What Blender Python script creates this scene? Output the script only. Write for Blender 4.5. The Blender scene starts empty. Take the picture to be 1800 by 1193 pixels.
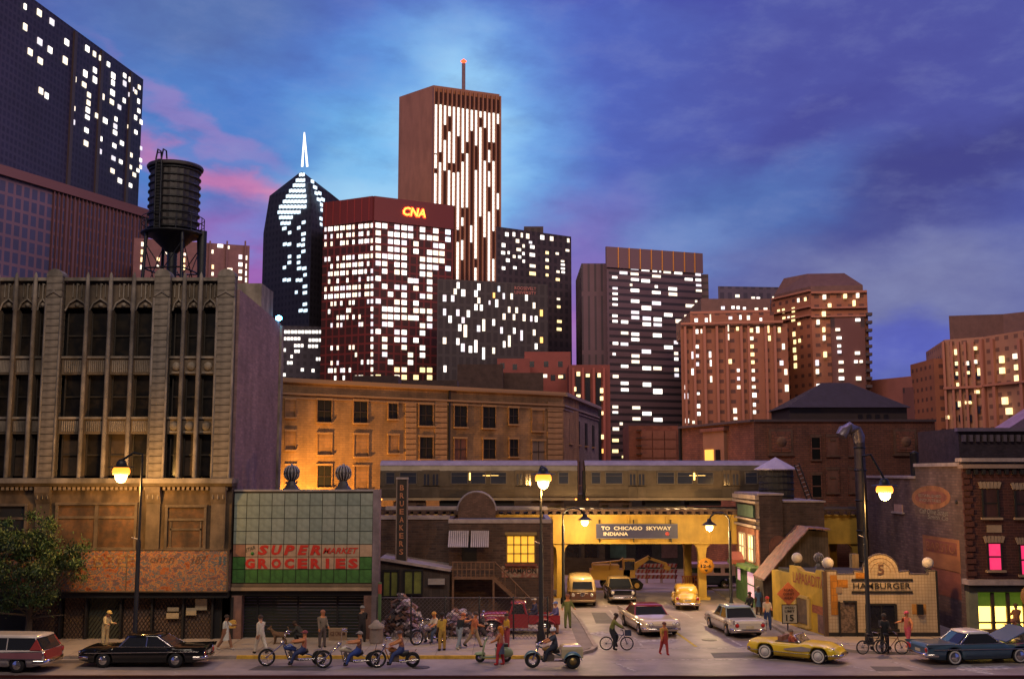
import bpy, bmesh, math, random
from mathutils import Vector, Matrix, Euler
random.seed(7)
R = math.radians
S = bpy.context.scene
COL = S.collection
# ------------------------------------------------------------------ camera, world, lamps, exposure
CAM_H, FPX, PITCH = 8.9, 1900.0, 7.02
cam_d = bpy.data.cameras.new('camera'); cam = bpy.data.objects.new('camera', cam_d); COL.objects.link(cam)
cam.location = (0, 0, CAM_H); cam.rotation_euler = (R(90 + PITCH), 0, 0)
cam_d.sensor_width = 36; cam_d.lens = 36 * FPX / 1800; cam_d.clip_end = 2000; cam_d.clip_start = .5
S.camera = cam
W = bpy.data.worlds.new('World'); S.world = W; W.use_nodes = True
bg = W.node_tree.nodes['Background']; bg.inputs[0].default_value = (.34, .28, .36, 1); bg.inputs[1].default_value = .125
S.view_settings.view_transform = 'Standard'; S.view_settings.look = 'None'
S.view_settings.gamma = 1; S.view_settings.exposure = 0; S.view_settings.use_curve_mapping = False
S.cycles.max_bounces = 6; S.cycles.diffuse_bounces = 3; S.cycles.glossy_bounces = 3; S.cycles.transmission_bounces = 4
S.cycles.sample_clamp_indirect = 4; S.cycles.use_denoising = True

def lamp(kind, name, loc, energy, color, size=1.0, rot=None, size_y=None, spot=None):
    d = bpy.data.lights.new(name, kind); d.energy = energy; d.color = color
    if kind == 'AREA':
        d.size = size
        if size_y: d.shape = 'RECTANGLE'; d.size_y = size_y
    else: d.shadow_soft_size = size
    if spot: d.spot_size = R(spot); d.spot_blend = .8
    o = bpy.data.objects.new(name, d); COL.objects.link(o); o.location = loc
    if rot: o.rotation_euler = rot
    return o
# unseen area lamps added for the room's light: warm in front, blue-violet over the back
lamp('AREA', 'unseen_front_light', (-6, 22, 46), 14500, (1.0, .82, .66), 46, (R(52), 0, 0), 8)
lamp('AREA', 'unseen_back_light', (10, 112, 86), 30000, (.55, .42, 1.0), 120, (R(-14), 0, 0), 16)
lamp('AREA', 'unseen_skyline_light', (0, 92, 74), 78000, (1.0, .58, .38), 110, (R(68), 0, 0), 10)  # unseen lamp added to brighten the skyline towers

# ------------------------------------------------------------------ camera-independent geometry helpers
CT, ST = math.cos(R(PITCH)), math.sin(R(PITCH))
EYE = Vector((0, 0, CAM_H))
def ray(px, py):
    a, b = (px - 900) / FPX, (596.5 - py) / FPX
    return Vector((a, CT - b * ST, ST + b * CT))
def hY(px, py, Y):
    d = ray(px, py); return EYE + d * (Y / d.y)
def hZ(px, py, z=0.0):
    d = ray(px, py); return EYE + d * ((z - CAM_H) / d.z)
class Face:
    """a vertical wall plane through two ground points"""
    def __init__(s, A, B):
        s.A = Vector((A[0], A[1], 0)); s.B = Vector((B[0], B[1], 0)); t = (s.B - s.A); s.L = t.length; s.t = t.normalized()
        s.n = Vector((s.t.y, -s.t.x, 0)); s.ang = math.atan2(s.t.y, s.t.x)
        if s.n.dot(EYE - s.A) < 0: s.n = -s.n
    def hit(s, px, py):
        d = ray(px, py); k = s.n.dot(s.A - EYE) / s.n.dot(d); return EYE + d * k
    def at(s, u, z, out=0.0):
        p = s.A + s.t * u + s.n * out; p.z = z; return p
    def uz(s, px, py):
        p = s.hit(px, py); return (p - s.A).dot(s.t), p.z

def prop(o, label=None, cat=None, group=None, kind=None):
    if label: o['label'] = label
    if cat: o['category'] = cat
    if group: o['group'] = group
    if kind: o['kind'] = kind
    return o
def thing(name, label, cat, loc=(0, 0, 0), rz=0.0, group=None, kind=None):
    o = bpy.data.objects.new(name, None); COL.objects.link(o); o.location = loc; o.rotation_euler = (0, 0, rz)
    o.empty_display_size = .1
    return prop(o, label, cat, group, kind)
def link(name, me, parent=None, loc=(0, 0, 0), rot=(0, 0, 0), scale=(1, 1, 1), kind=None):
    o = bpy.data.objects.new(name, me); COL.objects.link(o); o.parent = parent
    o.location = loc; o.rotation_euler = rot; o.scale = scale
    if kind: o['kind'] = kind
    return o
def copy_tree(o, parent=None):
    c = o.copy(); COL.objects.link(c); c.parent = parent
    for ch in o.children: copy_tree(ch, c)
    return c

class MB:
    """collects faces; build() makes ONE mesh with uv in metres"""
    def __init__(s): s.v = []; s.f = []; s.m = []; s.sm = []
    def add(s, vs, fs, m=0, smooth=False):
        b = len(s.v); s.v += [tuple(v) for v in vs]
        for f in fs: s.f.append([i + b for i in f]); s.m.append(m); s.sm.append(smooth)
        return s
    def box(s, c, d, rz=0.0, m=0, rot=None, taper=1.0):
        x, y, z = d[0] / 2, d[1] / 2, d[2] / 2
        M3 = rot if rot is not None else Matrix.Rotation(rz, 3, 'Z'); c = Vector(c)
        vs = [c + M3 @ Vector((i * x * (taper if k > 0 else 1), j * y * (taper if k > 0 else 1), k * z)) for k in (-1, 1) for j in (-1, 1) for i in (-1, 1)]
        return s.add(vs, [(0, 2, 3, 1), (4, 5, 7, 6), (0, 1, 5, 4), (2, 6, 7, 3), (0, 4, 6, 2), (1, 3, 7, 5)], m)
    def bx(s, x0, x1, y0, y1, z0, z1, m=0):
        return s.box(((x0 + x1) / 2, (y0 + y1) / 2, (z0 + z1) / 2), (abs(x1 - x0), abs(y1 - y0), abs(z1 - z0)), 0, m)
    def prism(s, poly, z0, z1, m=0, caps=True, top_m=None):
        n = len(poly)
        ar = sum(poly[i][0] * poly[(i + 1) % n][1] - poly[(i + 1) % n][0] * poly[i][1] for i in range(n))
        if ar < 0: poly = poly[::-1]
        vs = [(p[0], p[1], z0) for p in poly] + [(p[0], p[1], z1) for p in poly]
        s.add(vs, [(i, (i + 1) % n, n + (i + 1) % n, n + i) for i in range(n)], m)
        if caps:
            s.add(vs[:n], [tuple(range(n - 1, -1, -1))], m); s.add(vs[n:], [tuple(range(n))], m if top_m is None else top_m)
        return s
    def slab(s, poly3, off, m=0):
        """polygon of 3-D points extruded by a vector"""
        n = len(poly3); P = [Vector(p) for p in poly3]; Q = [p + Vector(off) for p in P]
        nrm = Vector((0, 0, 0))
        for i in range(n): nrm += P[i].cross(P[(i + 1) % n])
        if nrm.dot(Vector(off)) > 0: P, Q = P, Q
        else: P, Q = P[::-1], Q[::-1]
        s.add(P + Q, [(i, (i + 1) % n, n + (i + 1) % n, n + i) for i in range(n)] + [tuple(range(n - 1, -1, -1)), tuple(range(n, 2 * n))], m)
        return s
    def tube(s, pts, r, n=6, m=0, caps=True, smooth=True):
        P = [Vector(p) for p in pts]; rr = r if isinstance(r, (list, tuple)) else [r] * len(P); vs = []
        up = None
        for i, p in enumerate(P):
            d = (P[min(i + 1, len(P) - 1)] - P[max(i - 1, 0)])
            if d.length < 1e-9: d = Vector((0, 0, 1))
            d.normalize()
            if up is None: up = Vector((0, 0, 1)) if abs(d.z) < .9 else Vector((1, 0, 0))
            a = d.cross(up)
            if a.length < 1e-6: a = d.cross(Vector((0, 1, 0)))
            a.normalize(); b = d.cross(a).normalized(); up = -b if False else up
            for k in range(n):
                t = 2 * math.pi * k / n; vs.append(p + (a * math.cos(t) + b * math.sin(t)) * rr[i])
        fs = [(i * n + k, i * n + (k + 1) % n, (i + 1) * n + (k + 1) % n, (i + 1) * n + k) for i in range(len(P) - 1) for k in range(n)]
        s.add(vs, fs, m, smooth)
        if caps: s.add(vs[:n], [tuple(range(n - 1, -1, -1))], m); s.add(vs[-n:], [tuple(range(n))], m)
        return s
    def lathe(s, prof, c=(0, 0, 0), n=16, m=0, axis='Z', smooth=True, rib=0.0):
        vs = []; c = Vector(c)
        for (r, z) in prof:
            for k in range(n):
                t = 2 * math.pi * k / n; q = r * (1 - rib * (k % 2)); a, b = q * math.cos(t), q * math.sin(t)
                vs.append(c + (Vector((a, b, z)) if axis == 'Z' else Vector((z, a, b)) if axis == 'X' else Vector((a, z, -b))))
        fs = [(i * n + k, i * n + (k + 1) % n, (i + 1) * n + (k + 1) % n, (i + 1) * n + k) for i in range(len(prof) - 1) for k in range(n)]
        s.add(vs, fs, m, smooth)
        if prof[0] == prof[-1]: return s
        if prof[0][0] > 1e-4: s.add(vs[:n], [tuple(range(n - 1, -1, -1))], m)
        if prof[-1][0] > 1e-4: s.add(vs[-n:], [tuple(range(n))], m)
        return s
    def loft(s, rings, m=0, closed=True, smooth=True, caps=True):
        n = len(rings[0]); vs = [p for r in rings for p in r]
        kk = range(n) if closed else range(n - 1)
        s.add(vs, [(i * n + k, i * n + (k + 1) % n, (i + 1) * n + (k + 1) % n, (i + 1) * n + k) for i in range(len(rings) - 1) for k in kk], m, smooth)
        if caps and closed: s.add(rings[0], [tuple(range(n - 1, -1, -1))], m); s.add(rings[-1], [tuple(range(n))], m)
        return s
    def xf(s, M4):
        s.v = [tuple(M4 @ Vector(v)) for v in s.v]; return s
    def mesh(s, name, mats):
        me = bpy.data.meshes.new(name); me.from_pydata(s.v, [], s.f); me.update()
        mats = mats if isinstance(mats, (list, tuple)) else [mats]
        for m in mats: me.materials.append(m)
        me.polygons.foreach_set('material_index', s.m); me.polygons.foreach_set('use_smooth', s.sm)
        uv = me.uv_layers.new(name='uv').data
        for p in me.polygons:
            n = p.normal
            if abs(n.z) > .75:
                for li in p.loop_indices: v = me.vertices[me.loops[li].vertex_index].co; uv[li].uv = (v.x, v.y)
            else:
                l = math.hypot(n.x, n.y) or 1; tx, ty = -n.y / l, n.x / l
                for li in p.loop_indices: v = me.vertices[me.loops[li].vertex_index].co; uv[li].uv = (v.x * tx + v.y * ty, v.z)
        return me
    def build(s, name, mats, parent=None, loc=(0, 0, 0), rot=(0, 0, 0), kind=None, fix=False):
        me = s.mesh(name, mats)
        if fix:
            b = bmesh.new(); b.from_mesh(me); bmesh.ops.recalc_face_normals(b, faces=b.faces); b.to_mesh(me); b.free()
        return link(name, me, parent, loc, rot, kind=kind)

# ------------------------------------------------------------------ materials (all node-based)
def lin(c):
    f = lambda u: u / 12.92 if u <= .04045 else ((u + .055) / 1.055) ** 2.4
    return tuple(f(x / 255) for x in c)
MATS = {}
def M(name, col=(.5, .5, .5), rough=.8, metal=0.0, var=.25, scale=1.5, bump=0.0, brick=None, streak=0.0, emit=None, es=0.0, spec=.5, col2=None, trans=0.0, coat=0.0, sample=True):
    """base colour with two octaves of wear, optional brick/tile courses (uv in metres), streaks and relief"""
    if name in MATS: return MATS[name]
    m = bpy.data.materials.new(name); m.use_nodes = True; MATS[name] = m
    nt = m.node_tree; N = nt.nodes; L = nt.links; b = N['Principled BSDF']
    b.inputs['Roughness'].default_value = rough; b.inputs['Metallic'].default_value = metal; b.inputs['Specular IOR Level'].default_value = spec
    if trans: b.inputs['Transmission Weight'].default_value = trans
    if coat: b.inputs['Coat Weight'].default_value = coat; b.inputs['Coat Roughness'].default_value = .08
    tc = N.new('ShaderNodeTexCoord'); out = None; hgt = None
    if brick:
        bw, bh, mort, mcol = brick[:4]
        bt = N.new('ShaderNodeTexBrick'); L.new(tc.outputs['UV'], bt.inputs['Vector'])
        bt.offset = brick[4] if len(brick) > 4 else .5; bt.squash = 1
        bt.inputs['Scale'].default_value = 1; bt.inputs['Brick Width'].default_value = bw; bt.inputs['Row Height'].default_value = bh
        bt.inputs['Mortar Size'].default_value = mort; bt.inputs['Mortar Smooth'].default_value = .1
        bt.inputs['Color1'].default_value = (*col, 1); c2 = col2 or tuple(x * .66 for x in col)
        bt.inputs['Color2'].default_value = (*c2, 1); bt.inputs['Mortar'].default_value = (*mcol, 1)
        out = bt.outputs['Color']; hgt = bt.outputs['Fac']
    if var > 0:
        nz = N.new('ShaderNodeTexNoise'); nz.inputs['Scale'].default_value = scale; nz.inputs['Detail'].default_value = 8; nz.inputs['Roughness'].default_value = .65
        L.new(tc.outputs['Object'], nz.inputs['Vector'])
        mr = N.new('ShaderNodeMapRange'); mr.inputs['From Min'].default_value = .3; mr.inputs['From Max'].default_value = .7
        mr.inputs['To Min'].default_value = 1 - var; mr.inputs['To Max'].default_value = 1 + var * .6; L.new(nz.outputs['Fac'], mr.inputs['Value'])
        fac = mr.outputs['Result']
        if streak:
            mp = N.new('ShaderNodeMapping'); mp.inputs['Scale'].default_value = (.6, .6, .16); L.new(tc.outputs['Object'], mp.inputs['Vector'])
            n2 = N.new('ShaderNodeTexNoise'); n2.inputs['Scale'].default_value = 1.6; n2.inputs['Detail'].default_value = 5; L.new(mp.outputs[0], n2.inputs['Vector'])
            m2 = N.new('ShaderNodeMapRange'); m2.inputs['From Min'].default_value = .35; m2.inputs['From Max'].default_value = .6
            m2.inputs['To Min'].default_value = 1 - streak; m2.inputs['To Max'].default_value = 1; L.new(n2.outputs['Fac'], m2.inputs['Value'])
            mm = N.new('ShaderNodeMath'); mm.operation = 'MULTIPLY'; L.new(fac, mm.inputs[0]); L.new(m2.outputs[0], mm.inputs[1]); fac = mm.outputs[0]
        vm = N.new('ShaderNodeVectorMath'); vm.operation = 'SCALE'
        if out is not None: L.new(out, vm.inputs[0])
        elif col2:
            mx = N.new('ShaderNodeMix'); mx.data_type = 'RGBA'; n3 = N.new('ShaderNodeTexNoise'); n3.inputs['Scale'].default_value = scale * 2.3; n3.inputs['Detail'].default_value = 6
            L.new(tc.outputs['Object'], n3.inputs['Vector']); m3 = N.new('ShaderNodeMapRange'); m3.inputs['From Min'].default_value = .44; m3.inputs['From Max'].default_value = .56
            L.new(n3.outputs['Fac'], m3.inputs['Value']); L.new(m3.outputs[0], mx.inputs[0])
            mx.inputs[6].default_value = (*col, 1); mx.inputs[7].default_value = (*col2, 1); L.new(mx.outputs[2], vm.inputs[0])
        else: vm.inputs[0].default_value = col
        L.new(fac, vm.inputs['Scale']); out = vm.outputs[0]
        if bump and hgt is None: hgt = nz.outputs['Fac']
    if out is not None: L.new(out, b.inputs['Base Color'])
    else: b.inputs['Base Color'].default_value = (*col, 1)
    if bump and hgt is not None:
        bp = N.new('ShaderNodeBump'); bp.inputs['Strength'].default_value = bump; bp.inputs['Distance'].default_value = .03
        if brick: bp.invert = True
        L.new(hgt, bp.inputs['Height']); L.new(bp.outputs[0], b.inputs['Normal'])
    if emit: b.inputs['Emission Color'].default_value = (*emit, 1); b.inputs['Emission Strength'].default_value = es
    if not sample: m.cycles.emission_sampling = 'NONE'
    return m

UNIT = {}
def unit(mat):
    """shared unit box per material: alike pieces share mesh data"""
    if mat.name not in UNIT: UNIT[mat.name] = MB().box((0, 0, 0), (1, 1, 1)).mesh('piece_' + mat.name, mat)
    return UNIT[mat.name]
def piece(name, mat, parent, c, d, rz=0.0, rot=None):
    return link(name, unit(mat), parent, c, rot or (0, 0, rz), d)
def pxpiece(face, name, mat, parent, x0, x1, y0, y1, depth=.1, out=0.0):
    """box piece on a wall, given where its edges run on that wall"""
    xm, ym = (x0 + x1) / 2, (y0 + y1) / 2
    a, b, t, d = face.hit(x0, ym), face.hit(x1, ym), face.hit(xm, y0), face.hit(xm, y1)
    c = face.hit(xm, ym) + face.n * (out + depth / 2); w = abs((b - a).dot(face.t))
    o = parent.matrix_basis.inverted() if parent else Matrix()
    return link(name, unit(mat), parent, o @ c, (0, 0, face.ang - (parent.rotation_euler.z if parent else 0)), (w, depth, abs(t.z - d.z)))
TXT = {}
def text(body, mat, parent, name, center, w, h, rot=(R(90), 0, 0), bold=.012, shear=0.0, depth=.015, space=1.0):
    """real raised lettering, fitted to a width and height"""
    key = (body, bold, shear, space)
    if key not in TXT:
        c = bpy.data.curves.new('lettering', 'FONT'); c.body = body; c.align_x = 'CENTER'; c.size = 1; c.offset = bold; c.shear = shear; c.space_character = space
        c.extrude = 0; c.resolution_u = 2; o = bpy.data.objects.new('lettering', c); COL.objects.link(o)
        dg = bpy.context.evaluated_depsgraph_get(); me = bpy.data.meshes.new_from_object(o.evaluated_get(dg)); bpy.data.objects.remove(o)
        TXT[key] = [v.co.copy() for v in me.vertices], [tuple(p.vertices) for p in me.polygons]
    vs, fs = TXT[key]
    x0, x1 = min(v.x for v in vs), max(v.x for v in vs); y0, y1 = min(v.y for v in vs), max(v.y for v in vs)
    me = bpy.data.meshes.new('lettering')
    top = [((v.x - (x0 + x1) / 2) / (x1 - x0) * w, (v.y - (y0 + y1) / 2) / (y1 - y0) * h, depth) for v in vs]
    me.from_pydata(top, [], fs); me.materials.append(mat)
    return link(name, me, parent, center, rot)
# ================================================================== SETTING: sky, ground, roads, pavements
def make_sky():
    rad, mb = 262.0, MB(); n = 96; zs = [-6, 20, 60, 110, 170, 260]
    ring = []
    for z in zs:
        ring.append([(rad * math.sin(R(-118 + 236 * k / n)), rad * math.cos(R(-118 + 236 * k / n)), z) for k in range(n + 1)])
    m = bpy.data.materials.new('dusk_sky'); m.use_nodes = True; nt = m.node_tree; N = nt.nodes; L = nt.links
    for q in list(N): N.remove(q)
    out = N.new('ShaderNodeOutputMaterial'); em = N.new('ShaderNodeEmission'); L.new(em.outputs[0], out.inputs[0]); em.inputs[1].default_value = 1.0
    uv = N.new('ShaderNodeUVMap'); uv.uv_map = 'uv'
    mp = N.new('ShaderNodeMapping'); mp.inputs['Scale'].default_value = (.9, 2.0, 1); mp.inputs['Rotation'].default_value = (0, 0, R(22)); L.new(uv.outputs[0], mp.inputs[0])
    nz = N.new('ShaderNodeTexNoise'); nz.inputs['Scale'].default_value = .16; nz.inputs['Detail'].default_value = 9; nz.inputs['Roughness'].default_value = .55; L.new(mp.outputs[0], nz.inputs[0])
    sub = N.new('ShaderNodeVectorMath'); sub.operation = 'SUBTRACT'; L.new(nz.outputs['Color'], sub.inputs[0]); sub.inputs[1].default_value = (.5, .5, .5)
    sc = N.new('ShaderNodeVectorMath'); sc.operation = 'SCALE'; sc.inputs['Scale'].default_value = 5.5; L.new(sub.outputs[0], sc.inputs[0])
    ad = N.new('ShaderNodeVectorMath'); L.new(uv.outputs[0], ad.inputs[0]); L.new(sc.outputs[0], ad.inputs[1])
    cur = None
    def mixin(fac, col):
        nonlocal cur
        mx = N.new('ShaderNodeMix'); mx.data_type = 'RGBA'; L.new(fac, mx.inputs[0])
        if cur is None: mx.inputs[6].default_value = (*lin((84, 94, 166)), 1)
        else: L.new(cur, mx.inputs[6])
        mx.inputs[7].default_value = (*lin(col), 1); cur = mx.outputs[2]
    # patches: centre (azimuth deg, elevation deg), radii, tilt, colour, amount
    P = [((-14, 17), (15, 11), 0, (84, 134, 206), .9), ((1, 20), (18, 9), 0, (86, 116, 208), .85), ((18, 20), (19, 9), 0, (80, 82, 160), .75), ((8, 27.5), (15, 4.2), 0, (52, 38, 160), .9), ((-17, 24), (9, 5), 0, (92, 116, 172), .75),
         ((-6.5, 14.5), (7.5, 8), 0, (120, 190, 238), .9), ((-2.6, 17), (7.5, 9), 0, (128, 190, 246), .8), ((-3.2, 17), (4.2, 7), 0, (172, 222, 252), .75), ((-8.5, 13), (5, 4), 0, (176, 220, 248), .7), ((5.5, 12), (5, 4), 0, (118, 140, 206), .6), ((-8, 20), (5, 3), 20, (96, 150, 222), .5),  # pale cyan patches here paint the glow around the towers into the sky
         ((-15, 10.5), (9, 4), 0, (160, 100, 178), .95), ((-15, 15.0), (9, 1.1), -24, (214, 122, 170), .75), ((-9.5, 13.3), (5, .6), -14, (226, 150, 182), .7), ((-17, 17.8), (7, .7), -26, (170, 128, 190), .5), ((-12, 12.2), (7, 1.0), 8, (110, 140, 215), .6),
         ((4, 10), (5, 6), 0, (134, 108, 186), .8), ((13, 13.5), (9, 3.4), 10, (86, 120, 184), .7), ((20, 9.5), (11, 4), 0, (122, 126, 170), .9),
         ((23, 14.6), (10, 2.6), 18, (66, 66, 132), .8), ((16, 17.5), (7, 1.6), 14, (72, 74, 150), .6), ((21, 6.2), (8, 1.9), 0, (92, 100, 190), .8), ((2.8, 7), (2.2, 4), 0, (190, 120, 190), .6), ((9, 11.2), (4, 2.6), 0, (120, 148, 205), .6)]
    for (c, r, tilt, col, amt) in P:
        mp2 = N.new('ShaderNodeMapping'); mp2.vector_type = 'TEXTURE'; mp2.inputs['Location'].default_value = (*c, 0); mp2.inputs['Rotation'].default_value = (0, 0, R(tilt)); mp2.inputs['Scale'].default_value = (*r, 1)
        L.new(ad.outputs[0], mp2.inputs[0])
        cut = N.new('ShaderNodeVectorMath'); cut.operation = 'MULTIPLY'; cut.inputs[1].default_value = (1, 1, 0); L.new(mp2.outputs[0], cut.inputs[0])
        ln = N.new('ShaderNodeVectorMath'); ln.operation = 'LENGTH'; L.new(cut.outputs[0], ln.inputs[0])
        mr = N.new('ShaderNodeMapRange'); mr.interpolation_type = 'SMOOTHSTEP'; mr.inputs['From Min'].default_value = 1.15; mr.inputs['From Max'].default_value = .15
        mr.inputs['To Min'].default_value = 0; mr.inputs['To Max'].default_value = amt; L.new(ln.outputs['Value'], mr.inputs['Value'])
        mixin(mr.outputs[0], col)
    # cloud wisps
    n2 = N.new('ShaderNodeTexNoise'); n2.inputs['Scale'].default_value = .27; n2.inputs['Detail'].default_value = 10; n2.inputs['Roughness'].default_value = .6; n2.inputs['Distortion'].default_value = .1; L.new(mp.outputs[0], n2.inputs[0])
    mr = N.new('ShaderNodeMapRange'); mr.inputs['From Min'].default_value = .5; mr.inputs['From Max'].default_value = .75; mr.inputs['To Max'].default_value = .14; L.new(n2.outputs[0], mr.inputs[0]); mixin(mr.outputs[0], (168, 178, 218))
    mr = N.new('ShaderNodeMapRange'); mr.inputs['From Min'].default_value = .5; mr.inputs['From Max'].default_value = .25; mr.inputs['To Max'].default_value = .25; L.new(n2.outputs[0], mr.inputs[0]); mixin(mr.outputs[0], (58, 58, 140))
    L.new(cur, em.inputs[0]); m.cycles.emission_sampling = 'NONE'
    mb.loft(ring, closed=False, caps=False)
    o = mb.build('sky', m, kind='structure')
    uvd = o.data.uv_layers['uv'].data
    for lp in o.data.loops:
        v = o.data.vertices[lp.vertex_index].co; uvd[lp.index].uv = (math.degrees(math.atan2(v.x, v.y)), math.degrees(math.atan2(v.z - 8.9, rad)))
make_sky()

asphalt = M('asphalt', (.27, .222, .215), .55, var=.5, scale=.35, bump=.12)
MB().add([(-320, -40, -.1), (320, -40, -.1), (320, 300, -.1), (-320, 300, -.1)], [(0, 1, 2, 3)]).build('ground', M('dark_ground', (.05, .045, .05), .9), kind='structure')
MB().bx(-60, 60, 49.36, 130, -.09, 0).build('road', asphalt, kind='structure')
MB().bx(-60, 60, 49.14, 49.34, -1.2, .02).build('layout_edge', M('fascia_red', (.07, .016, .01), .5), kind='structure')
# pavements: concrete slabs with open joints, a kerb along the road
slabm = M('pavement_concrete', (.38, .31, .27), .8, var=.3, scale=.9, bump=.1)
kerbm = M('kerb_concrete', (.32, .26, .22), .8, var=.35, scale=2)
yel = M('kerb_yellow_paint', (.62, .36, .04), .7, var=.45, scale=3)
grout = M('pavement_joint', (.24, .20, .18), .9, var=.3, scale=.9)
def pavement(poly, x0, x1, y0, y1, clip):
    base = MB().prism(poly, 0, .115).build('pavement', grout, kind='structure')
    nx = round((x1 - x0) / 1.8); ny = round((y1 - y0) / 1.7); dx, dy = (x1 - x0) / nx, (y1 - y0) / ny
    for i in range(nx):
        for j in range(ny):
            cx, cy = x0 + (i + .5) * dx, y0 + (j + .5) * dy
            if clip(cx, cy): piece('slab', slabm, base, (cx, cy, .075 + random.uniform(-.004, .004)), (dx - .035, dy - .035, .11))
    return base
pl = pavement([(-40, 53.85), (1.4, 53.85), (3.2, 54.9), (4.15, 56.6), (4.0, 66), (3.5, 77), (3.5, 95), (-40, 95)], -34, 3.4, 53.95, 79, lambda x, y: not (x > 1.2 and y < 55.8) and (y < 60.8 or x > -9))
pr = pavement([(15.3, 95), (15.3, 58.6), (16.2, 56.4), (18.6, 55.1), (42, 54.6), (42, 95)], 15.6, 40, 55.3, 79, lambda x, y: not (x < 18.4 and y < 57.2) and y < 66)
def kerb(parent, pts, mat, name='kerb'):
    mb = MB()
    for a, b in zip(pts, pts[1:]):
        a, b = Vector((*a, 0)), Vector((*b, 0)); d = b - a; mb.box(((a.x + b.x) / 2, (a.y + b.y) / 2, .07), (d.length + .02, .22, .15), math.atan2(d.y, d.x))
    mb.build(name, mat, parent)
kerb(pl, [(-40, 53.72), (-13.3, 53.72)], kerbm); kerb(pl, [(-13.28, 53.72), (1.4, 53.72)], yel, 'painted_kerb')
kerb(pl, [(1.42, 53.72), (2.5, 54.1), (3.35, 54.8), (3.95, 55.6), (4.26, 56.6), (4.12, 66), (3.62, 77)], kerbm)
kerb(pr, [(15.2, 78), (15.2, 58.6), (15.5, 57.4), (16.1, 56.3), (17.2, 55.5), (18.6, 55.0), (42, 54.5)], kerbm)
wp = M('road_paint_white', (.52, .47, .46), .8, var=.5, scale=2.2, col2=(.30, .27, .27)); yp = M('road_paint_yellow', (.55, .40, .03), .8, var=.4, scale=3)
def mark(name, poly, mat):
    MB().prism(poly, .003, .007).build(name, mat, kind='structure')
def strip(name, a, b, w, mat):
    a, b = Vector(a), Vector(b); d = (b - a).normalized(); n = Vector((-d.y, d.x)) * w / 2
    mark(name, [tuple(a + n), tuple(b + n), tuple(b - n), tuple(a - n)], mat)
strip('crosswalk_line', (4.4, 56.75), (15.1, 56.9), .14, wp); strip('crosswalk_line', (4.9, 53.35), (16.5, 53.5), .12, wp)
strip('turn_line', (4.7, 53.0), (5.6, 50.3), .16, wp); strip('turn_line', (18.0, 52.9), (19.0, 50.4), .14, wp); strip('turn_line', (15.6, 51.8), (16.6, 50.0), .12, wp)
for y0, y1 in ((57.4, 60.6), (62.6, 66.6), (68.6, 72.2), (74, 77)): strip('lane_line', (6.75 - (y0 - 57) * .025, y0), (6.75 - (y1 - 57) * .025, y1), .13, wp)
for y0, y1 in ((57.4, 60.4), (62.6, 66.4), (68.4, 71.6), (73.4, 76.5)): strip('lane_line', (11.95 - (y0 - 57) * .07, y0), (11.95 - (y1 - 57) * .07, y1), .13, wp)
strip('centre_line', (9.5, 57.3), (9.0, 66.5), .16, yp); strip('centre_line', (6.0, 88), (8.4, 80), .16, yp)
def arrow(cx, cy, ang, s):
    P = [(-1.0, -.16), (.1, -.16), (.1, -.55), (1.0, 0), (.1, .55), (.1, .16), (-1.0, .16)]; c, sn = math.cos(ang), math.sin(ang)
    mark('road_arrow', [(cx + s * (x * c - y * sn), cy + s * 2.2 * (x * sn + y * c)) for x, y in P], wp)
arrow(5.2, 61.6, R(172), 1.0); arrow(7.9, 59.4, R(8), 1.1); arrow(21.6, 51.1, R(186), 1.4)

# ================================================================== SKYLINE
white_win = M('lit_window_white', (.8, .8, .8), .5, var=0, emit=(1.0, .96, .86), es=1.7, sample=False)
white_b = M('lit_window_ivory', (.8, .8, .7), .5, var=0, emit=(1.0, .88, .66), es=1.25, sample=False); white_c = M('lit_window_dim', (.7, .7, .8), .5, var=0, emit=(.92, .92, 1.0), es=.85, sample=False)
wvar = random.Random(21)
def shade_of(m): return wvar.choice((m, m, m, white_b, white_b, white_c)) if m is white_win else wvar.choice((m, m, m, white_b if m is warm_win else m))
blue_win = M('lit_window_cool', (.8, .8, .8), .5, var=0, emit=(.60, .84, 1.0), es=1.5, sample=False)
warm_win = M('lit_window_warm', (.8, .7, .5), .5, var=0, emit=(1.0, .74, .32), es=1.6, sample=False)
orange_win = M('lit_window_orange', (.8, .6, .3), .5, var=0, emit=(1.0, .52, .10), es=1.5, sample=False)
dark_glass = M('dark_glass', (.012, .012, .018), .18, var=.2)
frame_dark = M('window_frame_dark', (.05, .04, .045), .6)
def nums(s): return [int(x) for x in s.replace('\n', ' ').replace(';', ' ').split()]
def windows(face, parent, data, org, s, mat=None, k=.80, depth=.2):
    """lit windows: quadruples (cx cy w h) measured on the facade"""
    d = nums(data); mat = mat or white_win
    for i in range(0, len(d), 4):
        cx, cy, w, h = d[i] / s + org[0], d[i + 1] / s + org[1], d[i + 2] / s * k, d[i + 3] / s * k
        pxpiece(face, 'window', shade_of(mat), parent, cx - w / 2, cx + w / 2, cy - h / 2, cy + h / 2, depth, -.1)
def rows(face, parent, data, org, s, mat):
    """rows of lit windows: y x0 x1 count"""
    d = nums(data)
    for i in range(0, len(d), 4):
        y, x0, x1, n = d[i] / s + org[1], d[i + 1] / s + org[0], d[i + 2] / s + org[0], d[i + 3]
        st = (x1 - x0) / n
        for q in range(n): pxpiece(face, 'window', mat, parent, x0 + q * st + st * .12, x0 + (q + 1) * st - st * .12, y - 2.7, y + 2.7, .2, -.1)
def facade(name, wall, glass, bw, bh, mort, var=.25, rough=.7):
    return M(name, glass, rough, var=var, scale=.12, brick=(bw, bh, mort, wall, 0.0), col2=tuple(x * .8 for x in glass))
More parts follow.
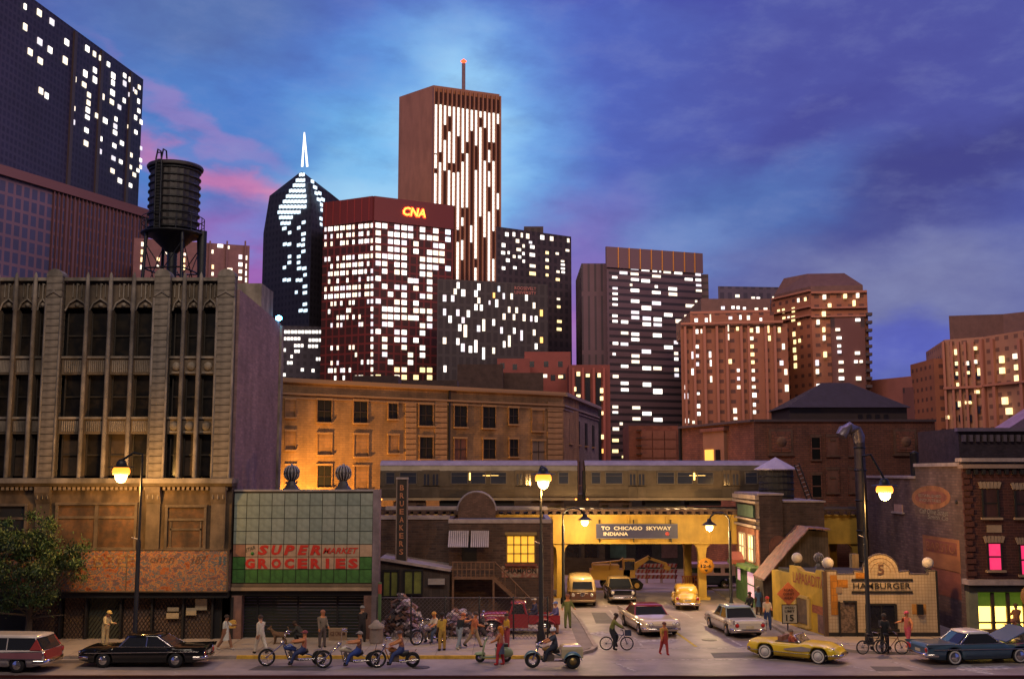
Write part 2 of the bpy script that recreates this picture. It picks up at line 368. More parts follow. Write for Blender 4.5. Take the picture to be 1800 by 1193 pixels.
def footprint(A, B, depth, skew=0.0):
    A, B = Vector((A[0], A[1])), Vector((B[0], B[1])); t = (B - A).normalized(); n = Vector((-t.y, t.x))
    if n.y < 0: n = -n
    o = n * depth + t * skew
    return [tuple(A), tuple(B), bk_(B, depth), bk_(A, depth)]
def bk_(p, d, k=.985): q = Vector((p[0], p[1])); q = q * (1 + d / q.length); return (q.x * (k if p[0] > 0 else 1 / k) if False else q.x, q.y)
def rel(poly, o): return [(p[0] - o[0], p[1] - o[1]) for p in poly]

def tower_block(name, label, xl, yl, xr, yr, Y, mat, depth=18, roof=None, group='skyline buildings behind the street', cat='building', z0=0.0):
    """a block whose lit face spans between two roof corners; returns thing, face, roof height, wall polygon"""
    A = hY(xl, yl, Y); z = A.z; B = hZ(xr, yr, z) if abs(yr - yl) > .5 else hY(xr, yr, Y)
    if abs(yr - yl) <= .5: B.z = z
    t = thing(name, label, cat, (A.x, A.y, 0), 0, group)
    fp = footprint(A, B, depth)
    MB().prism(rel(fp, A), z0, z, top_m=1).build('wall', [mat, roof or M('tar_roof', (.05, .045, .05), .9)], t)
    return t, Face(A, B), z, fp, A

# --- blue glass tower at the far left with its stepped base
fb = facade('blue_curtain_wall', (.03, .03, .075), (.014, .016, .055), 1.0, 1.15, .22)
A = hY(252, 140, 190); z = A.z; B = hZ(58, -2, z); B2 = A + (B - A) * 1.5
t1 = thing('glass_tower', 'tall dark blue glass tower with scattered white windows at upper left', 'building', (A.x, A.y, 0), 0, 'skyline buildings behind the street')
d = (B2 - A); side = Vector((-38, 6, 0))
MB().prism(rel([tuple(A.xy), tuple(B2.xy), tuple((B2 + side).xy), tuple((A + side).xy)], A), 0, z).build('wall', [fb], t1)
f1 = Face(A, B)
windows(f1, t1, '''108 30 14 34 170 57 26 40 225 97 26 38 108 119 22 42 172 183 28 40 290 186 24 36 130 228 26 40 217 219 24 38 174 267 28 38 283 265 26 44 380 214 22 36 411 237 16 32
439 257 20 32 472 282 16 28 371 323 22 40 413 308 20 32 413 350 22 38 323 344 22 34 366 371 24 30 493 332 22 36 492 363 18 32 490 406 24 34 543 331 16 26 543 366 18 32 567 350 14 30
607 382 14 26 580 390 10 24 592 403 12 24 387 416 20 30 385 450 20 30 382 482 22 32 380 513 24 24 447 422 18 36 487 446 22 30 520 469 18 28 541 440 14 28 565 416 14 26 566 455 14 30
604 443 12 28 605 485 14 26 564 495 14 28 565 526 12 26 591 514 14 28 615 534 14 28 177 398 24 38 202 419 20 36 319 472 20 28 317 532 22 30 376 570 22 28 374 627 24 32 422 507 20 30
458 528 24 32 505 521 14 26 502 552 20 28 501 580 22 26 561 556 14 24 592 578 16 24 437 605 20 28 498 637 20 26 531 626 20 26 433 660 24 30 615 648 10 22 570 677 18 26
494 692 22 26 526 707 18 24 613 700 12 22 490 747 22 28 567 729 18 24 613 730 12 22 585 764 18 24 601 745 14 20 522 790 22 28 568 810 18 24''', (0, 0), 2.485, k=.70, depth=.25)
for v in (.13, .42, .66): # recessed service bands that split the face
    u = f1.L * v; c = f1.at(u, z * .5, .12); piece('service_band', frame_dark, t1, c - Vector((A.x, A.y, 0)), (.9, .3, z * .99), f1.ang)
# stepped base: brown fins over blue glass
fins = M('brown_fins', (.075, .034, .042), .7, var=.3, scale=.1)
A2 = hY(262, 372, 150); z2 = A2.z; B3 = hZ(45, 306, z2); B3b = A2 + (B3 - A2) * 1.4
t1b = thing('podium_block', 'lower block with brown vertical fins over blue glass beneath the glass tower', 'building', (A2.x, A2.y, 0), 0, 'skyline buildings behind the street')
MB().prism(rel([tuple(A2.xy), tuple(B3b.xy), tuple((B3b + Vector((-20, 10, 0))).xy), tuple((A2 + Vector((-10, 20, 0))).xy)], A2), 0, z2).build('wall', facade('blue_podium_glass', (.075, .05, .085), (.02, .03, .09), 1.2, 1.7, .2), t1b)
fp2 = Face(A2, B3)
for i in range(26):
    u = fp2.L * (i + .5) / 32 ; c = fp2.at(u, z2 * .5, .2); piece('fin', fins, t1b, c - Vector((A2.x, A2.y, 0)), (.12, .3, z2), fp2.ang)
c = fp2.at(fp2.L * .7, z2 - .5, .3); piece('parapet', fins, t1b, c - Vector((A2.x, A2.y, 0)), (fp2.L * 1.4, .5, 1.2), fp2.ang)
# low brown block with warm windows behind the water tower
t2, f2, z, fp, A = tower_block('brown_block', 'low brown block with amber windows behind the water tower', 236, 418, 439, 432, 130, M('brown_block_wall', (.10, .05, .055), .8))
O8 = (230, 250)
windows(f2, t2, '97 856 26 44 94 921 24 48 92 985 26 48 88 1049 26 46 302 932 36 26 230 982 30 36 228 1043 26 32 451 941 28 26 444 990 28 44 444 1050 28 50 601 1028 34 40 599 1082 34 40 685 919 20 38 687 1046 22 40 685 1105 22 36', O8, 4.773, warm_win)
windows(f2, t2, '750 870 58 34 815 883 32 32 825 1070 66 34 919 963 36 44 965 970 28 44 919 1026 40 40 960 1040 30 52 918 1084 36 38 961 1100 26 48 916 1142 38 36 961 1156 30 48', O8, 4.773, white_win)
for x in (368, 398, 430): pxpiece(f2, 'mullion', fins, t2, x - 1.3, x + 1.3, 424, 500, .3)

# --- pointed tower with a spire
dkw = facade('slate_curtain_wall', (.03, .036, .062), (.014, .019, .04), 1.1, 1.25, .3)
L0, C0, R0 = hY(463, 410, 200), hY(547, 410, 190), hY(586, 410, 197)
zt, zb = hY(534, 290, 193).z, hY(482, 345, 200).z
t3 = thing('spire_tower', 'dark pointed tower with stepped lit gable and thin lit spire', 'building', (C0.x, C0.y, 0), 0, 'skyline buildings behind the street')
bk = Vector((4, 26, 0)); zs = hY(463, 410, 200).z
poly = [L0, C0, R0, R0 + bk, L0 + bk]
mb = MB(); mb.prism(rel([tuple(p.xy) for p in poly], C0), 0, zs)
ap = hY(534, 290, 200) - C0; ap.y = 8; q = [p - C0 for p in poly]
sh = [Vector((p.x * .86 + ap.x * .14, p.y * .86 + ap.y * .14, zb)) for p in q]
lo = [Vector((p.x, p.y, zs)) for p in q]
mb.loft([lo, sh], smooth=False, caps=False); mb.loft([sh, [Vector((ap.x, ap.y, zt)) + (p - Vector((ap.x, ap.y, p.z))) * .06 for p in sh]], smooth=False)
mb.build('wall', dkw, t3)
f3, f3r = Face(L0, C0), Face(C0, R0)
rows(f3, t3, '''209 206 232 2 236 190 234 3 260 176 234 4 286 158 236 5 312 143 240 6 337 128 242 7 362 110 240 8 388 103 212 7 413 110 175 4 441 117 166 3 466 124 148 1
486 153 170 1 437 218 238 1 463 196 214 1 492 215 240 1 519 217 236 1 541 128 170 2 545 195 235 2 575 216 238 1 600 195 215 1 600 152 170 1 628 150 170 1 628 195 213 1 652 128 145 1 656 195 243 2 687 226 244 1
711 127 168 2 712 190 223 2 742 222 247 1 770 186 200 1 772 222 246 1 827 222 246 1 857 203 248 2''', (450, 230), 2.714, blue_win)
rows(f3r, t3, '242 262 277 1 270 272 292 1 298 280 312 2 328 290 328 2 354 305 327 1 379 308 327 1 420 303 323 1 448 303 324 1', (450, 230), 2.714, blue_win)
gz = f3.at(0, 0).y
sp = MB(); c3 = Vector((C0.x, C0.y, 0)); top = hY(535, 233, 199) - c3; b0 = hY(531, 293, 199) - c3; b1 = hY(540, 293, 199) - c3
sp.tube([b0, top], [.22, .12], 5); sp.tube([b1, top], [.22, .12], 5)
sp.build('spire', white_win, t3)
t3b, f3b, z, fp, A = tower_block('office_block', 'dark low office block with a full row of white windows below the spire tower', 484, 572, 569, 574, 178, dkw)
rows(f3b, t3b, '959 115 315 12 991 130 213 5 998 250 313 4 1024 180 228 3 1027 247 297 3 1045 112 144 2 1051 182 210 2 1076 163 177 1 1088 285 312 2 1106 147 176 2 1139 212 230 1 1143 263 281 1 1163 127 143 1', (450, 230), 2.714, white_win)

# --- red tower with the illuminated letters
redw = facade('red_tower_wall', (.115, .017, .02), (.035, .008, .011), 1.25, 1.45, .16, .2)
redp = M('red_tower_panel', (.10, .014, .018), .65, var=.2, scale=.15)
Cc = hY(657, 345, 168); z = Cc.z; Lc = hZ(569, 357, z); Rc = hZ(797, 362, z)
t4 = thing('red_tower', 'dark red tower with glowing red letters and many lit white windows', 'building', (Cc.x, Cc.y, 0), 0, 'skyline buildings behind the street')
MB().prism(rel([tuple(Lc.xy), tuple(Cc.xy), tuple(Rc.xy), bk_(Rc + Vector((-.6, 0, 0)), 26), bk_(Lc + Vector((.6, 0, 0)), 26)], Cc), 0, z).build('wall', redw, t4)
f4, f4l = Face(Cc, Rc), Face(Lc, Cc)
zc = f4.hit(657, 388).z
for ff, w in ((f4, Rc), (f4l, Lc)):
    c = ff.at(ff.L / 2, (z + zc) / 2, .1); piece('crown_panel', redp, t4, c - Vector((Cc.x, Cc.y, 0)), (ff.L - .05, .3, z - zc), ff.ang)
for i in range(7): # panel joints of the crown, left face
    u = f4l.L * (i + .5) / 7; c = f4l.at(u, (z + zc) / 2, .22); piece('crown_rib', M('red_rib', (.22, .03, .03), .6), t4, c - Vector((Cc.x, Cc.y, 0)), (.12, .16, z - zc), f4l.ang)
cx = [367, 407, 443, 483, 527, 566, 600, 640, 684, 722, 760, 797]
lit = ['0 1 3 4 5 7 9 11', '0 2 3 4 5 7 8 9 11', '0 2 3 4 6 9 10', '0 2 3 4 6 8 9 10', '0 1 2 3 4 7 8 9 10', '0 1 3 4 7 8 9 11', '1 3 4 7 8', '0 5 6 8', '1 3 4 6 8', '2 4 7 8', '0 3 4 6', '1 2 3 4 6 7 8', '1 2 3 4 5 6 8', '1 2 7 8', '0 3 4 7', '1 3 4 6', '1 4 7', '1 5 7', '2 5', '3 4 7 8', '0 3 4 6 8']
for r, ln in enumerate(lit):
    for c in nums(ln):
        x = 560 + cx[c] / 3.508; y = 340 + (197 + 46.7 * r + (cx[c] - 367) * (.099 - .0045 * r)) / 3.508
        mt = warm_win if r > 18 else blue_win if c == 11 else white_win
        pxpiece(f4, 'window', shade_of(mt), t4, x - 4.3, x + 4.3, y - 4.1, y + 4.1, .2, -.1)
dens = [.95, .72, .6, .12, .78, .78, .78, .4, .72, .85, .3, .28, .5, .35, 0, 0, .22, .2, .35, .2, .25]; rr = random.Random(3)
for r, dn in enumerate(dens):
    for c in range(16):
        p = dn if c < 15 else .9
        if rr.random() < p:
            x = 573 + c * 5.35 + (.5 if c % 2 else -.5); y = 340 + (197 + 46.7 * r) / 3.508 + (657 - x) * (.085 - .002 * r) * (1 if r < 12 else .6)
            pxpiece(f4l, 'window', shade_of(white_win), t4, x - 1.5, x + 1.5, y - 3.7, y + 3.7, .2, -.1)
redneon = M('red_neon', (.8, .1, .05), .5, var=0, emit=(1.0, .05, .01), es=5, sample=False); yneon = M('yellow_neon', (.8, .4, .05), .5, var=0, emit=(1.0, .55, .05), es=3, sample=False)
a, b = f4.hit(706, 374), f4.hit(747, 374); c = (a + b) / 2 + f4.n * .35 - Vector((Cc.x, Cc.y, 0)); w = (b - a).length; h = f4.hit(726, 366).z - f4.hit(726, 383).z
text('CNA', redneon, t4, 'lettering_halo', c, w, h, (R(90), 0, f4.ang), bold=.07, shear=.2); text('CNA', yneon, t4, 'lettering', c + f4.n * .12, w * .95, h * .84, (R(90), 0, f4.ang), bold=.0, shear=.2)

# --- tall tan tower with strips of windows
tan = M('tan_tower_stone', (.54, .27, .165), .75, var=.2, scale=.08, streak=.15); tandk = M('tan_tower_recess', (.06, .022, .03), .7)
Cc = hY(762, 150, 215); z = Cc.z; Lc = hZ(702, 146, z) if False else hY(702, 150, 222); Rc = hZ(878, 166, z); Lc.z = z
t5 = thing('tan_tower', 'tallest tan stone tower with long vertical strips of lit windows and mast', 'building', (Cc.x, Cc.y, 0), 0, 'skyline buildings behind the street')
o5 = Vector((Cc.x, Cc.y, 0))
MB().prism(rel([tuple(Lc.xy), tuple(Cc.xy), tuple(Rc.xy), bk_(Rc + Vector((-.6, 0, 0)), 26), bk_(Lc + Vector((.6, 0, 0)), 26)], Cc), 0, z).build('wall', tan, t5)
f5, f5l = Face(Cc, Rc), Face(Lc, Cc)
e = hY(870, 150, 214)
pen = MB(); pc = hY(745, 137, 228); pe = hY(832, 150, 236)
pen.prism(rel([(pc.x, 226), (pe.x, 232), (pe.x + 1, 242), (pc.x + 1, 240)], Cc), z, z + 2.6); pen.build('penthouse', tandk, t5)
mp0 = hY(815, 150, 232); m1 = hY(815, 112, 232); MB().tube([(mp0.x - Cc.x, 232 - Cc.y, z), (m1.x - Cc.x, 232 - Cc.y, m1.z)], .45, 6).build('mast', M('mast_paint', (.45, .3, .3), .6), t5)
MB().lathe([(0, -.6), (.7, 0), (0, .6)], (m1.x - Cc.x, 232 - Cc.y, m1.z + .5), 8).build('beacon', redneon, t5)
zt = f5.hit(815, 168).z
pxr = [762 + i * 7.12 for i in range(16)]
for i in range(15):
    u0, u1 = f5.L * (i + .16) / 15, f5.L * (i + .84) / 15; c = f5.at((u0 + u1) / 2, zt / 2, .06); piece('window_bay', tandk, t5, c - o5, (u1 - u0, .2, zt), f5.ang)
for i in range(16): c = f5.at(f5.L * i / 15, z / 2 - .3, .35); piece('pier', tan, t5, c - o5, (f5.L / 15 * .30, .7, z - .6), f5.ang)
segs = ['165 575 585 700 742 1180', '165 563 650 1003', '172 335 463 718', '178 262 392 653 716 1010', '183 655 735 1012', '187 428 730 1195 1198 1212 1316 1630', '195 570 643 1028 1110 1180 1300 1466', '200 475 573 1026', '207 382 1176 1318', '210 505 712 1454 1530 1638', '217 270 352 1100', '220 355 633 1274', '230 475 543 645 720 850 1060 1640', '230 478 635 1222 1456 1640', '238 322 905 1040 1446 1572']
wm = MB()
for i, sg in enumerate(segs):
    d = nums(sg); u0, u1 = f5.L * (i + .25) / 15, f5.L * (i + .75) / 15
    xpx = 763 + (i + .5) * 7.1
    for q in range(0, len(d), 2):
        za, zb = f5.hit(xpx, 150 + d[q] / 4.775).z, f5.hit(xpx, 150 + d[q + 1] / 4.775).z
        n = max(1, round((za - zb) / .95)); hh = (za - zb) / n
        for k in range(n): wm.box(f5.at((u0 + u1) / 2, zb + hh * (k + .5), .2) - o5, (u1 - u0, .1, hh * .92), f5.ang)
wm.build('lit_window_panes', white_win, t5, kind='stuff')

# --- black glass slab with upright windows
blk = facade('black_slab_wall', (.022, .022, .024), (.010, .010, .013), 1.0, 1.8, .2)
t6, f6, z, fp, A = tower_block('black_slab', 'black glass slab with upright scattered windows in front of the tan tower', 769, 490, 963, 500, 150, blk, 14)
O3 = (740, 380)
windows(f6, t6, '''170 593 30 58 170 693 26 60 170 900 30 58 173 1103 24 58 210 745 28 62 229 595 28 56 247 545 26 50 305 555 34 60 266 698 28 58 266 906 26 58 280 806 26 60 304 752 26 52
320 830 30 110 302 950 32 72 342 705 26 60 357 962 28 60 396 940 26 110 397 560 28 56 418 512 26 58 418 610 24 50 397 658 26 54 436 662 24 52 416 812 28 56 453 788 24 106 452 992 22 106 525 768 22 56 525 972 22 54
495 625 14 36 547 630 24 68 598 578 18 52 655 580 20 52 762 590 22 52 637 676 20 52 691 680 22 50 817 646 22 52 600 726 24 54 672 730 20 52 745 733 24 62 797 741 18 50 832 743 22 52
582 825 22 58 674 828 20 52 727 862 20 92 818 841 22 52 638 903 22 102 601 926 20 56 832 941 22 52 268 500 24 55''', O3, 4.114)
windows(f6, t6, '870 700 24 58 871 895 24 52 527 572 18 46', O3, 4.114, orange_win); windows(f6, t6, '563 526 18 48', O3, 4.114, blue_win)
a, b = f6.hit(904, 511), f6.hit(942, 511)
text('ROOSEVELT\nUNIVERSITY', M('dim_lettering', (.30, .12, .10), .7), t6, 'lettering', (a + b) / 2 + f6.n * .12 - Vector((A.x, A.y, 0)), (b - a).length, 1.1, (R(90), 0, f6.ang))
# --- dark tower behind it
dk7 = facade('charcoal_tower_wall', (.035, .028, .038), (.016, .014, .022), 1.1, 1.4, .28)
t7, f7, z, fp, A = tower_block('charcoal_tower', 'dark charcoal tower with sparse windows between tan tower and grey tower', 872, 398, 1004, 416, 172, dk7, 18)
pa, pb = hY(921, 400, 180), hY(955, 403, 180); MB().bx(pa.x - A.x, pb.x - A.x, 180 - A.y, 188 - A.y, z - 3, hY(938, 398, 180).z).build('penthouse', dk7, t7)
windows(f7, t7, '''620 132 28 34 671 132 20 36 728 138 16 40 771 145 26 44 876 154 32 38 944 163 28 38 1064 176 18 34 697 180 28 32 791 190 26 22 741 216 18 28 804 223 36 28 596 210 30 34 706 242 38 26 593 265 32 28
633 264 16 26 740 271 18 26 804 280 44 30 673 292 22 26 712 295 24 24 627 319 30 30 742 326 18 26 596 376 28 28 678 373 28 24 1058 248 30 20 984 271 26 20 1023 326 28 16 1025 351 32 16 1025 379 32 16 1027 405 28 18 990 402 26 20''', O3, 4.114)
windows(f7, t7, '806 360 50 26 806 415 54 30 911 265 26 26 911 318 26 26 911 370 28 26 911 426 22 22 988 458 32 24 993 599 26 18 995 655 28 22 1000 761 38 24 998 817 40 26', O3, 4.114, warm_win)
# --- red brick low block
t8 = thing('red_low_block', 'low red brick block with amber windows below the charcoal tower', 'building', (0, 138, 0), 0, 'skyline buildings behind the street')
rb = M('red_low_wall', (.15, .04, .03), .8, var=.3, scale=.2)
for (x0, x1, yt, Y, nm) in ((874, 932, 630, 140, 'wing'), (922, 1003, 618, 143, 'wall'), (1000, 1072, 641, 138, 'wing')):
    a, b = hY(x0, yt, Y), hY(x1, yt, Y); MB().bx(a.x, b.x, Y - 138, Y - 138 + 12, 0, a.z).build(nm, rb, t8)
f8 = Face((-10, 138), (40, 138)); rbb = M('red_low_band', (.24, .07, .05), .8)
for (x, y) in ((883, 643), (905, 645), (920, 668), (948, 664), (972, 664), (990, 662), (935, 640), (960, 640), (985, 640)): pxpiece(f8, 'dark_window', dark_glass, t8, x - 4, x + 4, y - 5, y + 5, .25, -.1)
windows(f8, t8, '53 728 22 20 210 758 12 14 265 761 26 18 340 765 26 16 424 752 20 24 469 759 22 18 523 758 18 24 409 824 12 24 424 856 24 16 535 831 18 28 535 868 18 24 539 938 10 20 539 1051 14 26', (860, 380), 2.711, warm_win, depth=.5)
windows(f8, t8, '540 1118 20 26', (860, 380), 2.711, orange_win)
for x in (1008, 1025, 1044, 1062):
    pxpiece(f8, 'pier', rbb, t8, x - 2, x + 2, 646, 812, .35)
    if x < 1060: pxpiece(f8, 'window_strip', dark_glass, t8, x + 4, x + 13, 655, 812, .12)
# --- grey bank tower
gw = M('bank_tower_wall', (.015, .014, .022), .5, var=.25, scale=.1, brick=(60, 1.06, .34, (.085, .058, .072), 0.0), col2=(.02, .016, .024))
gp = M('bank_tower_panel', (.105, .068, .085), .75, var=.2, scale=.1)
Cc = hY(1066, 434, 160); z = Cc.z; Rc = hZ(1232, 446, z); 
t9 = thing('grey_tower', 'grey tower with long horizontal window bands and gold ribs at its crown', 'building', (Cc.x, Cc.y, 0), 0, 'skyline buildings behind the street'); o9 = Vector((Cc.x, Cc.y, 0))
MB().prism(rel(footprint(Cc, Rc, 16), Cc), 0, z).build('wall', gw, t9)
f9 = Face(Cc, Rc); zc = f9.hit(1066, 470).z
c = f9.at(f9.L / 2, (z + zc) / 2, .12); piece('crown_panel', gp, t9, c - o9, (f9.L + .3, .4, z - zc), f9.ang)
gold = M('gold_rib', (.55, .26, .05), .5, metal=.3)
for x in (1085, 1104, 1123.5, 1143, 1162, 1181.5, 1201, 1219): c = f9.hit(x, 455); piece('gold_rib', gold, t9, f9.at((c - f9.A).dot(f9.t), (z + zc) / 2, .38) - o9, (.14, .16, z - zc), f9.ang)
SLc, SLr = hY(1022, 463, 163), hY(1067, 458, 163); MB().bx(SLc.x - Cc.x, SLr.x - Cc.x, 3, 18, 0, SLc.z).build('side_wing', facade('bank_wing', (.085, .055, .075), (.035, .028, .042), 1.0, 9, .35), t9)
SRa, SRb = hY(1230, 480, 168), hY(1247, 480, 168); MB().bx(SRa.x - Cc.x, SRb.x - Cc.x, 9, 22, 0, SRa.z).build('side_wing', gw, t9)
windows(f9, t9, '''179 145 32 16 180 201 32 14 182 259 32 14 182 287 32 14 182 315 32 14 182 344 32 14 181 403 32 16 182 431 32 16 184 547 34 18 177 603 18 16 185 720 36 20 183 880 36 18 183 908 34 14 226 178 50 18 285 156 50 14 284 184 50 16
286 213 50 16 341 162 50 18 342 220 54 20 390 167 28 16 418 169 10 16 455 174 46 16 513 179 50 16 399 196 54 16 568 212 50 16 617 187 34 16 618 215 34 16 620 243 32 14 621 271 36 14 266 241 14 14 286 270 54 20 398 281 54 18 398 250 18 16
484 262 54 20 485 290 54 20 287 326 52 20 399 337 56 24 346 362 60 26 576 351 58 20 607 327 12 14 287 385 50 20 288 412 50 22 348 417 52 24 405 422 50 24 348 447 52 22 405 450 52 20 461 398 52 22 519 431 48 24 558 406 30 20 232 435 44 20
232 493 46 18 288 499 48 20 403 505 54 24 231 551 48 20 288 527 50 20 462 568 54 22 501 542 24 22 346 590 58 26 289 613 50 20 289 643 50 20 502 600 24 20 503 629 24 20 348 677 54 24 404 678 52 22 232 667 46 18 504 685 26 22 505 714 26 22
232 756 48 20 233 790 48 20 349 763 52 26 406 799 58 32 293 884 50 20 349 915 58 24 294 942 50 20 407 947 56 24''', (1020, 420), 2.983)
windows(f9, t9, '186 995 40 22 184 1055 40 20 183 1111 38 22 214 968 18 18 231 1141 32 14 228 1170 40 16', (1020, 420), 2.983, warm_win)
# --- brown apartment towers
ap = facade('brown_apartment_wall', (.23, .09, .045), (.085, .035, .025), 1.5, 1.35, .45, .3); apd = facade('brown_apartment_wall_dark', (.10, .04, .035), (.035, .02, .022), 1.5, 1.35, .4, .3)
trim = M('apartment_trim', (.30, .13, .08), .8, var=.2); slate = M('brown_hip_roof', (.10, .055, .045), .7)
t10b, f10b, z, fp, A = tower_block('blue_grey_block', 'small blue-grey block peeking out between the two brown apartment towers', 1262, 503, 1385, 505, 160, facade('blue_grey_wall', (.06, .055, .09), (.03, .03, .06), 1.2, 1.5, .3), 12)
O6 = (1190, 470)
windows(f10b, t10b, '452 214 38 26 570 228 32 20 608 230 30 18 733 225 48 16', O6, 4.26)
t10, f10, z, fp, A = tower_block('apartment_tower', 'left brown apartment tower with flat set-back top and lit window columns', 1196, 573, 1384, 569, 144, ap, 16)
oA = Vector((A.x, A.y, 0))
a, b = hY(1213, 548, 145.5), hY(1360, 546, 145.5); MB().bx(a.x - A.x, b.x - A.x, 1.5, 14, z - .5, a.z).build('upper_storey', ap, t10)
a, b = hY(1232, 525, 147), hY(1354, 530, 147); MB().bx(a.x - A.x, b.x - A.x, 3, 12, z, a.z).build('roof_storey', slate, t10)
for y, x0, x1 in ((549, 1213, 1352), (568, 1196, 1375)): pxpiece(f10, 'cornice', trim, t10, x0, x1, y - 2, y + 2, .5, .1)
for x in (1206, 1222, 1240, 1262, 1279, 1305, 1318, 1348, 1364): pxpiece(f10, 'pier', trim, t10, x - 2.2, x + 2.2, 573, 760, .4, 0)
windows(f10, t10, '''344 303 34 28 420 299 30 24 458 301 28 26 505 306 26 22 595 311 32 20 663 312 34 24 144 395 30 32 220 395 26 38 250 380 12 70 400 378 34 26 475 373 20 40 535 376 28 40 628 390 22 30 150 480 24 40 183 478 14 38 384 455 12 60
149 593 34 30 117 657 22 66 151 662 32 30 248 652 20 56 152 724 32 34 253 716 16 58 118 781 24 60 256 836 20 58 571 772 28 30 572 835 28 34 575 894 34 28 580 955 38 42 580 1027 26 34 581 1082 26 32 459 770 24 28 461 832 26 32 462 896 32 34
797 592 26 54 783 715 34 44 815 782 28 54 822 903 34 64 68 897 26 40 70 962 36 52 160 944 24 22 158 1037 38 36 161 1095 38 34 435 1072 34 48 438 1130 34 24 76 1147 34 40 127 1158 30 26''', O6, 4.26)
windows(f10, t10, '383 520 22 58 453 459 24 34 556 471 32 38 605 467 30 58 685 463 16 66 692 530 24 48 766 468 26 50 559 531 32 32 561 591 32 32 565 651 34 34 568 709 30 32 397 704 34 42', O6, 4.26, warm_win)
Cc = hY(1425, 512, 148); z = Cc.z; Lc = hZ(1356, 528, z); Rc = hZ(1524, 508, z) if False else hY(1524, 512, 147); Rc.z = z
t11 = thing('apartment_tower', 'right brown apartment tower with brown hipped roof and balconies', 'building', (Cc.x, Cc.y, 0), 0, 'skyline buildings behind the street'); o11 = Vector((Cc.x, Cc.y, 0))
P11 = [tuple(Lc.xy), tuple(Cc.xy), tuple(Rc.xy), tuple((Rc + Vector((3, 14, 0))).xy), tuple((Lc + Vector((3, 14, 0))).xy)]
MB().prism(rel(P11, Cc), 0, z).build('wall', [ap], t11)
f11, f11l = Face(Cc, Rc), Face(Lc, Cc)
zr0, zr1 = hY(1430, 506, 150).z, hY(1430, 480, 152).z
ctr = Vector((sum(p[0] for p in P11) / 5 - Cc.x, sum(p[1] for p in P11) / 5 - Cc.y, 0))
base = [Vector((p[0] - Cc.x, p[1] - Cc.y, z + .01)) for p in P11]; base = [ctr + (p - ctr) * .93 for p in base]
e0 = [Vector((p.x, p.y, zr0)) for p in base]; e1 = [Vector(((p.x - ctr.x) * .74 + ctr.x, (p.y - ctr.y) * .5 + ctr.y, zr1)) for p in base]
MB().loft([base, e0], smooth=False, caps=False).loft([e0, e1], smooth=False).build('roof', slate, t11)
for y in (514, 541, 556): pxpiece(f11, 'cornice', trim, t11, 1425, 1523, y - 1.4, y + 1.4, .4); pxpiece(f11l, 'cornice', trim, t11, 1358, 1425, y + 3, y + 6, .4)
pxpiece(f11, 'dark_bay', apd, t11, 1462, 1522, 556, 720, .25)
for i in range(11): pxpiece(f11, 'balcony', frame_dark, t11, 1521, 1531, 551 + i * 14, 556 + i * 14, 1.0)
windows(f11, t11, '''1350 213 24 40 1350 396 42 24 1200 468 40 24 1210 530 42 24 1211 590 30 24 1213 634 34 26 1225 711 42 26 1336 707 30 24 1375 706 26 24 1225 774 44 28 1228 832 46 30 1356 832 46 34 1055 897 28 58 1047 715 28 50 1049 780 26 44''', O6, 4.26, depth=.7)
windows(f11, t11, '1101 225 28 38 1256 218 28 36 1140 288 28 36 1323 270 22 50 1097 352 32 46 1054 412 26 42 1097 468 22 42 1099 530 22 44 1107 653 28 50 1347 643 44 28', O6, 4.26, warm_win, depth=.7)
windows(f11l, t11, '911 246 18 38 963 238 18 34 763 330 20 36 799 325 20 40 873 318 24 46 803 385 24 38 838 380 18 34 872 383 30 52 916 422 22 26 878 499 22 42 884 557 20 40 920 548 18 34 882 618 24 44 888 676 24 46 889 735 24 48', O6, 4.26, warm_win)
# --- dark hip roofed hall in front
a, b, z = hY(1388, 718, 126), hY(1594, 718, 126), hY(1490, 716, 126).z
hall = thing('dark_hall', 'black hip-roofed hall in front of the brown apartment towers', 'building', (a.x, 126, 0), 0, 'skyline buildings behind the street'); w = b.x - a.x; hm = M('hall_slate', (.012, .011, .022), .9, var=.4)
MB().bx(0, w, 0, 9, 0, z).build('wall', M('hall_wall', (.014, .011, .016), .85), hall)
zt = hY(1490, 672, 130).z; MB().add([(-.4, -.4, z), (w + .4, -.4, z), (w + .4, 9.4, z), (-.4, 9.4, z), (w * .38, 4.5, zt), (w * .62, 4.5, zt)], [(0, 1, 5, 4), (1, 2, 5), (2, 3, 4, 5), (3, 0, 4), (3, 2, 1, 0)]).build('roof', hm, hall)
for i in range(4): MB().bx(w * .58 + i * 1.0, w * .58 + i * 1.0 + .5, -.1, .1, z - 2.0, z - .8).build('window', dark_glass, hall)
# --- low brown block and right hand apartment block
t12, f12, z, fp, A = tower_block('low_brown_block', 'low brown brick block between hall roof and right apartment block', 1530, 668, 1662, 655, 150, M('low_brown_wall', (.19, .075, .055), .8, var=.3, scale=.2), 10)
O7 = (1530, 520)
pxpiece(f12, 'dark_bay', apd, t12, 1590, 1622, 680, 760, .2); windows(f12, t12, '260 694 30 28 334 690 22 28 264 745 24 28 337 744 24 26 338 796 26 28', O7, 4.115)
for j in range(3):
    for i in range(7): pxpiece(f12, 'dark_window', dark_glass, t12, 1627 + i * 4.6, 1629.6 + i * 4.6, 682 + j * 12, 689 + j * 12, .15)
Cc = hY(1728, 592, 132); z = Cc.z; Lc = hZ(1660, 597, z); Rc = hZ(1815, 578, z)
t13 = thing('apartment_block', 'brown stepped apartment block with amber windows at the right edge', 'building', (Cc.x, Cc.y, 0), 0, 'skyline buildings behind the street'); o13 = Vector((Cc.x, Cc.y, 0))
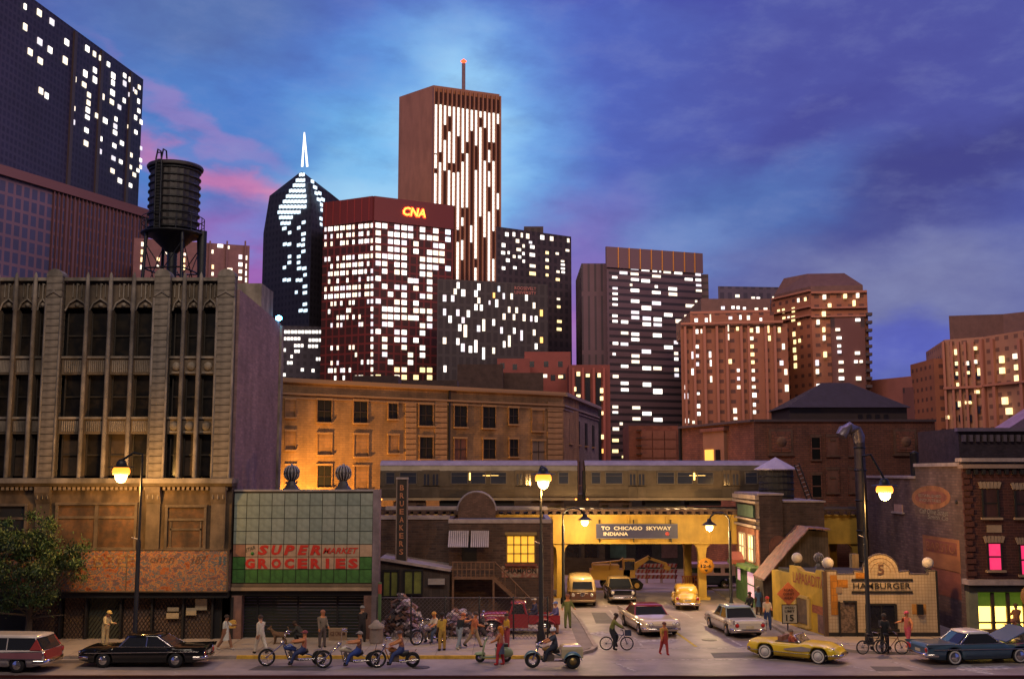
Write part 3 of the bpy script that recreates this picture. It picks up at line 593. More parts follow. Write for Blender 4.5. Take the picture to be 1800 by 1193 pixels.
MB().prism(rel([tuple(Lc.xy), tuple(Cc.xy), tuple(Rc.xy), tuple((Rc + Vector((3, 14, 0))).xy), tuple((Lc + Vector((3, 14, 0))).xy)], Cc), 0, z).build('wall', facade('beige_apartment_wall', (.29, .15, .085), (.14, .07, .045), 1.5, 1.35, .45, .3), t13)
f13, f13l = Face(Cc, Rc), Face(Lc, Cc)
za = hY(1668, 555, 135).z; MB().prism(rel([(hY(1668, 560, 135).x, 135), (hY(1760, 560, 134).x, 133.5), (hY(1830, 550, 130).x, 130), (hY(1830, 550, 142).x, 142), (hY(1672, 560, 142).x, 142)], Cc), z - .5, za).build('upper_storey', slate, t13)
a, b = hY(1641, 636, 136), hY(1662, 630, 136); MB().bx(a.x - Cc.x, b.x - Cc.x, 4, 12, 0, b.z).build('side_wing', ap, t13)
for x in (1664, 1678, 1690, 1702, 1716, 1729): pxpiece(f13l, 'pier', trim, t13, x - 2, x + 2, 600, 800, .4)
for x in (1733, 1752, 1800): pxpiece(f13, 'pier', trim, t13, x - 2.6, x + 2.6, 595, 800, .4)
for ff, x0, x1, y in ((f13l, 1660, 1728, 681), (f13, 1728, 1812, 674)): pxpiece(ff, 'cornice', trim, t13, x0, x1, y - 2, y + 2, .5)
windows(f13l, t13, '623 407 24 48 760 380 32 30 630 490 28 34 705 488 30 36 764 477 26 32 634 563 24 30 713 556 24 26 790 550 24 66 639 641 26 28 775 694 40 28 651 782 26 50 712 771 54 24 562 877 26 30', O7, 4.115, warm_win, depth=.5)
windows(f13, t13, '960 460 26 62 963 540 30 54 1062 436 38 44 1070 516 30 48 1073 595 36 54 983 758 36 64 1013 833 40 58', O7, 4.115, warm_win, depth=.5)
for (x, y) in ((1683, 640), (1683, 660), (1702, 640), (1702, 655), (1721, 660), (1704, 700), (1720, 720), (1683, 712), (1690, 735), (1705, 735)): pxpiece(f13l, 'dark_window', dark_glass, t13, x - 4, x + 4, y - 6, y + 6, .2)

# worn road: tar patches, manhole covers and a drain
for k, P in enumerate(([(-12, 50.6), (-8.5, 50.5), (-8.3, 51.6), (-11.8, 51.8)], [(9.8, 53.9), (12.2, 54.0), (12.0, 55.6), (9.9, 55.4)], [(5.0, 66), (6.2, 66), (6.0, 71), (5.1, 71)], [(16.5, 50.4), (18.2, 50.5), (18, 51.5), (16.6, 51.6)], [(-26, 52.4), (-20, 52.5), (-20, 53.3), (-26, 53.3)])):
    MB().prism(P, .001, .004).build('road_patch', M('tar_patch', (.085, .072, .075), .7, var=.4, scale=1.2), kind='structure')
for k, (x, y, lab) in enumerate(((-4.2, 51.3, 'round iron manhole cover in front of the scooter'), (10.6, 59.6, 'round iron manhole cover on the side street beside the yellow line'))):
    t = thing('manhole_cover', lab, 'manhole', (x, y, .0)); MB().lathe([(.42, 0), (.42, .012)], n=24).build('ring', M('manhole_iron', (.06, .05, .05), .5, metal=.5), t); MB().lathe([(.34, .012), (.34, .02)], n=24, rib=.04, smooth=False).build('lid', M('manhole_lid', (.10, .085, .08), .5, metal=.5, bump=.4, scale=12), t)
# ================================================================== STREET BUILDINGS
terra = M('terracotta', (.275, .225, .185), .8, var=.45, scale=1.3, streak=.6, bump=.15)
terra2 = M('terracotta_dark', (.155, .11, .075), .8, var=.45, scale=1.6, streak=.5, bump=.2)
terra_b = M('terracotta_block', (.205, .165, .13), .8, var=.5, scale=1.3, streak=.65, bump=.15)
black = M('soot_black', (.012, .011, .012), .7, var=.3)
iron = M('black_iron', (.018, .018, .022), .45, var=.25, metal=.3)
purple_brick = M('mauve_brick', (.33, .19, .19), .85, var=.3, scale=.35, streak=.2, brick=(.5, .17, .025, (.25, .16, .16)), bump=.25)
def V0(p): return Vector((p.x, p.y, 0))
def xz(face, px, py): p = face.hit(px, py); return p.x, p.z

# ---------------------------------------------------------------- terracotta loft building, far left
def terracotta_building():
    Y = 58.7; X1 = -15.08; F = Face((-40, Y), (X1, Y))
    t = thing('terracotta_building', 'tall soot-stained terracotta loft building with piers and dark windows', 'building', (X1, Y, 0))
    zc, ztop = F.hit(300, 840).z, F.hit(300, 486).z
    def xx(px): return F.hit(px, 660).x - X1
    MB().bx(-21, -.45, 1.1, 11.3, 0, ztop - 1.2).build('core_wall', black, t)
    # mauve brick party wall on its right, rear pilaster, roof bulkhead
    zs = F.hit(412, 506).z
    mb = MB(); mb.slab([(-.44, .5, 0), (-.44, 11.4, 0), (-.44, 11.4, zs - .45), (-.44, .5, zs)], (.42, 0, 0)); mb.build('party_wall', purple_brick, t, fix=True)
    MB().bx(-.3, .12, 11.0, 11.7, 0, zs - .6).build('rear_pilaster', terra, t)
    MB().bx(-2.2, -.2, 6.4, 9.6, ztop - 1.3, ztop + .75).build('roof_bulkhead', terra, t)
    MB().bx(-21, -.5, .6, 11, ztop - 1.35, ztop - 1.15).build('roof', M('tar_roof', (.05, .045, .05), .9), t)
    # piers of stone blocks
    for (a, b) in ((74, 103), (265, 294), (377, 409)):
        x0, x1 = xx(a), xx(b); n = 28; h = (ztop - zc) / n
        for k in range(n):
            jx = random.uniform(-.012, .012)
            piece('stone_block', terra_b, t, ((x0 + x1) / 2, .22 + jx, zc + (k + .5) * h), (x1 - x0 - .05, .62, h - .03))
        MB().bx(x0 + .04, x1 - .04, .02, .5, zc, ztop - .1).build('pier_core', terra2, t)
        for xe in (x0 + .03, x1 - .03): MB().tube([(xe, -.06, zc), (xe, -.06, ztop - 1.2)], .07, 6).build('pier_rib', terra, t)
        mb = MB(); w = (x1 - x0) / 2
        prof = [((x0 + x1) / 2 + w * math.cos(math.pi * k / 10), -.12, ztop + .42 * math.sin(math.pi * k / 10)) for k in range(11)]
        mb.slab(prof, (0, .75, 0)); mb.build('pier_cap', terra, t, fix=True)
        mb = MB(); mb.slab([(x0 + .02, -.16, ztop - 1.15), ((x0 + x1) / 2, -.16, ztop - .75), (x1 - .02, -.16, ztop - 1.15), ((x0 + x1) / 2, -.16, ztop - .9)], (0, .1, 0)); mb.build('pier_gablet', terra, t, fix=True)
    mulls = (-48, -14, 19, 53, 146, 187, 228, 318, 347)
    for m_ in mulls:
        x = xx(m_); MB().tube([(x, .06, zc), (x, .06, ztop - 1.9), (x, .06, ztop - 1.85), (x, .06, ztop + .05), (x, .06, ztop + .25)], [.125, .115, .15, .10, .03], 8).build('mullion', terra, t)
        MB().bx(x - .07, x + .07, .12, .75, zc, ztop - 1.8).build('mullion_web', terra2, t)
    bays = [(-60, 74, (-48, -14, 19, 53)), (103, 265, (146, 187, 228)), (294, 377, (318, 347))]
    yb = [(548, 628), (657, 735), (762, 836)]
    glassb = M('sooty_pane', (.008, .007, .007), .3, var=.6, scale=.8, col2=(.02, .015, .011)); board = M('window_board', (.07, .042, .025), .8, var=.5, scale=2.0, streak=.5)
    sash = M('sash_brown', (.025, .018, .014), .7)
    for bi, (a, b, ms) in enumerate(bays):
        x0, x1 = xx(a), xx(b); xs = [x0] + [xx(q) for q in ms] + [x1]
        for (y0, y1) in ((628, 657), (735, 762)):
            za, zb = F.hit(200, y0).z, F.hit(200, y1).z
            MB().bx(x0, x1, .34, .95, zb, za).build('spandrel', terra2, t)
            MB().bx(x0, x1, .24, .9, za - .02, za + .10).build('spandrel_sill', terra, t)
            for i in range(len(xs) - 1):
                l, r = xs[i] + .14, xs[i + 1] - .14
                if bi == 2:
                    c = (l + r) / 2; MB().lathe([(0, -.10), (.22, -.09), (.24, -.02), (.24, 0)], (c, .34, (za + zb) / 2), 10, axis='Y').build('rosette', terra, t)
                    MB().bx(l, r, .29, .4, zb + .06, zb + .16).build('spandrel_fillet', terra, t)
                else:
                    mb = MB(); n = 9
                    for k in range(n): q = l + (r - l) * (k + .5) / n; mb.tube([(q, .33, zb + .12), (q, .33, za - .14)], .042, 5)
                    mb.build('fluting', terra, t)
        for ri, (y0, y1) in enumerate(yb):
            za, zb = F.hit(200, y0).z, F.hit(200, y1).z
            for i in range(len(xs) - 1):
                l, r = xs[i] + .1, xs[i + 1] - .1
                w = MB().bx(l, r, .72, .76, zb, za).build('window', board if (ri == 2 and (bi + i) % 2) else glassb, t)
                f = MB(); f.bx(l, l + .07, .62, .72, zb, za); f.bx(r - .07, r, .62, .72, zb, za); f.bx(l, r, .63, .73, (za + zb) / 2 - .04, (za + zb) / 2 + .04); f.build('window_sash', sash, w)
        # frieze with pointed arches and colonettes
        za, zb = ztop - .05, F.hit(200, 546).z
        MB().bx(x0, x1, .40, 1.0, zb + .25, za - .2).build('frieze', terra2, t)
        MB().bx(x0, x1, .12, 1.1, za - .16, za + .02).build('coping', terra, t)
        for i in range(len(xs) - 1):
            l, r = xs[i] + .05, xs[i + 1] - .05; c = (l + r) / 2; h = zb + .05
            mb = MB(); mb.tube([(l, .3, h), (l + (c - l) * .35, .3, h + .42), (c, .3, h + .66)], .055, 5); mb.tube([(r, .3, h), (r - (r - c) * .35, .3, h + .42), (c, .3, h + .66)], .055, 5)
            mb.tube([(c, .3, h + .6), (c, .3, za - .3)], .05, 5)
            for q in (-.24, .24): mb.tube([(c + q * 1.0, .34, h + .75), (c + q, .34, za - .3)], .035, 5)
            mb.build('tracery', terra, t)
            MB().lathe([(.0, -.14), (.12, -.08), (.14, 0)], (c, .4, h + .32), 8, axis='Y').build('boss', terra, t); MB().lathe([(.0, -.16), (.1, -.06), (.1, 0)], (c, .4, za - .34), 8, axis='Y').build('boss', terra, t)
    # main cornice, dentils, lower storey
    MB().bx(-21, .12, -.42, 1, zc - .26, zc).build('cornice', terra, t); MB().bx(-21, .06, -.22, 1, zc - .42, zc - .262).build('cornice_bed', terra2, t)
    dent = M('dentil_stone', (.24, .17, .11), .8, var=.4)
    for k in range(58): piece('dentil', dent, t, (-14.8 + k * .255, -.10, zc - .55), (.14, .2, .17))
    zsg = F.hit(300, 966).z; zsb = F.hit(300, 1037).z
    MB().bx(-21, .02, .06, 1.09, zsg, zc - .42).build('lower_wall', M('lower_stucco', (.16, .10, .055), .85, var=.55, scale=1.1, streak=.8), t)
    for (a, b) in ((74, 103), (265, 294), (377, 407)):
        x0, x1 = xx(a), xx(b); mb = MB()
        mb.slab([(x0 + .05, -.36, zc - .45), (x0 + .05, -.34, zc - .75), (x0 + .05, -.18, zc - 1.15), (x0 + .05, -.1, zc - 1.35), (x0 + .05, .1, zc - 1.35), (x0 + .05, .1, zc - .45)], (x1 - x0 - .1, 0, 0)); mb.build('bracket', terra2, t, fix=True)
        for q in (.2, .5, .8): MB().tube([(x0 + (x1 - x0) * q, -.30, zc - .5), (x0 + (x1 - x0) * q, -.22, zc - 1.1)], .05, 5).build('bracket_rib', terra, t)
        MB().bx(x0 + .08, x1 - .08, -.08, .1, zsg, zc - 1.35).build('lower_pilaster', terra2, t)
        MB().lathe([(.1, 0), (.1, 1)], (0, 0, 0), 4)
    lowg = M('boarded_pane', (.15, .07, .03), .8, var=.5, scale=1.2, streak=.55, col2=(.10, .055, .03))
    for (a, b, y0, y1, nn) in ((113, 250, 886, 962, 2), (303, 370, 890, 962, 1), (-40, 60, 888, 962, 2)):
        x0, x1, za, zb = xx(a), xx(b), F.hit(200, y0).z, F.hit(200, y1).z
        w = MB().bx(x0, x1, .0, .05, zb, za).build('storefront_window', black if a < 0 else lowg, t); f = MB()
        for q in (x0, x1): f.bx(q - .07, q + .07, -.12, .05, zb, za)
        f.bx(x0 - .09, x1 + .09, -.16, .05, zb - .1, zb + .02); f.bx(x0 - .09, x1 + .09, -.14, .05, za - .03, za + .1); f.bx(x0, x1, -.06, .04, za - .75, za - .62)
        if nn == 2: f.bx((x0 + x1) / 2 - .1, (x0 + x1) / 2 + .1, -.08, .05, zb, za)
        else: f.bx(x0 + .2, x0 + .28, -.05, .04, zb, za - .8); f.bx(x1 - .28, x1 - .2, -.05, .04, zb, za - .8); f.bx(x0 + .2, x1 - .2, -.05, .04, za - 1.25, za - 1.15)
        f.build('window_frame', terra2, w)
    # painted sign band
    sm = bpy.data.materials.new('worn_sign_paint'); sm.use_nodes = True; nt = sm.node_tree; N = nt.nodes; Lk = nt.links; b = N['Principled BSDF']; b.inputs['Roughness'].default_value = .8
    tc = N.new('ShaderNodeTexCoord'); mp = N.new('ShaderNodeMapping'); mp.inputs['Scale'].default_value = (1, 1, 1.5); Lk.new(tc.outputs['Object'], mp.inputs[0])
    n1 = N.new('ShaderNodeTexNoise'); n1.inputs['Scale'].default_value = 1.5; n1.inputs['Detail'].default_value = 7; n1.inputs['Roughness'].default_value = .74; Lk.new(mp.outputs[0], n1.inputs[0])
    cr = N.new('ShaderNodeValToRGB'); cr.color_ramp.interpolation = 'LINEAR'; E = cr.color_ramp.elements
    for i, (p, c) in enumerate(((.33, (.05, .028, .02)), (.40, (.30, .07, .02)), (.44, (.42, .15, .035)), (.465, (.11, .115, .13)), (.505, (.07, .08, .105)), (.525, (.48, .25, .08)), (.56, (.36, .09, .025)), (.585, (.08, .09, .12)), (.65, (.16, .07, .04)))):
        e = E[i] if i < 2 else E.new(p); e.position = p; e.color = (*c, 1)
    Lk.new(n1.outputs[0], cr.inputs[0]); Lk.new(cr.outputs[0], b.inputs['Base Color'])
    sg = MB().bx(-21, -.02, -.26, .05, zsb, zsg).build('sign_band', sm, t)
    fr = MB(); fr.bx(-21, 0, -.30, -.2, zsg, zsg + .06); fr.bx(-21, 0, -.30, -.2, zsb - .06, zsb); fr.bx(-.05, .03, -.31, -.2, zsb - .06, zsg + .06); fr.bx(xx(240) - .03, xx(240) + .03, -.29, -.2, zsb, zsg); fr.build('sign_frame', terra2, sg)
    ly = M('sign_yellow_faded', (.40, .24, .09), .8, var=.6, scale=2, col2=(.22, .08, .03)); lb = M('sign_brown_faded', (.16, .08, .05), .8, var=.6, scale=5); lg = M('sign_slate_faded', (.08, .11, .13), .8, var=.5, scale=5)
    for (s, px, py, w, h, mt, sh) in (('BE', 186, 985, 1.1, .62, ly, 0), ('EE', 226, 984, 1.0, .62, ly, 0), ('ohnn', 288, 981, 1.3, .42, lb, .3), ('187', 352, 983, .8, .42, lb, .3), ('II', 393, 984, .35, .42, lg, 0)):
        x, z = xz(F, px, py); text(s, mt, sg, 'lettering', (x - X1, -.262, z), w, h, shear=sh)
    MB().bx(-21, 0, -.12, 1.05, zsb - .38, zsb - .062).build('shutter_beam', black, t)
    # grilles of the ground floor
    gback = M('shutter_back', (.14, .09, .07), .8, var=.4, scale=.8); gbar = M('grille_bar', (.05, .035, .03), .6, var=.3); green_back = M('shutter_green', (.045, .05, .035), .8, var=.4)
    zg = zsb - .38
    for (a, b, kind) in ((-60, 40, 2), (40, 100, 0), (106, 146, 0), (150, 207, 1), (211, 262, 0), (265, 317, 0), (320, 369, 0), (372, 404, 2)):
        x0, x1 = xx(a) if a > 300 else F.hit(a, 1090).x - X1, F.hit(b, 1090).x - X1; x0 = F.hit(a, 1090).x - X1
        p = MB().bx(x0, x1, .5, .56, .1, zg).build('shutter', {0: gback, 1: green_back, 2: black}[kind], t)
        MB().bx(x1, x1 + .1, .2, .6, .1, zg).build('shutter_post', black, t)
        if kind == 2: continue
        mb = MB(); st = .2; w, h = x1 - x0, zg - .1
        def seg(c, sgn):  # clipped diagonal
            pts = []
            for (u, v) in ((0, c), (w, c + sgn * w)):
                pts.append((u, v))
            (u0, v0), (u1, v1) = pts
            if (v0 < 0 and v1 < 0) or (v0 > h and v1 > h): return
            def cl(u, v):
                if v < 0: return u + (0 - v) / sgn, 0
                if v > h: return u + (h - v) / sgn, h
                return u, v
            (u0, v0), (u1, v1) = cl(u0, v0), cl(u1, v1)
            if abs(u1 - u0) < .03: return
            mb.tube([(x0 + u0, .46, .1 + v0), (x0 + u1, .46, .1 + v1)], .018, 3, caps=False, smooth=False)
        c = -w * 1.5
        while c < h + w * 1.5:
            seg(c, 1.5)
            if kind == 0: seg(c, -1.5)
            c += st * 1.5
        mb.build('grille', gbar, p, kind='stuff')
    notice = M('paper_notice', (.42, .34, .22), .8, var=.25)
    for (x0, x1, y0, y1) in ((291, 311, 1068, 1075), (289, 311, 1078, 1088), (324, 342, 1069, 1082), (340, 361, 1053, 1073)):
        o = pxpiece(F, 'paper_notice', notice, t, x0, x1, y0, y1, .03); o.location.y += .34
    # blue beacon on the rear corner
    bl = M('blue_beacon', (.1, .4, .8), .4, var=0, emit=(.10, .55, 1.0), es=28)
    MB().lathe([(0, -.2), (.2, -.08), (.2, .08), (0, .2)], (-.02, 10.6, zs - .16), 10).build('blue_light', bl, t)
terracotta_building()

def water_tower():
    Y = 63.5; c = hY(306, 360, Y); zt, zb, zr = hY(306, 296, Y).z, hY(306, 412, Y).z, 18.6
    t = thing('water_tower', 'black wooden rooftop water tower with hoops, catwalk and ladder', 'water tower', (c.x, Y, zr), R(-8))
    wood = M('tank_wood', (.035, .026, .028), .6, var=.4, scale=2, streak=.5); H = zt - zr; B = zb - zr
    mb = MB(); mb.lathe([(1.36, B), (1.44, (B + H) / 2), (1.42, H)], n=48, rib=.022, smooth=False); mb.build('tank', wood, t)
    for k in range(9):
        z = B + .25 + (H - B - .5) * k / 8; MB().lathe([(1.43, z - .07), (1.53, z - .03), (1.53, z + .03), (1.43, z + .07)], n=32).build('hoop', iron, t)
    MB().lathe([(1.62, H - .12), (1.66, H), (1.60, H + .10), (.5, H + .28), (0, H + .32)], n=32).build('roof', wood, t)
    MB().lathe([(.25, B - 1.2), (1.35, B - .12), (1.85, B - .06), (1.85, B + .02), (1.3, B + .02)], n=24).build('catwalk', iron, t)
    r = MB()
    for zz in (B + .55, B + .95): r.tube([(1.8 * math.cos(2 * math.pi * k / 24), 1.8 * math.sin(2 * math.pi * k / 24), zz) for k in range(25)], .03, 4, caps=False)
    for k in range(12): a = 2 * math.pi * k / 12; r.tube([(1.8 * math.cos(a), 1.8 * math.sin(a), B), (1.8 * math.cos(a), 1.8 * math.sin(a), B + .95)], .03, 4)
    r.build('railing', iron, t)
    for sx in (-1, 1):
        for sy in (-1, 1): MB().tube([(sx * 1.25, sy * 1.25, 0), (sx * 1.12, sy * 1.12, B - .05)], .10, 6).build('leg', iron, t)
    for a, b in (((-1.22, -1.22), (1.22, -1.22)), ((1.22, -1.22), (1.22, 1.22)), ((-1.22, 1.22), (-1.22, -1.22)), ((1.22, 1.22), (-1.22, 1.22))):
        m_ = MB(); m_.tube([(*a, .3), (*b, B - .6)], .035, 4); m_.tube([(*a, B - .6), (*b, .3)], .035, 4); m_.tube([(*a, B * .5), (*b, B * .5)], .05, 4); m_.build('brace', iron, t)
    MB().lathe([(.30, 0), (.30, B)], n=10).build('riser_pipe', iron, t); MB().tube([(1.75, .3, 0), (1.75, .3, B + .2)], .26, 8).build('stand_pipe', iron, t)
    for x in (-.42, -.08): MB().tube([(x, -1.60, B), (x, -1.66, H - .2), (x, -1.7, H + .1), (x, -1.5, H + .75), (x, -1.1, H + .75), (x, -1.0, H + .3)], .05, 5).build('ladder_rail', iron, t)
    mb = MB()
    for k in range(22): z = B + .1 + k * (H - B) / 21; mb.tube([(-.42, -1.64, z), (-.08, -1.64, z)], .025, 4)
    mb.tube([(-.42, -1.5, H + .55), (-.08, -1.5, H + .55)], .04, 4); mb.build('rungs', iron, t); MB().bx(-.46, -.04, -1.56, -1.5, B, H).build('ladder_board', black, t)
water_tower()

# ---------------------------------------------------------------- supermarket
def supermarket():
    Y = 59.0; X0 = -15.0; F = Face((-15, Y), (-7, Y)); xs = lambda px, py=940: F.hit(px, py).x - X0; zz = lambda py: F.hit(530, py).z
    t = thing('supermarket', 'small grocery store with pale tiled sign front and dark shutter', 'shop', (X0, Y, 0))
    x0, x1 = .02, xs(655); zt, zb = zz(863), zz(1026)
    MB().bx(x0, xs(640), .3, 4, zz(1046), zt - .5).build('wall', M('grey_side_wall', (.17, .14, .16), .85, var=.4, streak=.4), t)
    MB().bx(x0, x1, .02, .3, zb, zt).build('sign_backing', M('sign_grout', (.06, .055, .045), .8), t)
    tilem = [M('tile_sage_%d' % k, c, .35, var=.25, scale=2.5, streak=.2) for k, c in enumerate(((.255, .295, .25), (.285, .32, .275), (.23, .27, .235)))]
    green = M('tile_green', (.055, .165, .035), .5, var=.45, scale=2.2, streak=.4); cream = M('tile_cream', (.46, .31, .205), .45, var=.2, scale=2.5); rust = M('tile_rust', (.27, .13, .085), .6, var=.4)
    nc = 11; w = (x1 - x0) / nc; ys = [866, 888, 910.5, 933, 956, 978, 1000, 1024]
    for r in range(7):
        for c in range(nc):
            za, zb2 = zz(ys[r]), zz(ys[r + 1])
            m_ = random.choice(tilem) if r < 4 else cream if (r < 6 and 1 <= c <= 9) else (rust if (r == 4 and c in (0,)) else cream if r == 4 else green)
            piece('tile', m_, t, (x0 + (c + .5) * w, -.02 + random.uniform(-.006, .006), (za + zb2) / 2), (w - .035, .07, za - zb2 - .035))
    red = M('sign_red', (.55, .035, .02), .5, var=.2, scale=4); tl = zz(967)
    def put(s, cpx, cpy, wpx, hpx, sh=0., b=.03):
        k = 32.4; text(s, red, t, 'lettering', (xs(cpx, cpy), -.062, zz(cpy)), wpx / k, hpx / k, shear=sh, bold=b)
    for s, x in zip('SUPER', (464, 488, 510, 534, 556)): put(s, x - 1, 966, 19, 17, .22, .05)
    put('MARKET', 599, 967, 62, 10, .3, .02)
    for s, x in zip('GROCERIES', (441, 464, 487, 510, 533, 556, 577, 600, 622)): put(s, x - 1, 989.5, 17 if s != 'I' else 6, 17, 0, .055)
    text('STAR', M('star_script', (.10, .09, .05), .7), t, 'lettering', (xs(440, 965), -.062, zz(964)), .55, .2, rot=(R(90), R(-20), 0), shear=.3)
    MB().lathe([(0, -.02), (.1, -.02), (.1, 0)], (xs(444, 971), -.06, zz(972)), 5, axis='Y').build('shamrock', M('shamrock_green', (.03, .2, .03), .6), t)
    al = M('pale_trim', (.36, .31, .30), .55, var=.35, scale=2)
    MB().bx(x0 - .02, x1 + .02, -.06, .35, zt, zt + .09).build('sign_coping', al, t); MB().bx(x1, xs(667), -.05, .6, zz(1110), zt + .09).build('end_fin', M('mauve_stucco', (.25, .19, .22), .85, var=.4, streak=.45), t)
    MB().bx(x0, x1, -.12, .3, zz(1030), zz(1025)).build('moulding', M('moulding_brown', (.16, .11, .07), .7), t); MB().bx(x0, x1, -.20, .3, zz(1037), zz(1031)).build('moulding', M('moulding_tan', (.36, .25, .16), .7, var=.3), t)
    MB().bx(x0, x1, .0, .5, zz(1046), zz(1037.3)).build('lintel', black, t)
    brickp = M('pink_pier', (.28, .15, .12), .85, var=.45, streak=.45)
    for a, b in ((406, 424), (639, 655)): MB().bx(xs(a, 1090), xs(b, 1090), -.02, .5, .1, zz(1046)).build('shop_pier', brickp, t)
    dg = M('shutter_black_green', (.010, .014, .009), .6, var=.5, scale=1)
    n = 14
    for k in range(n): h = (zz(1046) - .1) / n; piece('shutter_slat', dg, t, ((xs(424, 1090) + xs(639, 1090)) / 2, .62, .1 + (k + .5) * h), (xs(639, 1090) - xs(424, 1090), .08, h - .02))
    for px in (448, 520, 590): MB().bx(xs(px, 1090) - .05, xs(px, 1090) + .05, .5, .6, .1, zz(1046)).build('shutter_guide', black, t)
    # roof
    MB().bx(x0, xs(640), .4, 4, zt - .5, zt - .42).build('roof', M('tar_roof', (.05, .045, .05), .9), t)
    # a drain post with painted bands at the corner
    p = thing('drain_post', 'slim green and red drain post beside the supermarket corner', 'post', (X0 + xs(664, 1090) + .12, Y - .25, .12))
    MB().lathe([(.09, 0), (.09, 3.0)], n=8).build('pipe', M('post_green', (.08, .15, .06), .6, var=.4), p); MB().lathe([(.10, 2.4), (.10, 2.9)], n=8).build('painted_band', M('post_red', (.3, .06, .05), .6), p)
supermarket()
def finial(label, px, py0, py1, Y, wpx, tilt=0):
    c = hY(px, py1, Y); s = (hY(px + wpx / 2, py1, Y).x - hY(px - wpx / 2, py1, Y).x) / 2; H = hY(px, py0, Y).z - c.z
    t = thing('onion_finial', label, 'finial', (c.x, Y, c.z), 0, 'dark onion finials')
    dk = M('finial_dark', (.045, .04, .05), .5, var=.3); ltm = M('finial_pale_rib', (.34, .31, .36), .6)
    MB().lathe([(s * 1.05, -.6), (s * 1.05, 0), (s * 1.0, H * .06), (s * .62, H * .20), (s * .42, H * .36), (s * .5, H * .40)], n=8, smooth=False).build('pedestal', dk, t)
    r0 = H * .29; zc = H * .66
    MB().lathe([(0.05, zc - r0)] + [(r0 * math.sin(math.pi * k / 10), zc - r0 * math.cos(math.pi * k / 10)) for k in range(1, 10)] + [(.05, zc + r0)], n=24).build('onion', dk, t)
    for k in range(14):
        a = 2 * math.pi * k / 14; MB().tube([(r0 * 1.03 * math.sin(q) * math.cos(a), r0 * 1.03 * math.sin(q) * math.sin(a), zc - r0 * 1.03 * math.cos(q)) for q in [math.pi * (.12 + .76 * j / 7) for j in range(8)]], r0 * .065, 4, caps=False).build('rib', ltm, t)
    MB().lathe([(.14 * s, zc + r0 * .95), (.2 * s, zc + r0 * 1.05), (0, zc + r0 * 1.25)], n=8).build('tip', ltm, t)
finial('left of the two onion finials on the supermarket roof', 512, 815, 862, 61.6, 30); finial('right of the two onion finials on the supermarket roof', 603, 815, 862, 61.6, 30)

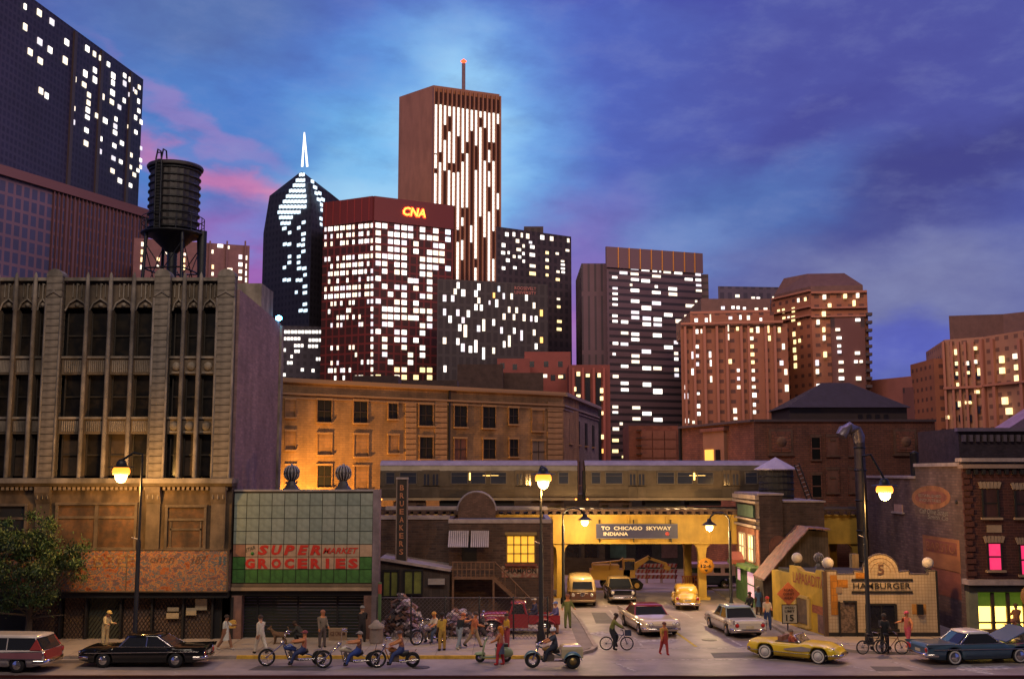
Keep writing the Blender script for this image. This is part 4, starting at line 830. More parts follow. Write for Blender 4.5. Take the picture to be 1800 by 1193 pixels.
# ---------------------------------------------------------------- tan brick warehouse behind
def tan_building():
    A = hY(470, 666.8, 88.6); z = hY(495, 668, 90).z; A.z = z; B = hZ(990, 692, z); Cn = hZ(1057, 719, z); Cn = B + (Cn - B) * .9
    F, G = Face(A, B), Face(B, Cn); o = V0(A); t = thing('tan_warehouse', 'tan brick warehouse with black empty windows behind the train', 'building', o)
    br = M('tan_brick', (.38, .215, .09), .85, var=.35, scale=.5, streak=.3, brick=(.55, .2, .028, (.28, .165, .08)), col2=(.32, .18, .075), bump=.3)
    br2 = M('grey_brick', (.24, .19, .17), .85, var=.3, scale=.5, brick=(.42, .16, .02, (.16, .12, .11)), bump=.3); bb = M('brick_infill', (.31, .165, .07), .85, var=.4, scale=1.2, brick=(.42, .16, .018, (.22, .13, .07)))
    MB().prism([(0, 0), tuple((B - A).xy), tuple((B - A).xy + Vector((2, 8))), (2, 14)], 0, z, top_m=1).build('front_wall', [br, M('tar_roof', (.05, .045, .05), .9)], t)
    MB().slab([G.at(0, 0, 0) - o, G.at(G.L, 0, 0) - o, G.at(G.L, z, 0) - o, G.at(0, z, 0) - o], (-2.2, 1.2, 0)).build('side_wall', br2, t, fix=True)
    stone = M('tan_coping', (.33, .20, .11), .8, var=.35)
    for ff, m_ in ((F, stone), (G, M('grey_coping', (.26, .2, .19), .8, var=.35))):
        for (zz, h, d) in ((z - .05, .35, .45), (z - 1.15, .16, .22), (z - 1.5, .10, .14)): piece('cornice', m_, t, ff.at(ff.L / 2, zz, d / 2 - .02) - o, (ff.L - .04, d, h), ff.ang)
    pxpiece(F, 'drain_pipe', black, t, 787.6, 790.4, 683, 812, .15)
    quoin = M('tan_quoin', (.35, .205, .10), .85, var=.35)
    for x0, x1 in ((712, 731), (764, 785), (962, 988)):
        for k in range(11): pxpiece(F, 'quoin_course', quoin, t, x0, x1, 706 + k * 9.4, 714.0 + k * 9.4, .10)
    sl = M('stone_sill', (.36, .21, .095), .8, var=.3)
    sashd = M('old_sash', (.035, .022, .014), .7)
    def win(ff, x0, x1, y0, y1, mat, arch=False):
        w = pxpiece(ff, 'window', mat, t, x0, x1, y0, y1, .06)
        cut = pxpiece(ff, 'sill', sl, t, x0 - 1.6, x1 + 1.6, y1, y1 + 2.6, .26); pxpiece(ff, 'lintel', sl, t, x0 - 1.8, x1 + 1.8, y0 - 3.4, y0, .16)
        for q in (x0 - 1.2, x1): pxpiece(ff, 'jamb', bb, t, q, q + 1.2, y0, y1, .14)
        if mat is not bb: pxpiece(ff, 'sash_rail', sashd, t, x0, x1, (y0 + y1) / 2 - .8, (y0 + y1) / 2 + .8, .1); pxpiece(ff, 'sash_bar', sashd, t, (x0 + x1) / 2 - .5, (x0 + x1) / 2 + .5, y0, y1, .09)
    blackw = M('void_black', (.003, .003, .004), .9, var=0); brown = M('board_brown', (.15, .06, .04), .8, var=.3)
    for w in ((557, 582, 703, 742), (621, 645, 705, 743), (682, 698, 709, 736), (736, 760, 711, 748), (798, 820, 713, 750), (848, 870, 715, 752), (894, 910, 717, 745), (737, 760, 768, 806), (849, 870, 772, 806), (895, 910, 772, 802), (557, 582, 818, 856)): win(F, *w, blackw)
    for w in ((558, 582, 763, 799), (622, 646, 764, 802), (682, 700, 765, 796), (501, 518, 703, 733), (501, 518, 758, 790), (935, 955, 721, 757), (622, 646, 820, 860), (501, 518, 818, 850)): win(F, *w, bb)
    win(F, 798, 819, 771, 808, brown); win(F, 935, 957, 775, 812, M('board_grey', (.2, .14, .1), .8))
    for k in range(4):
        for r in range(2):
            u0 = G.L * (.12 + .22 * k); h0 = z - 2.3 - r * 4.2; piece('window', blackw, t, G.at(u0 + .9, h0 - 1.2, .03) - o, (1.5, .08, 2.5), G.ang); piece('sill', sl, t, G.at(u0 + .9, h0 - 2.5, .1) - o, (1.9, .2, .14), G.ang)
    dkm = M('roof_plant_dark', (.07, .045, .04), .85, var=.4)
    for (x0, x1, y0, y1, Y) in ((620, 700, 660, 674, 97), (804, 884, 640, 676, 106), (700, 804, 668, 682, 100), (840, 955, 655, 690, 108)):
        a, b = hY(x0, y0, Y), hY(x1, y0, Y); MB().bx(a.x - o.x, b.x - o.x, Y - o.y, Y - o.y + 3, z - 1, a.z).build('roof_plant', dkm, t)
tan_building()
# hidden yard lamp behind the supermarket that warms the warehouse wall
lamp('SPOT', 'yard_lamp', (-18.0, 85.3, 4.6), 17000, (1.0, .47, .08), .4, (R(98), 0, R(-32)), spot=140)

# ---------------------------------------------------------------- elevated railway
def railway():
    t = thing('elevated_railway', 'elevated railway deck with yellow steel girder over the side street', 'bridge', (0, 78, 0))
    ys = M('girder_yellow', (.60, .37, .06), .6, var=.25, scale=.8, streak=.3); zt, zb = 5.85, 4.02
    for x0, x1 in ((-12, 2.2), (2.2, 15.6), (15.6, 40)):
        MB().bx(x0 + .02, x1 - .02, 0, .3, zb, zt).build('girder', ys, t); MB().bx(x0 + .02, x1 - .02, -.18, .45, zb - .12, zb).build('flange', ys, t); MB().bx(x0 + .02, x1 - .02, -.18, .45, zt, zt + .1).build('flange', ys, t)
    MB().bx(-12, 40, 6, 6.3, zb, zt).build('girder', ys, t)
    rust = M('tie_wood', (.11, .06, .04), .85, var=.5, scale=3)
    for k in range(88): piece('tie', rust, t, (-11.5 + k * .58, 2.9 + random.uniform(-.05, .05), zt + .22), (.26, 6.9 + random.uniform(-.2, .2), .22))
    steel = M('rail_steel', (.35, .33, .36), .3, metal=.9, var=.2)
    for y in (.5, 1.5, 2.95, 3.2, 4.4): MB().bx(-40, 45, y, y + .1, zt + .34, zt + .52).build('rail', steel, t)
    MB().bx(-40, -12, 0, 6, 4.5, zt + .3).build('deck', rust, t); MB().bx(-12, 40, .4, 5.9, zt - .1, zt + .08).build('deck', black, t)
    MB().bx(-12, 40, -.5, -.35, zt + .34, zt + .48).build('guard_timber', rust, t)
    for k, (x, y) in enumerate(((3.45, .3), (13.5, .3), (3.45, 6), (13.4, 6), (24.5, .3), (24.5, 6))):
        mb = MB(); mb.loft([[(x + sx * w, y + sy * .26, z) for sx, sy in ((-1, -1), (1, -1), (1, 1), (-1, 1))] for (w, z) in ((.28, 0), (.26, 3.1), (.34, 3.6), (.58, zb - .15))], smooth=False); c = mb.build('column', ys, t)
        MB().bx(x - .5, x + .5, y - .4, y + .4, 0, .18).build('column_foot', ys, c)
    for x in (2.9, 8.3, 11, 14.2): MB().bx(x - .05, x + .05, -.1, 0, zb, zt).build('stiffener', ys, t)
railway()
# direction sign hung on the girder
def bridge_sign():
    F = Face((0, 77.75), (20, 77.75)); a, b = F.hit(1048, 946), F.hit(1191, 920); t = thing('direction_sign', 'blue road sign with white lettering hung on the yellow girder', 'sign', ((a.x + b.x) / 2, 77.75, a.z))
    w, h = b.x - a.x, b.z - a.z; MB().bx(-w / 2, w / 2, -.05, .02, 0, h).build('panel', M('sign_blue', (.035, .035, .10), .5, var=.2), t)
    wh = M('sign_white', (.75, .68, .55), .6, var=.15); f = MB(); f.bx(-w / 2, w / 2, -.065, -.03, h - .04, h); f.bx(-w / 2, w / 2, -.065, -.03, 0, .04); f.build('border', M('sign_border', (.2, .18, .2), .6), t)
    text('TO  CHICAGO  SKYWAY', wh, t, 'lettering', (-.05, -.07, h * .70), w * .86, h * .26, bold=.03); text('INDIANA', wh, t, 'lettering', (-w * .26, -.07, h * .32), w * .30, h * .24, bold=.03)
    MB().lathe([(0, -.02), (.16, -.02), (.16, 0)], (w * .37, -.07, h * .33), 6, axis='Y').build('shield', M('shield_red', (.5, .08, .08), .6), t)
    for q in (-.46, -.04, .42): MB().bx(w * q - .03, w * q + .03, -.02, .22, -.25, h + .28).build('bracket', iron, t)
bridge_sign()
def clearance_sign():
    p = hY(1241, 994, 77.2); t = thing('clearance_sign', 'orange octagonal clearance sign on the yellow column', 'sign', (p.x, 77.2, p.z))
    MB().lathe([(0, -.04), (.58, -.04), (.58, 0)], n=8, axis='Y').build('plate', M('sign_orange', (.60, .26, .02), .6), t)
    text('12-6', black, t, 'lettering', (0, -.06, 0), .75, .24, bold=.03)
    for s in (-1, 1): MB().slab([(-.14, -.055, s * .24), (.14, -.055, s * .24), (0, -.055, s * .42)], (0, .01, 0)).build('arrow', black, t, fix=True)
clearance_sign()

# ---------------------------------------------------------------- train
def train_car(label, px0, px1, end_left):
    Y = 81.3; a, b = hY(px0, 845, Y), hY(px1, 845, Y); L = b.x - a.x; t = thing('train_car', label, 'train car', (a.x, Y, 6.35), 0, 'train cars on the elevated railway')
    st = M('stainless_steel', (.155, .118, .088), .42, metal=.6, var=.25, scale=1.5, streak=.3); flu = M('stainless_fluted', (.145, .11, .08), .38, metal=.65, var=.2, brick=(80, .12, .02, (.13, .10, .08), 0))
    w = 1.35; z0, zt = .55, 3.42
    sec = [(-w, z0), (-w * 1.02, 1.3), (-w, 2.7), (-w * .93, 3.05), (-w * .70, 3.30), (-w * .3, zt), (w * .3, zt), (w * .7, 3.3), (w * .93, 3.05), (w, 2.7), (w * 1.02, 1.3), (w, z0)]
    MB().loft([[(x, y, z) for y, z in sec] for x in (0, .12, L - .12, L)], smooth=False).build('body', st, t, fix=True)
    MB().loft([[(x, y, z + .035) for y, z in sec[3:9]] for x in (-.03, L + .03)], closed=False, caps=False, smooth=True).build('roof', M('car_roof', (.22, .19, .21), .55, metal=.3, var=.3), t)
    MB().bx(.1, L - .1, -w * 1.045, -w, .75, 1.35).build('fluted_panel', flu, t); MB().bx(.0, L, -w * 1.07, -w, .55, .72).build('skirt', M('skirt_tan', (.42, .30, .18), .5, var=.2), t)
    MB().bx(0, L, -w * 1.06, -w, 1.56, 1.62).build('belt_rail', st, t)
    gl = M('train_glass', (.04, .045, .07), .08, var=.25, scale=.6, spec=.8); fr = M('window_gasket', (.14, .11, .09), .5); glow = M('train_lamp_and_reflection', (.8, .5, .2), .5, var=0, emit=(1, .6, .15), es=4)
    def win(x, wd, z, h, mat=gl, nm='window'):
        o = MB().bx(x, x + wd, -w * 1.055, -w * .99, z, z + h).build(nm, mat, t); m_ = MB()
        for q in (x, x + wd): m_.bx(q - .03, q + .03, -w * 1.075, -w, z - .03, z + h + .03)
        m_.bx(x, x + wd, -w * 1.075, -w, z - .04, z + .02); m_.bx(x, x + wd, -w * 1.075, -w, z + h - .02, z + h + .04); m_.bx(x, x + wd, -w * 1.07, -w, z + h * .7 - .015, z + h * .7 + .015); m_.build('window_frame', fr, o)
    for x in (.06, .48): win(L * (.10 if x < .3 else .36) , L * .085, 1.75, .82); 
    win(L * .46, L * .075, 1.75, .82); win(L * .56, L * .08, 1.75, .82); win(L * .03, L * .045, 1.75, .82); win(L * .905, L * .05, 1.75, .82); win(L * .80, L * .06, 1.75, .82)
    for dx in (.215, .685):
        for k in range(2):
            x = L * (dx + .045 * k); d = MB().bx(x, x + L * .042, -w * 1.06, -w, .74, 2.75).build('door', st, t)
            for q in (.18, .58): MB().bx(x + L * .042 * q, x + L * .042 * (q + .24), -w * 1.08, -w, 1.65, 2.45).build('door_pane', gl, d)
    for k in range(2): piece('interior_lamp', glow, t, (L * (.545 if end_left else .455), -w * 1.058, 2.3 - k * .25), (.10, .05, .5 if not k else .06))
    MB().bx(L * .52, L * .6, -w * 1.06, -w, 2.32, 2.36).build('lamp_reflection', glow, t)  # glowing bar that paints a lamp's reflection onto the car side
    bog = M('bogie_rust', (.13, .07, .045), .7, var=.4, scale=3); wh = M('wheel_steel', (.12, .10, .09), .4, metal=.7)
    MB().bx(L * .30, L * .48, -1.1, 1.1, .12, .5).build('equipment_box', black, t); MB().bx(L * .52, L * .68, -1.1, 1.1, .15, .5).build('equipment_box', black, t)
    for c in (L * .15, L * .85):
        g = MB(); g.bx(c - 1.2, c + 1.2, -1.12, -.95, .22, .42); g.bx(c - .5, c + .5, -1.16, -.95, .1, .55); g.bx(c - 1.2, c - 1.0, -1.15, -.9, .05, .45); g.bx(c + 1.0, c + 1.2, -1.15, -.9, .05, .45); g.bx(c - 1.0, c + 1.0, -.9, .95, .3, .52); b_ = g.build('bogie', bog, t)
        for dx in (-.75, .75): MB().lathe([(.36, -.08), (.36, .08)], (c + dx, -.78, .36), 16, axis='Y').build('wheel', wh, b_)
    tl = M('train_tail_lamp', (.8, .2, .05), .4, var=0, emit=(1, .3, .05), es=6)
    for x in (.12, L - .12): MB().lathe([(0, -.07), (.06, -.05), (.06, 0)], (x, -w * 1.06, .62), 8, axis='Y').build('marker_lamp', tl, t)
    MB().bx(L - .01 if not end_left else -.12, L + .1 if not end_left else 0, -.5, .5, .6, 2.7).build('end_door', black, t)
train_car('stainless steel train car on the left, behind the brick tavern', 672, 1013, False)
train_car('stainless steel train car on the right, above the direction sign', 1027, 1372, True)
# ================================================================== MIDDLE OF THE BLOCK
dkbrick = M('dark_brick', (.12, .065, .05), .85, var=.4, scale=.6, streak=.3, brick=(.45, .15, .022, (.10, .065, .055)), col2=(.06, .032, .028), bump=.35)
snow = M('pale_coping', (.33, .27, .28), .7, var=.35, scale=2)
tar = M('tar_roof', (.05, .045, .05), .9)
lampglass = M('lamp_globe', (.9, .7, .4), .5, var=0, emit=(1.0, .27, .02), es=2.8); lampcore = M('lamp_core', (.9, .8, .6), .5, var=0, emit=(1.0, .80, .40), es=6)
whiteglow = M('lamp_globe_pale', (.9, .8, .6), .5, var=0, emit=(1.0, .70, .24), es=4)

def tavern():
    Y = 68.0; F = Face((-10, Y), (3, Y)); o = Vector((-3.9, Y, 0))
    t = thing('brick_tavern', 'dark brick tavern with outside stair, striped awning and lit window', 'building', o)
    z1 = 6.04; xr = 2.4; zl = 6.2
    MB().bx(0, xr + 3.9, 0, 8, 0, z1 - .25).build('wall', dkbrick, t); MB().bx(-4.8, -.002, 1.6, 8, 0, zl - .25).build('wing_wall', dkbrick, t)
    MB().bx(.3, xr + 3.6, .3, 7.7, z1 - .24, z1 - .2).build('roof', tar, t)
    for (x0, x1, y0, y1, z) in ((-.05, xr + 3.95, -.08, .3, z1), (xr + 3.62, xr + 3.95, .32, 8, z1), (-4.85, -.06, 1.5, 1.9, zl), (-4.85, xr + 3.95, 7.7, 8.05, z1 + .55)): MB().bx(x0, x1, y0, y1, z - .24, z).build('coping', snow, t)
    # round-topped brick parapet
    P = [hY(838 + 33 * math.cos(math.pi * k / 14), 898 - 33 * math.sin(math.pi * k / 14), 75.2) for k in range(15)]; P = [hY(871, 915, 75.2)] + P + [hY(805, 915, 75.2)]
    MB().slab([p - o for p in P], (0, .5, 0)).build('round_parapet', M('round_parapet_brick', (.19, .10, .075), .85, var=.4, scale=1.5, brick=(.26, .09, .012, (.10, .06, .05))), t, fix=True)
    Q = [p - o for p in P[1:-1]]; MB().tube([q + Vector((0, .2, .03)) for q in Q], .10, 5).build('parapet_edge', snow, t)
    # awning, door, balcony, stair
    aw = M('awning_pale', (.42, .36, .42), .6, var=.2); a = lambda px, py, out=0.0: F.hit(px, py) - o
    al, ar = a(789, 932), a(860, 958)
    n = 20
    for k in range(n):
        x0 = al.x + (ar.x - al.x) * k / n; w = (ar.x - al.x) / n
        if k == n // 2: continue
        MB().add([(x0 + .01, -.05, al.z), (x0 + w * .85, -.05, al.z), (x0 + w * .85, -1.05, ar.z), (x0 + .01, -1.05, ar.z), (x0 + .01, -.05, al.z - .04), (x0 + w * .85, -.05, al.z - .04), (x0 + w * .85, -1.05, ar.z - .04), (x0 + .01, -1.05, ar.z - .04)], [(0, 1, 2, 3)[::-1], (4, 5, 6, 7), (0, 4, 7, 3), (1, 2, 6, 5), (3, 7, 6, 2)]).build('awning_slat', aw, t, fix=True)
    wood = M('stair_wood', (.16, .085, .055), .8, var=.4, scale=3); d0, d1 = a(812, 955), a(838, 988); MB().bx(d0.x, d1.x, -.06, 0, d1.z, d0.z + .5).build('door', black, t)
    b0, b1 = a(797, 1009), a(870, 985); zb = b0.z
    MB().bx(b0.x, b1.x, -1.5, -.02, zb - .16, zb).build('balcony_floor', wood, t)
    for x in (b0.x + .06, b1.x - .06): MB().bx(x - .06, x + .06, -1.5, -1.38, .1, zb - .16).build('balcony_post', wood, t)
    r = MB()
    for k in range(10): x = b0.x + .04 + (b1.x - b0.x - .08) * k / 9; r.bx(x - .03, x + .03, -1.49, -1.43, zb, zb + .85)
    r.bx(b0.x, b1.x, -1.5, -1.42, zb + .82, zb + .9); r.bx(b0.x, b1.x, -1.5, -1.42, zb + .4, zb + .46); r.build('railing', wood, t)
    e = a(938, 1066); x0, x1 = b1.x, b1.x + 2.5; nst = 12
    for y in (-1.5, -.55): MB().slab([(x0, y, zb), (x0, y, zb - .3), (x1, y, .1), (x1 + .25, y, .1)], (0, .08, 0)).build('stair_stringer', wood, t, fix=True)
    for k in range(nst): f = (k + .5) / nst; piece('stair_tread', wood, t, (x0 + (x1 - x0) * f, -1.0, zb - (zb - .1) * f), (.26, .86, .05))
    MB().tube([(x0, -1.46, zb + .88), (x1 + .1, -1.46, .95)], .05, 5).build('stair_rail', wood, t)
    for f in (.25, .5, .75, 1.0): MB().tube([(x0 + (x1 - x0) * f, -1.46, zb * (1 - f)), (x0 + (x1 - x0) * f, -1.46, zb * (1 - f) + .9)], .035, 4).build('stair_baluster', wood, t)
    # lit window with muntins
    lw = M('amber_pane', (.8, .5, .1), .6, var=.5, scale=1.6, emit=(1.0, .46, .03), es=.95)
    w0, w1 = a(891, 941), a(940, 988); w = MB().bx(w0.x, w1.x, -.06, .02, w1.z, w0.z).build('window', lw, t); f = MB(); fm = M('amber_window_bar', (.25, .17, .06), .7)
    for k in range(5): q = w0.x + (w1.x - w0.x) * k / 4; f.bx(q - .035, q + .035, -.12, -.04, w1.z, w0.z)
    for k in range(4): q = w1.z + (w0.z - w1.z) * k / 3; f.bx(w0.x, w1.x, -.12, -.04, q - .03, q + .03)
    f.build('muntins', fm, w); MB().bx(w0.x - .12, w1.x + .12, -.25, .02, w1.z - .2, w1.z - .05).build('window_sill', M('sill_red', (.2, .06, .04), .8), w); MB().bx(w0.x - .12, w1.x + .12, -.22, .02, w0.z + .04, w0.z + .22).build('window_lintel', fm, w)
    # painted wall sign
    c0, c1 = a(882, 994), a(946, 1014); sgn = MB().bx(c0.x, c1.x, -.03, 0, c1.z, c0.z).build('wall_sign', M('champion_red', (.28, .10, .08), .85, var=.6, scale=3, col2=(.30, .22, .17)), t); text('CHAMPION', black, sgn, 'lettering', ((c0.x + c1.x) / 2, -.05, (c0.z + c1.z) / 2 + .05), (c1.x - c0.x) * .9, .3, bold=.02)
    # lean-to in front of the wing
    G = Face((-10, 66.2), (3, 66.2)); p = [G.hit(669, 983), G.hit(790, 1003)]; x0, x1 = p[0].x - o.x, p[1].x - o.x; z0, zz1 = p[0].z, p[1].z
    MB().slab([(x0, -1.8, 0), (x1, -1.8, 0), (x1, -1.8, zz1), (x0, -1.8, z0)], (0, 3.3, 0)).build('lean_to', M('lean_to_boards', (.05, .035, .035), .8, var=.4, brick=(.22, 30, .01, (.02, .015, .015), 0)), t, fix=True)
    MB().slab([(x0, -2.05, z0 - .02), (x1 + .1, -2.05, zz1 - .02), (x1 + .1, -2.05, zz1 + .14), (x0, -2.05, z0 + .14)], (0, 3.6, 0)).build('lean_to_roof', snow, t, fix=True)
    gp = M('green_pane', (.14, .16, .04), .5, var=.5, scale=1.5)
    for (q0, q1, r0, r1) in ((674, 700, 1004, 1046), (711, 742, 1003, 1042)):
        u, v = G.hit(q0, r0) - o, G.hit(q1, r1) - o; w = MB().bx(u.x, v.x, -1.9, -1.82, v.z, u.z).build('window', gp, t); f = MB()
        for q in (u.x, (u.x + v.x) / 2, v.x): f.bx(q - .05, q + .05, -1.96, -1.84, v.z, u.z)
        f.bx(u.x - .05, v.x + .05, -1.97, -1.84, u.z, u.z + .12); f.bx(u.x - .05, v.x + .05, -1.97, -1.84, v.z - .1, v.z); f.build('window_frame', iron, w)
    u, v = G.hit(753, 1016) - o, G.hit(782, 1026) - o; MB().bx(u.x, v.x, -2.1, -1.82, v.z, u.z).build('vent_hood', M('galvanised', (.3, .27, .28), .5, var=.3), t)
    # rooftop and side trim
    MB().bx(xr + 3.9, xr + 4.05, 0, .2, 0, z1).build('corner_pilaster', M('round_parapet_brick', (.19, .1, .075)), t)
tavern()
def tavern_sign():
    F = Face((-10, 66.4), (3, 66.4)); a, b = F.hit(697, 985), F.hit(715, 842); t = thing('vertical_sign', 'tall narrow black sign with rusty vertical lettering on the tavern', 'sign', ((a.x + b.x) / 2, 66.4, a.z)); H = b.z - a.z
    MB().bx(-.3, .3, 0, .3, 0, H).build('panel', M('sign_black', (.03, .02, .018), .7, var=.4), t); MB().bx(-.37, .37, -.06, .36, H, H + .12).build('cap', snow, t)
    for s in (-1, 1): MB().bx(s * .32 - .03, s * .32 + .03, -.03, .33, 0, H).build('edge_trim', M('sign_edge', (.22, .16, .14), .6), t)
    rl = M('sign_letter_rust', (.42, .17, .09), .7, var=.4, scale=6)
    for k, s in enumerate('BRUEAKERS'): text(s, rl, t, 'letter', (0, -.02, H - .50 - k * .48), .25, .33, bold=.02)
    MB().bx(-.1, .1, .3, 1.8, H * .8, H * .83).build('bracket', iron, t); MB().bx(-.1, .1, .3, 1.8, H * .3, H * .33).build('bracket', iron, t)
tavern_sign()
# fence
def fence():
    Y, x0, x1, H = 58.95, -7.2, 1.9, 2.28; t = thing('chain_link_fence', 'chain-link fence along the pavement in front of the scrap yard', 'fence', (x0, Y, .1)); w = x1 - x0; H -= .1
    wire = M('fence_wire', (.11, .09, .10), .5, metal=.3); mb = MB(); st = .21
    n = int((w + H) / st) + 1
    for k in range(n):
        c = k * st
        for sgn in (1, -1):
            u0, v0, u1, v1 = c - H, 0, c, H
            if u0 < 0: v0 = -u0; u0 = 0
            if u1 > w: v1 = H - (u1 - w); u1 = w
            if v0 >= v1: continue
            a, b = (u0, v0), (u1, v1)
            if sgn < 0: a, b = (w - u0, v0), (w - u1, v1)
            mb.tube([(a[0], 0, a[1]), (b[0], 0, b[1])], .009, 3, caps=False, smooth=False)
    mb.build('wire_mesh', wire, t, kind='stuff')
    for k in range(6): MB().lathe([(.045, 0), (.045, H + .05), (0, H + .1)], (w * k / 5, .03, 0), 6).build('fence_post', iron, t)
    MB().tube([(0, .02, H), (w, .02, H)], .028, 5).build('top_rail', wire, t)
fence()
def scrap_heap(label, x0, x1, y0, y1, h, seed, n, cols):
    rr = random.Random(seed); mb = MB(); c = (x0 + x1) / 2
    for k in range(n):
        x = rr.gauss(c, (x1 - x0) / 4.2); x = min(max(x, x0), x1); y = rr.uniform(y0, y1); top = h * max(.12, 1 - abs((x - c) / ((x1 - x0) / 2)) ** 1.6); z = rr.uniform(0, top)
        s = rr.uniform(.14, .42); mb.box((x, y, z + .1), (s * rr.uniform(.4, 1.6), s, s * rr.uniform(.3, 1)), 0, rr.randrange(len(cols)), Euler((rr.uniform(-1, 1), rr.uniform(-1, 1), rr.uniform(0, 3))).to_matrix(), rr.uniform(.4, 1))
    prop(mb.build('scrap_heap', cols), label, 'scrap', None, 'stuff')
sc = [M('scrap_mauve', (.36, .22, .32), .6, var=.4, scale=4), M('scrap_dark', (.05, .04, .045), .7), M('scrap_pale', (.42, .33, .36), .6, var=.3), M('scrap_rust', (.2, .09, .06), .8, var=.4)]
scrap_heap('tall heap of mauve scrap behind the fence beside the supermarket', -7.1, -4.9, 59.6, 61.8, 2.2, 5, 260, sc)
scrap_heap('low heap of pale scrap behind the fence near the parked motorbike', -4.9, -.7, 59.7, 61.2, 1.3, 8, 260, sc)

# ---------------------------------------------------------------- behind the underpass
def underpass_backdrop():
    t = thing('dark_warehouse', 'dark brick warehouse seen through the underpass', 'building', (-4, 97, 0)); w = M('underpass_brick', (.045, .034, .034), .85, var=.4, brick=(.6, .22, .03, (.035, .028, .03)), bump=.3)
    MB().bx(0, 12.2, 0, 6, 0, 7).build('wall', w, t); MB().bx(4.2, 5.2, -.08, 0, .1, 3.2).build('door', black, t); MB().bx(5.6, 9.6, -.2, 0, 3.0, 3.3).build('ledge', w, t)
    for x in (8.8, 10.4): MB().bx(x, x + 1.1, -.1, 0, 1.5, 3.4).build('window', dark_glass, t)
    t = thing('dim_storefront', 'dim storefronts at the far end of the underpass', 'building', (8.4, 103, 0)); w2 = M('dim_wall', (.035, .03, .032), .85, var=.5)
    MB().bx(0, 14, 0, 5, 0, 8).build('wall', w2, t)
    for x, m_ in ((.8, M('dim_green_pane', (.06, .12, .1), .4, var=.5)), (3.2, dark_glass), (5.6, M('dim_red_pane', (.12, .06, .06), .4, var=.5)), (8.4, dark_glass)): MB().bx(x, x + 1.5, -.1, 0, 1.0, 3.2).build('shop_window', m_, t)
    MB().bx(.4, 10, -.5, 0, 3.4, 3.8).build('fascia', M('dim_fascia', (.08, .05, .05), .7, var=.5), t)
underpass_backdrop()
# ---------------------------------------------------------------- red brick warehouse, right of the train
redbrick = M('red_brick', (.29, .11, .075), .85, var=.35, scale=.4, streak=.3, brick=(.5, .18, .025, (.13, .065, .052)), col2=(.20, .075, .055), bump=.3)
def red_warehouse():
    Cn = hY(1325, 739, 90); z = Cn.z; L = hZ(1197, 749, z); L = Cn + (L - Cn) * .55 if False else hY(1197, 744, 104); L.z = z; Rr = hY(1643, 739, 90); o = V0(Cn)
    t = thing('red_warehouse', 'old red brick warehouse with black windows above the shed roofs', 'building', o); F, G = Face(Cn, Rr), Face(L, Cn)
    MB().prism([(0, 0), (Rr.x - o.x, 0), (Rr.x - o.x, 12), (L.x - o.x + 2, L.y - o.y + 2), (L.x - o.x, L.y - o.y)], 0, z, top_m=1).build('wall', [redbrick, tar], t)
    piece('coping', M('coping_dark', (.10, .07, .08), .8), t, F.at(F.L / 2, z, .1) - o, (F.L, .5, .2), F.ang); piece('coping', MATS['coping_dark'], t, G.at(G.L / 2, z, .1) - o, (G.L, .5, .2), G.ang)
    st = M('carved_stone', (.17, .09, .065), .85, var=.5, scale=2, bump=.5); blackw = MATS['void_black']; inf = M('red_infill', (.23, .10, .075), .85, var=.3, scale=1.5)
    for (x0, x1, y0, y1) in ((1351, 1393, 754, 798), (1570, 1610, 754, 798)):
        pxpiece(F, 'carved_panel', st, t, x0, x1, y0, y1, .18)
        for m in (1, 2): pxpiece(F, 'panel_moulding', redbrick, t, x0 + 4 * m, x1 - 4 * m, y0 + 4 * m, y1 - 4 * m, .18 + .09 * m)
        c = F.hit((x0 + x1) / 2, (y0 + y1) / 2) - o; MB().lathe([(0, -.55), (.25, -.5), (.42, -.42), (.45, -.3)], c, 10, axis='Y').build('rosette', st, t); pxpiece(F, 'panel_sill', st, t, x0 - 2, x1 + 2, y1, y1 + 3, .35)
    def win(x0, x1, y0, y1, mat):
        w = pxpiece(F, 'window', mat, t, x0, x1, y0, y1, .06); pxpiece(F, 'sill', st, t, x0 - 2, x1 + 2, y1, y1 + 3, .3); pxpiece(F, 'lintel', st, t, x0 - 2, x1 + 2, y0 - 5, y0, .14)
        for q in (x0 - 1.4, x1): pxpiece(F, 'jamb', redbrick, t, q, q + 1.4, y0, y1, .2)
        if mat is blackw: pxpiece(F, 'meeting_rail', inf, t, x0, x1, (y0 + y1) / 2 - 1, (y0 + y1) / 2 + 1, .1)
    win(1426, 1441, 769, 807, blackw); win(1427, 1443, 835, 873, blackw)
    for x in (1453, 1492): win(x, x + 20, 768, 800, inf); win(x, x + 20, 826, 865, inf); win(x, x + 20, 890, 905, inf)
    for x in (1461, 1500): pxpiece(F, 'vent', st, t, x - 2, x + 7, 771, 775, .16); pxpiece(F, 'vent', st, t, x - 2, x + 7, 837, 841, .16)
    # pale bay with an amber window on the receding face
    pxpiece(G, 'bay', M('bay_stucco', (.33, .17, .11), .8, var=.25), t, 1241, 1278, 757, 830, .3); o2 = pxpiece(G, 'lit_window', M('amber_blind', (.8, .5, .15), .7, var=.2, scale=3, emit=(1, .50, .07), es=1.3), t, 1246, 1260, 790, 816, .4); pxpiece(G, 'dark_window', dark_glass, t, 1264, 1272, 790, 818, .36)
    pxpiece(G, 'bay_cap', redbrick, t, 1238, 1281, 752, 758, .5); pxpiece(G, 'drain_pipe', black, t, 1196, 1199, 745, 825, .2)
    c = F.hit(1310, 750) - o; ce = hY(1637, 802, 86)
red_warehouse()
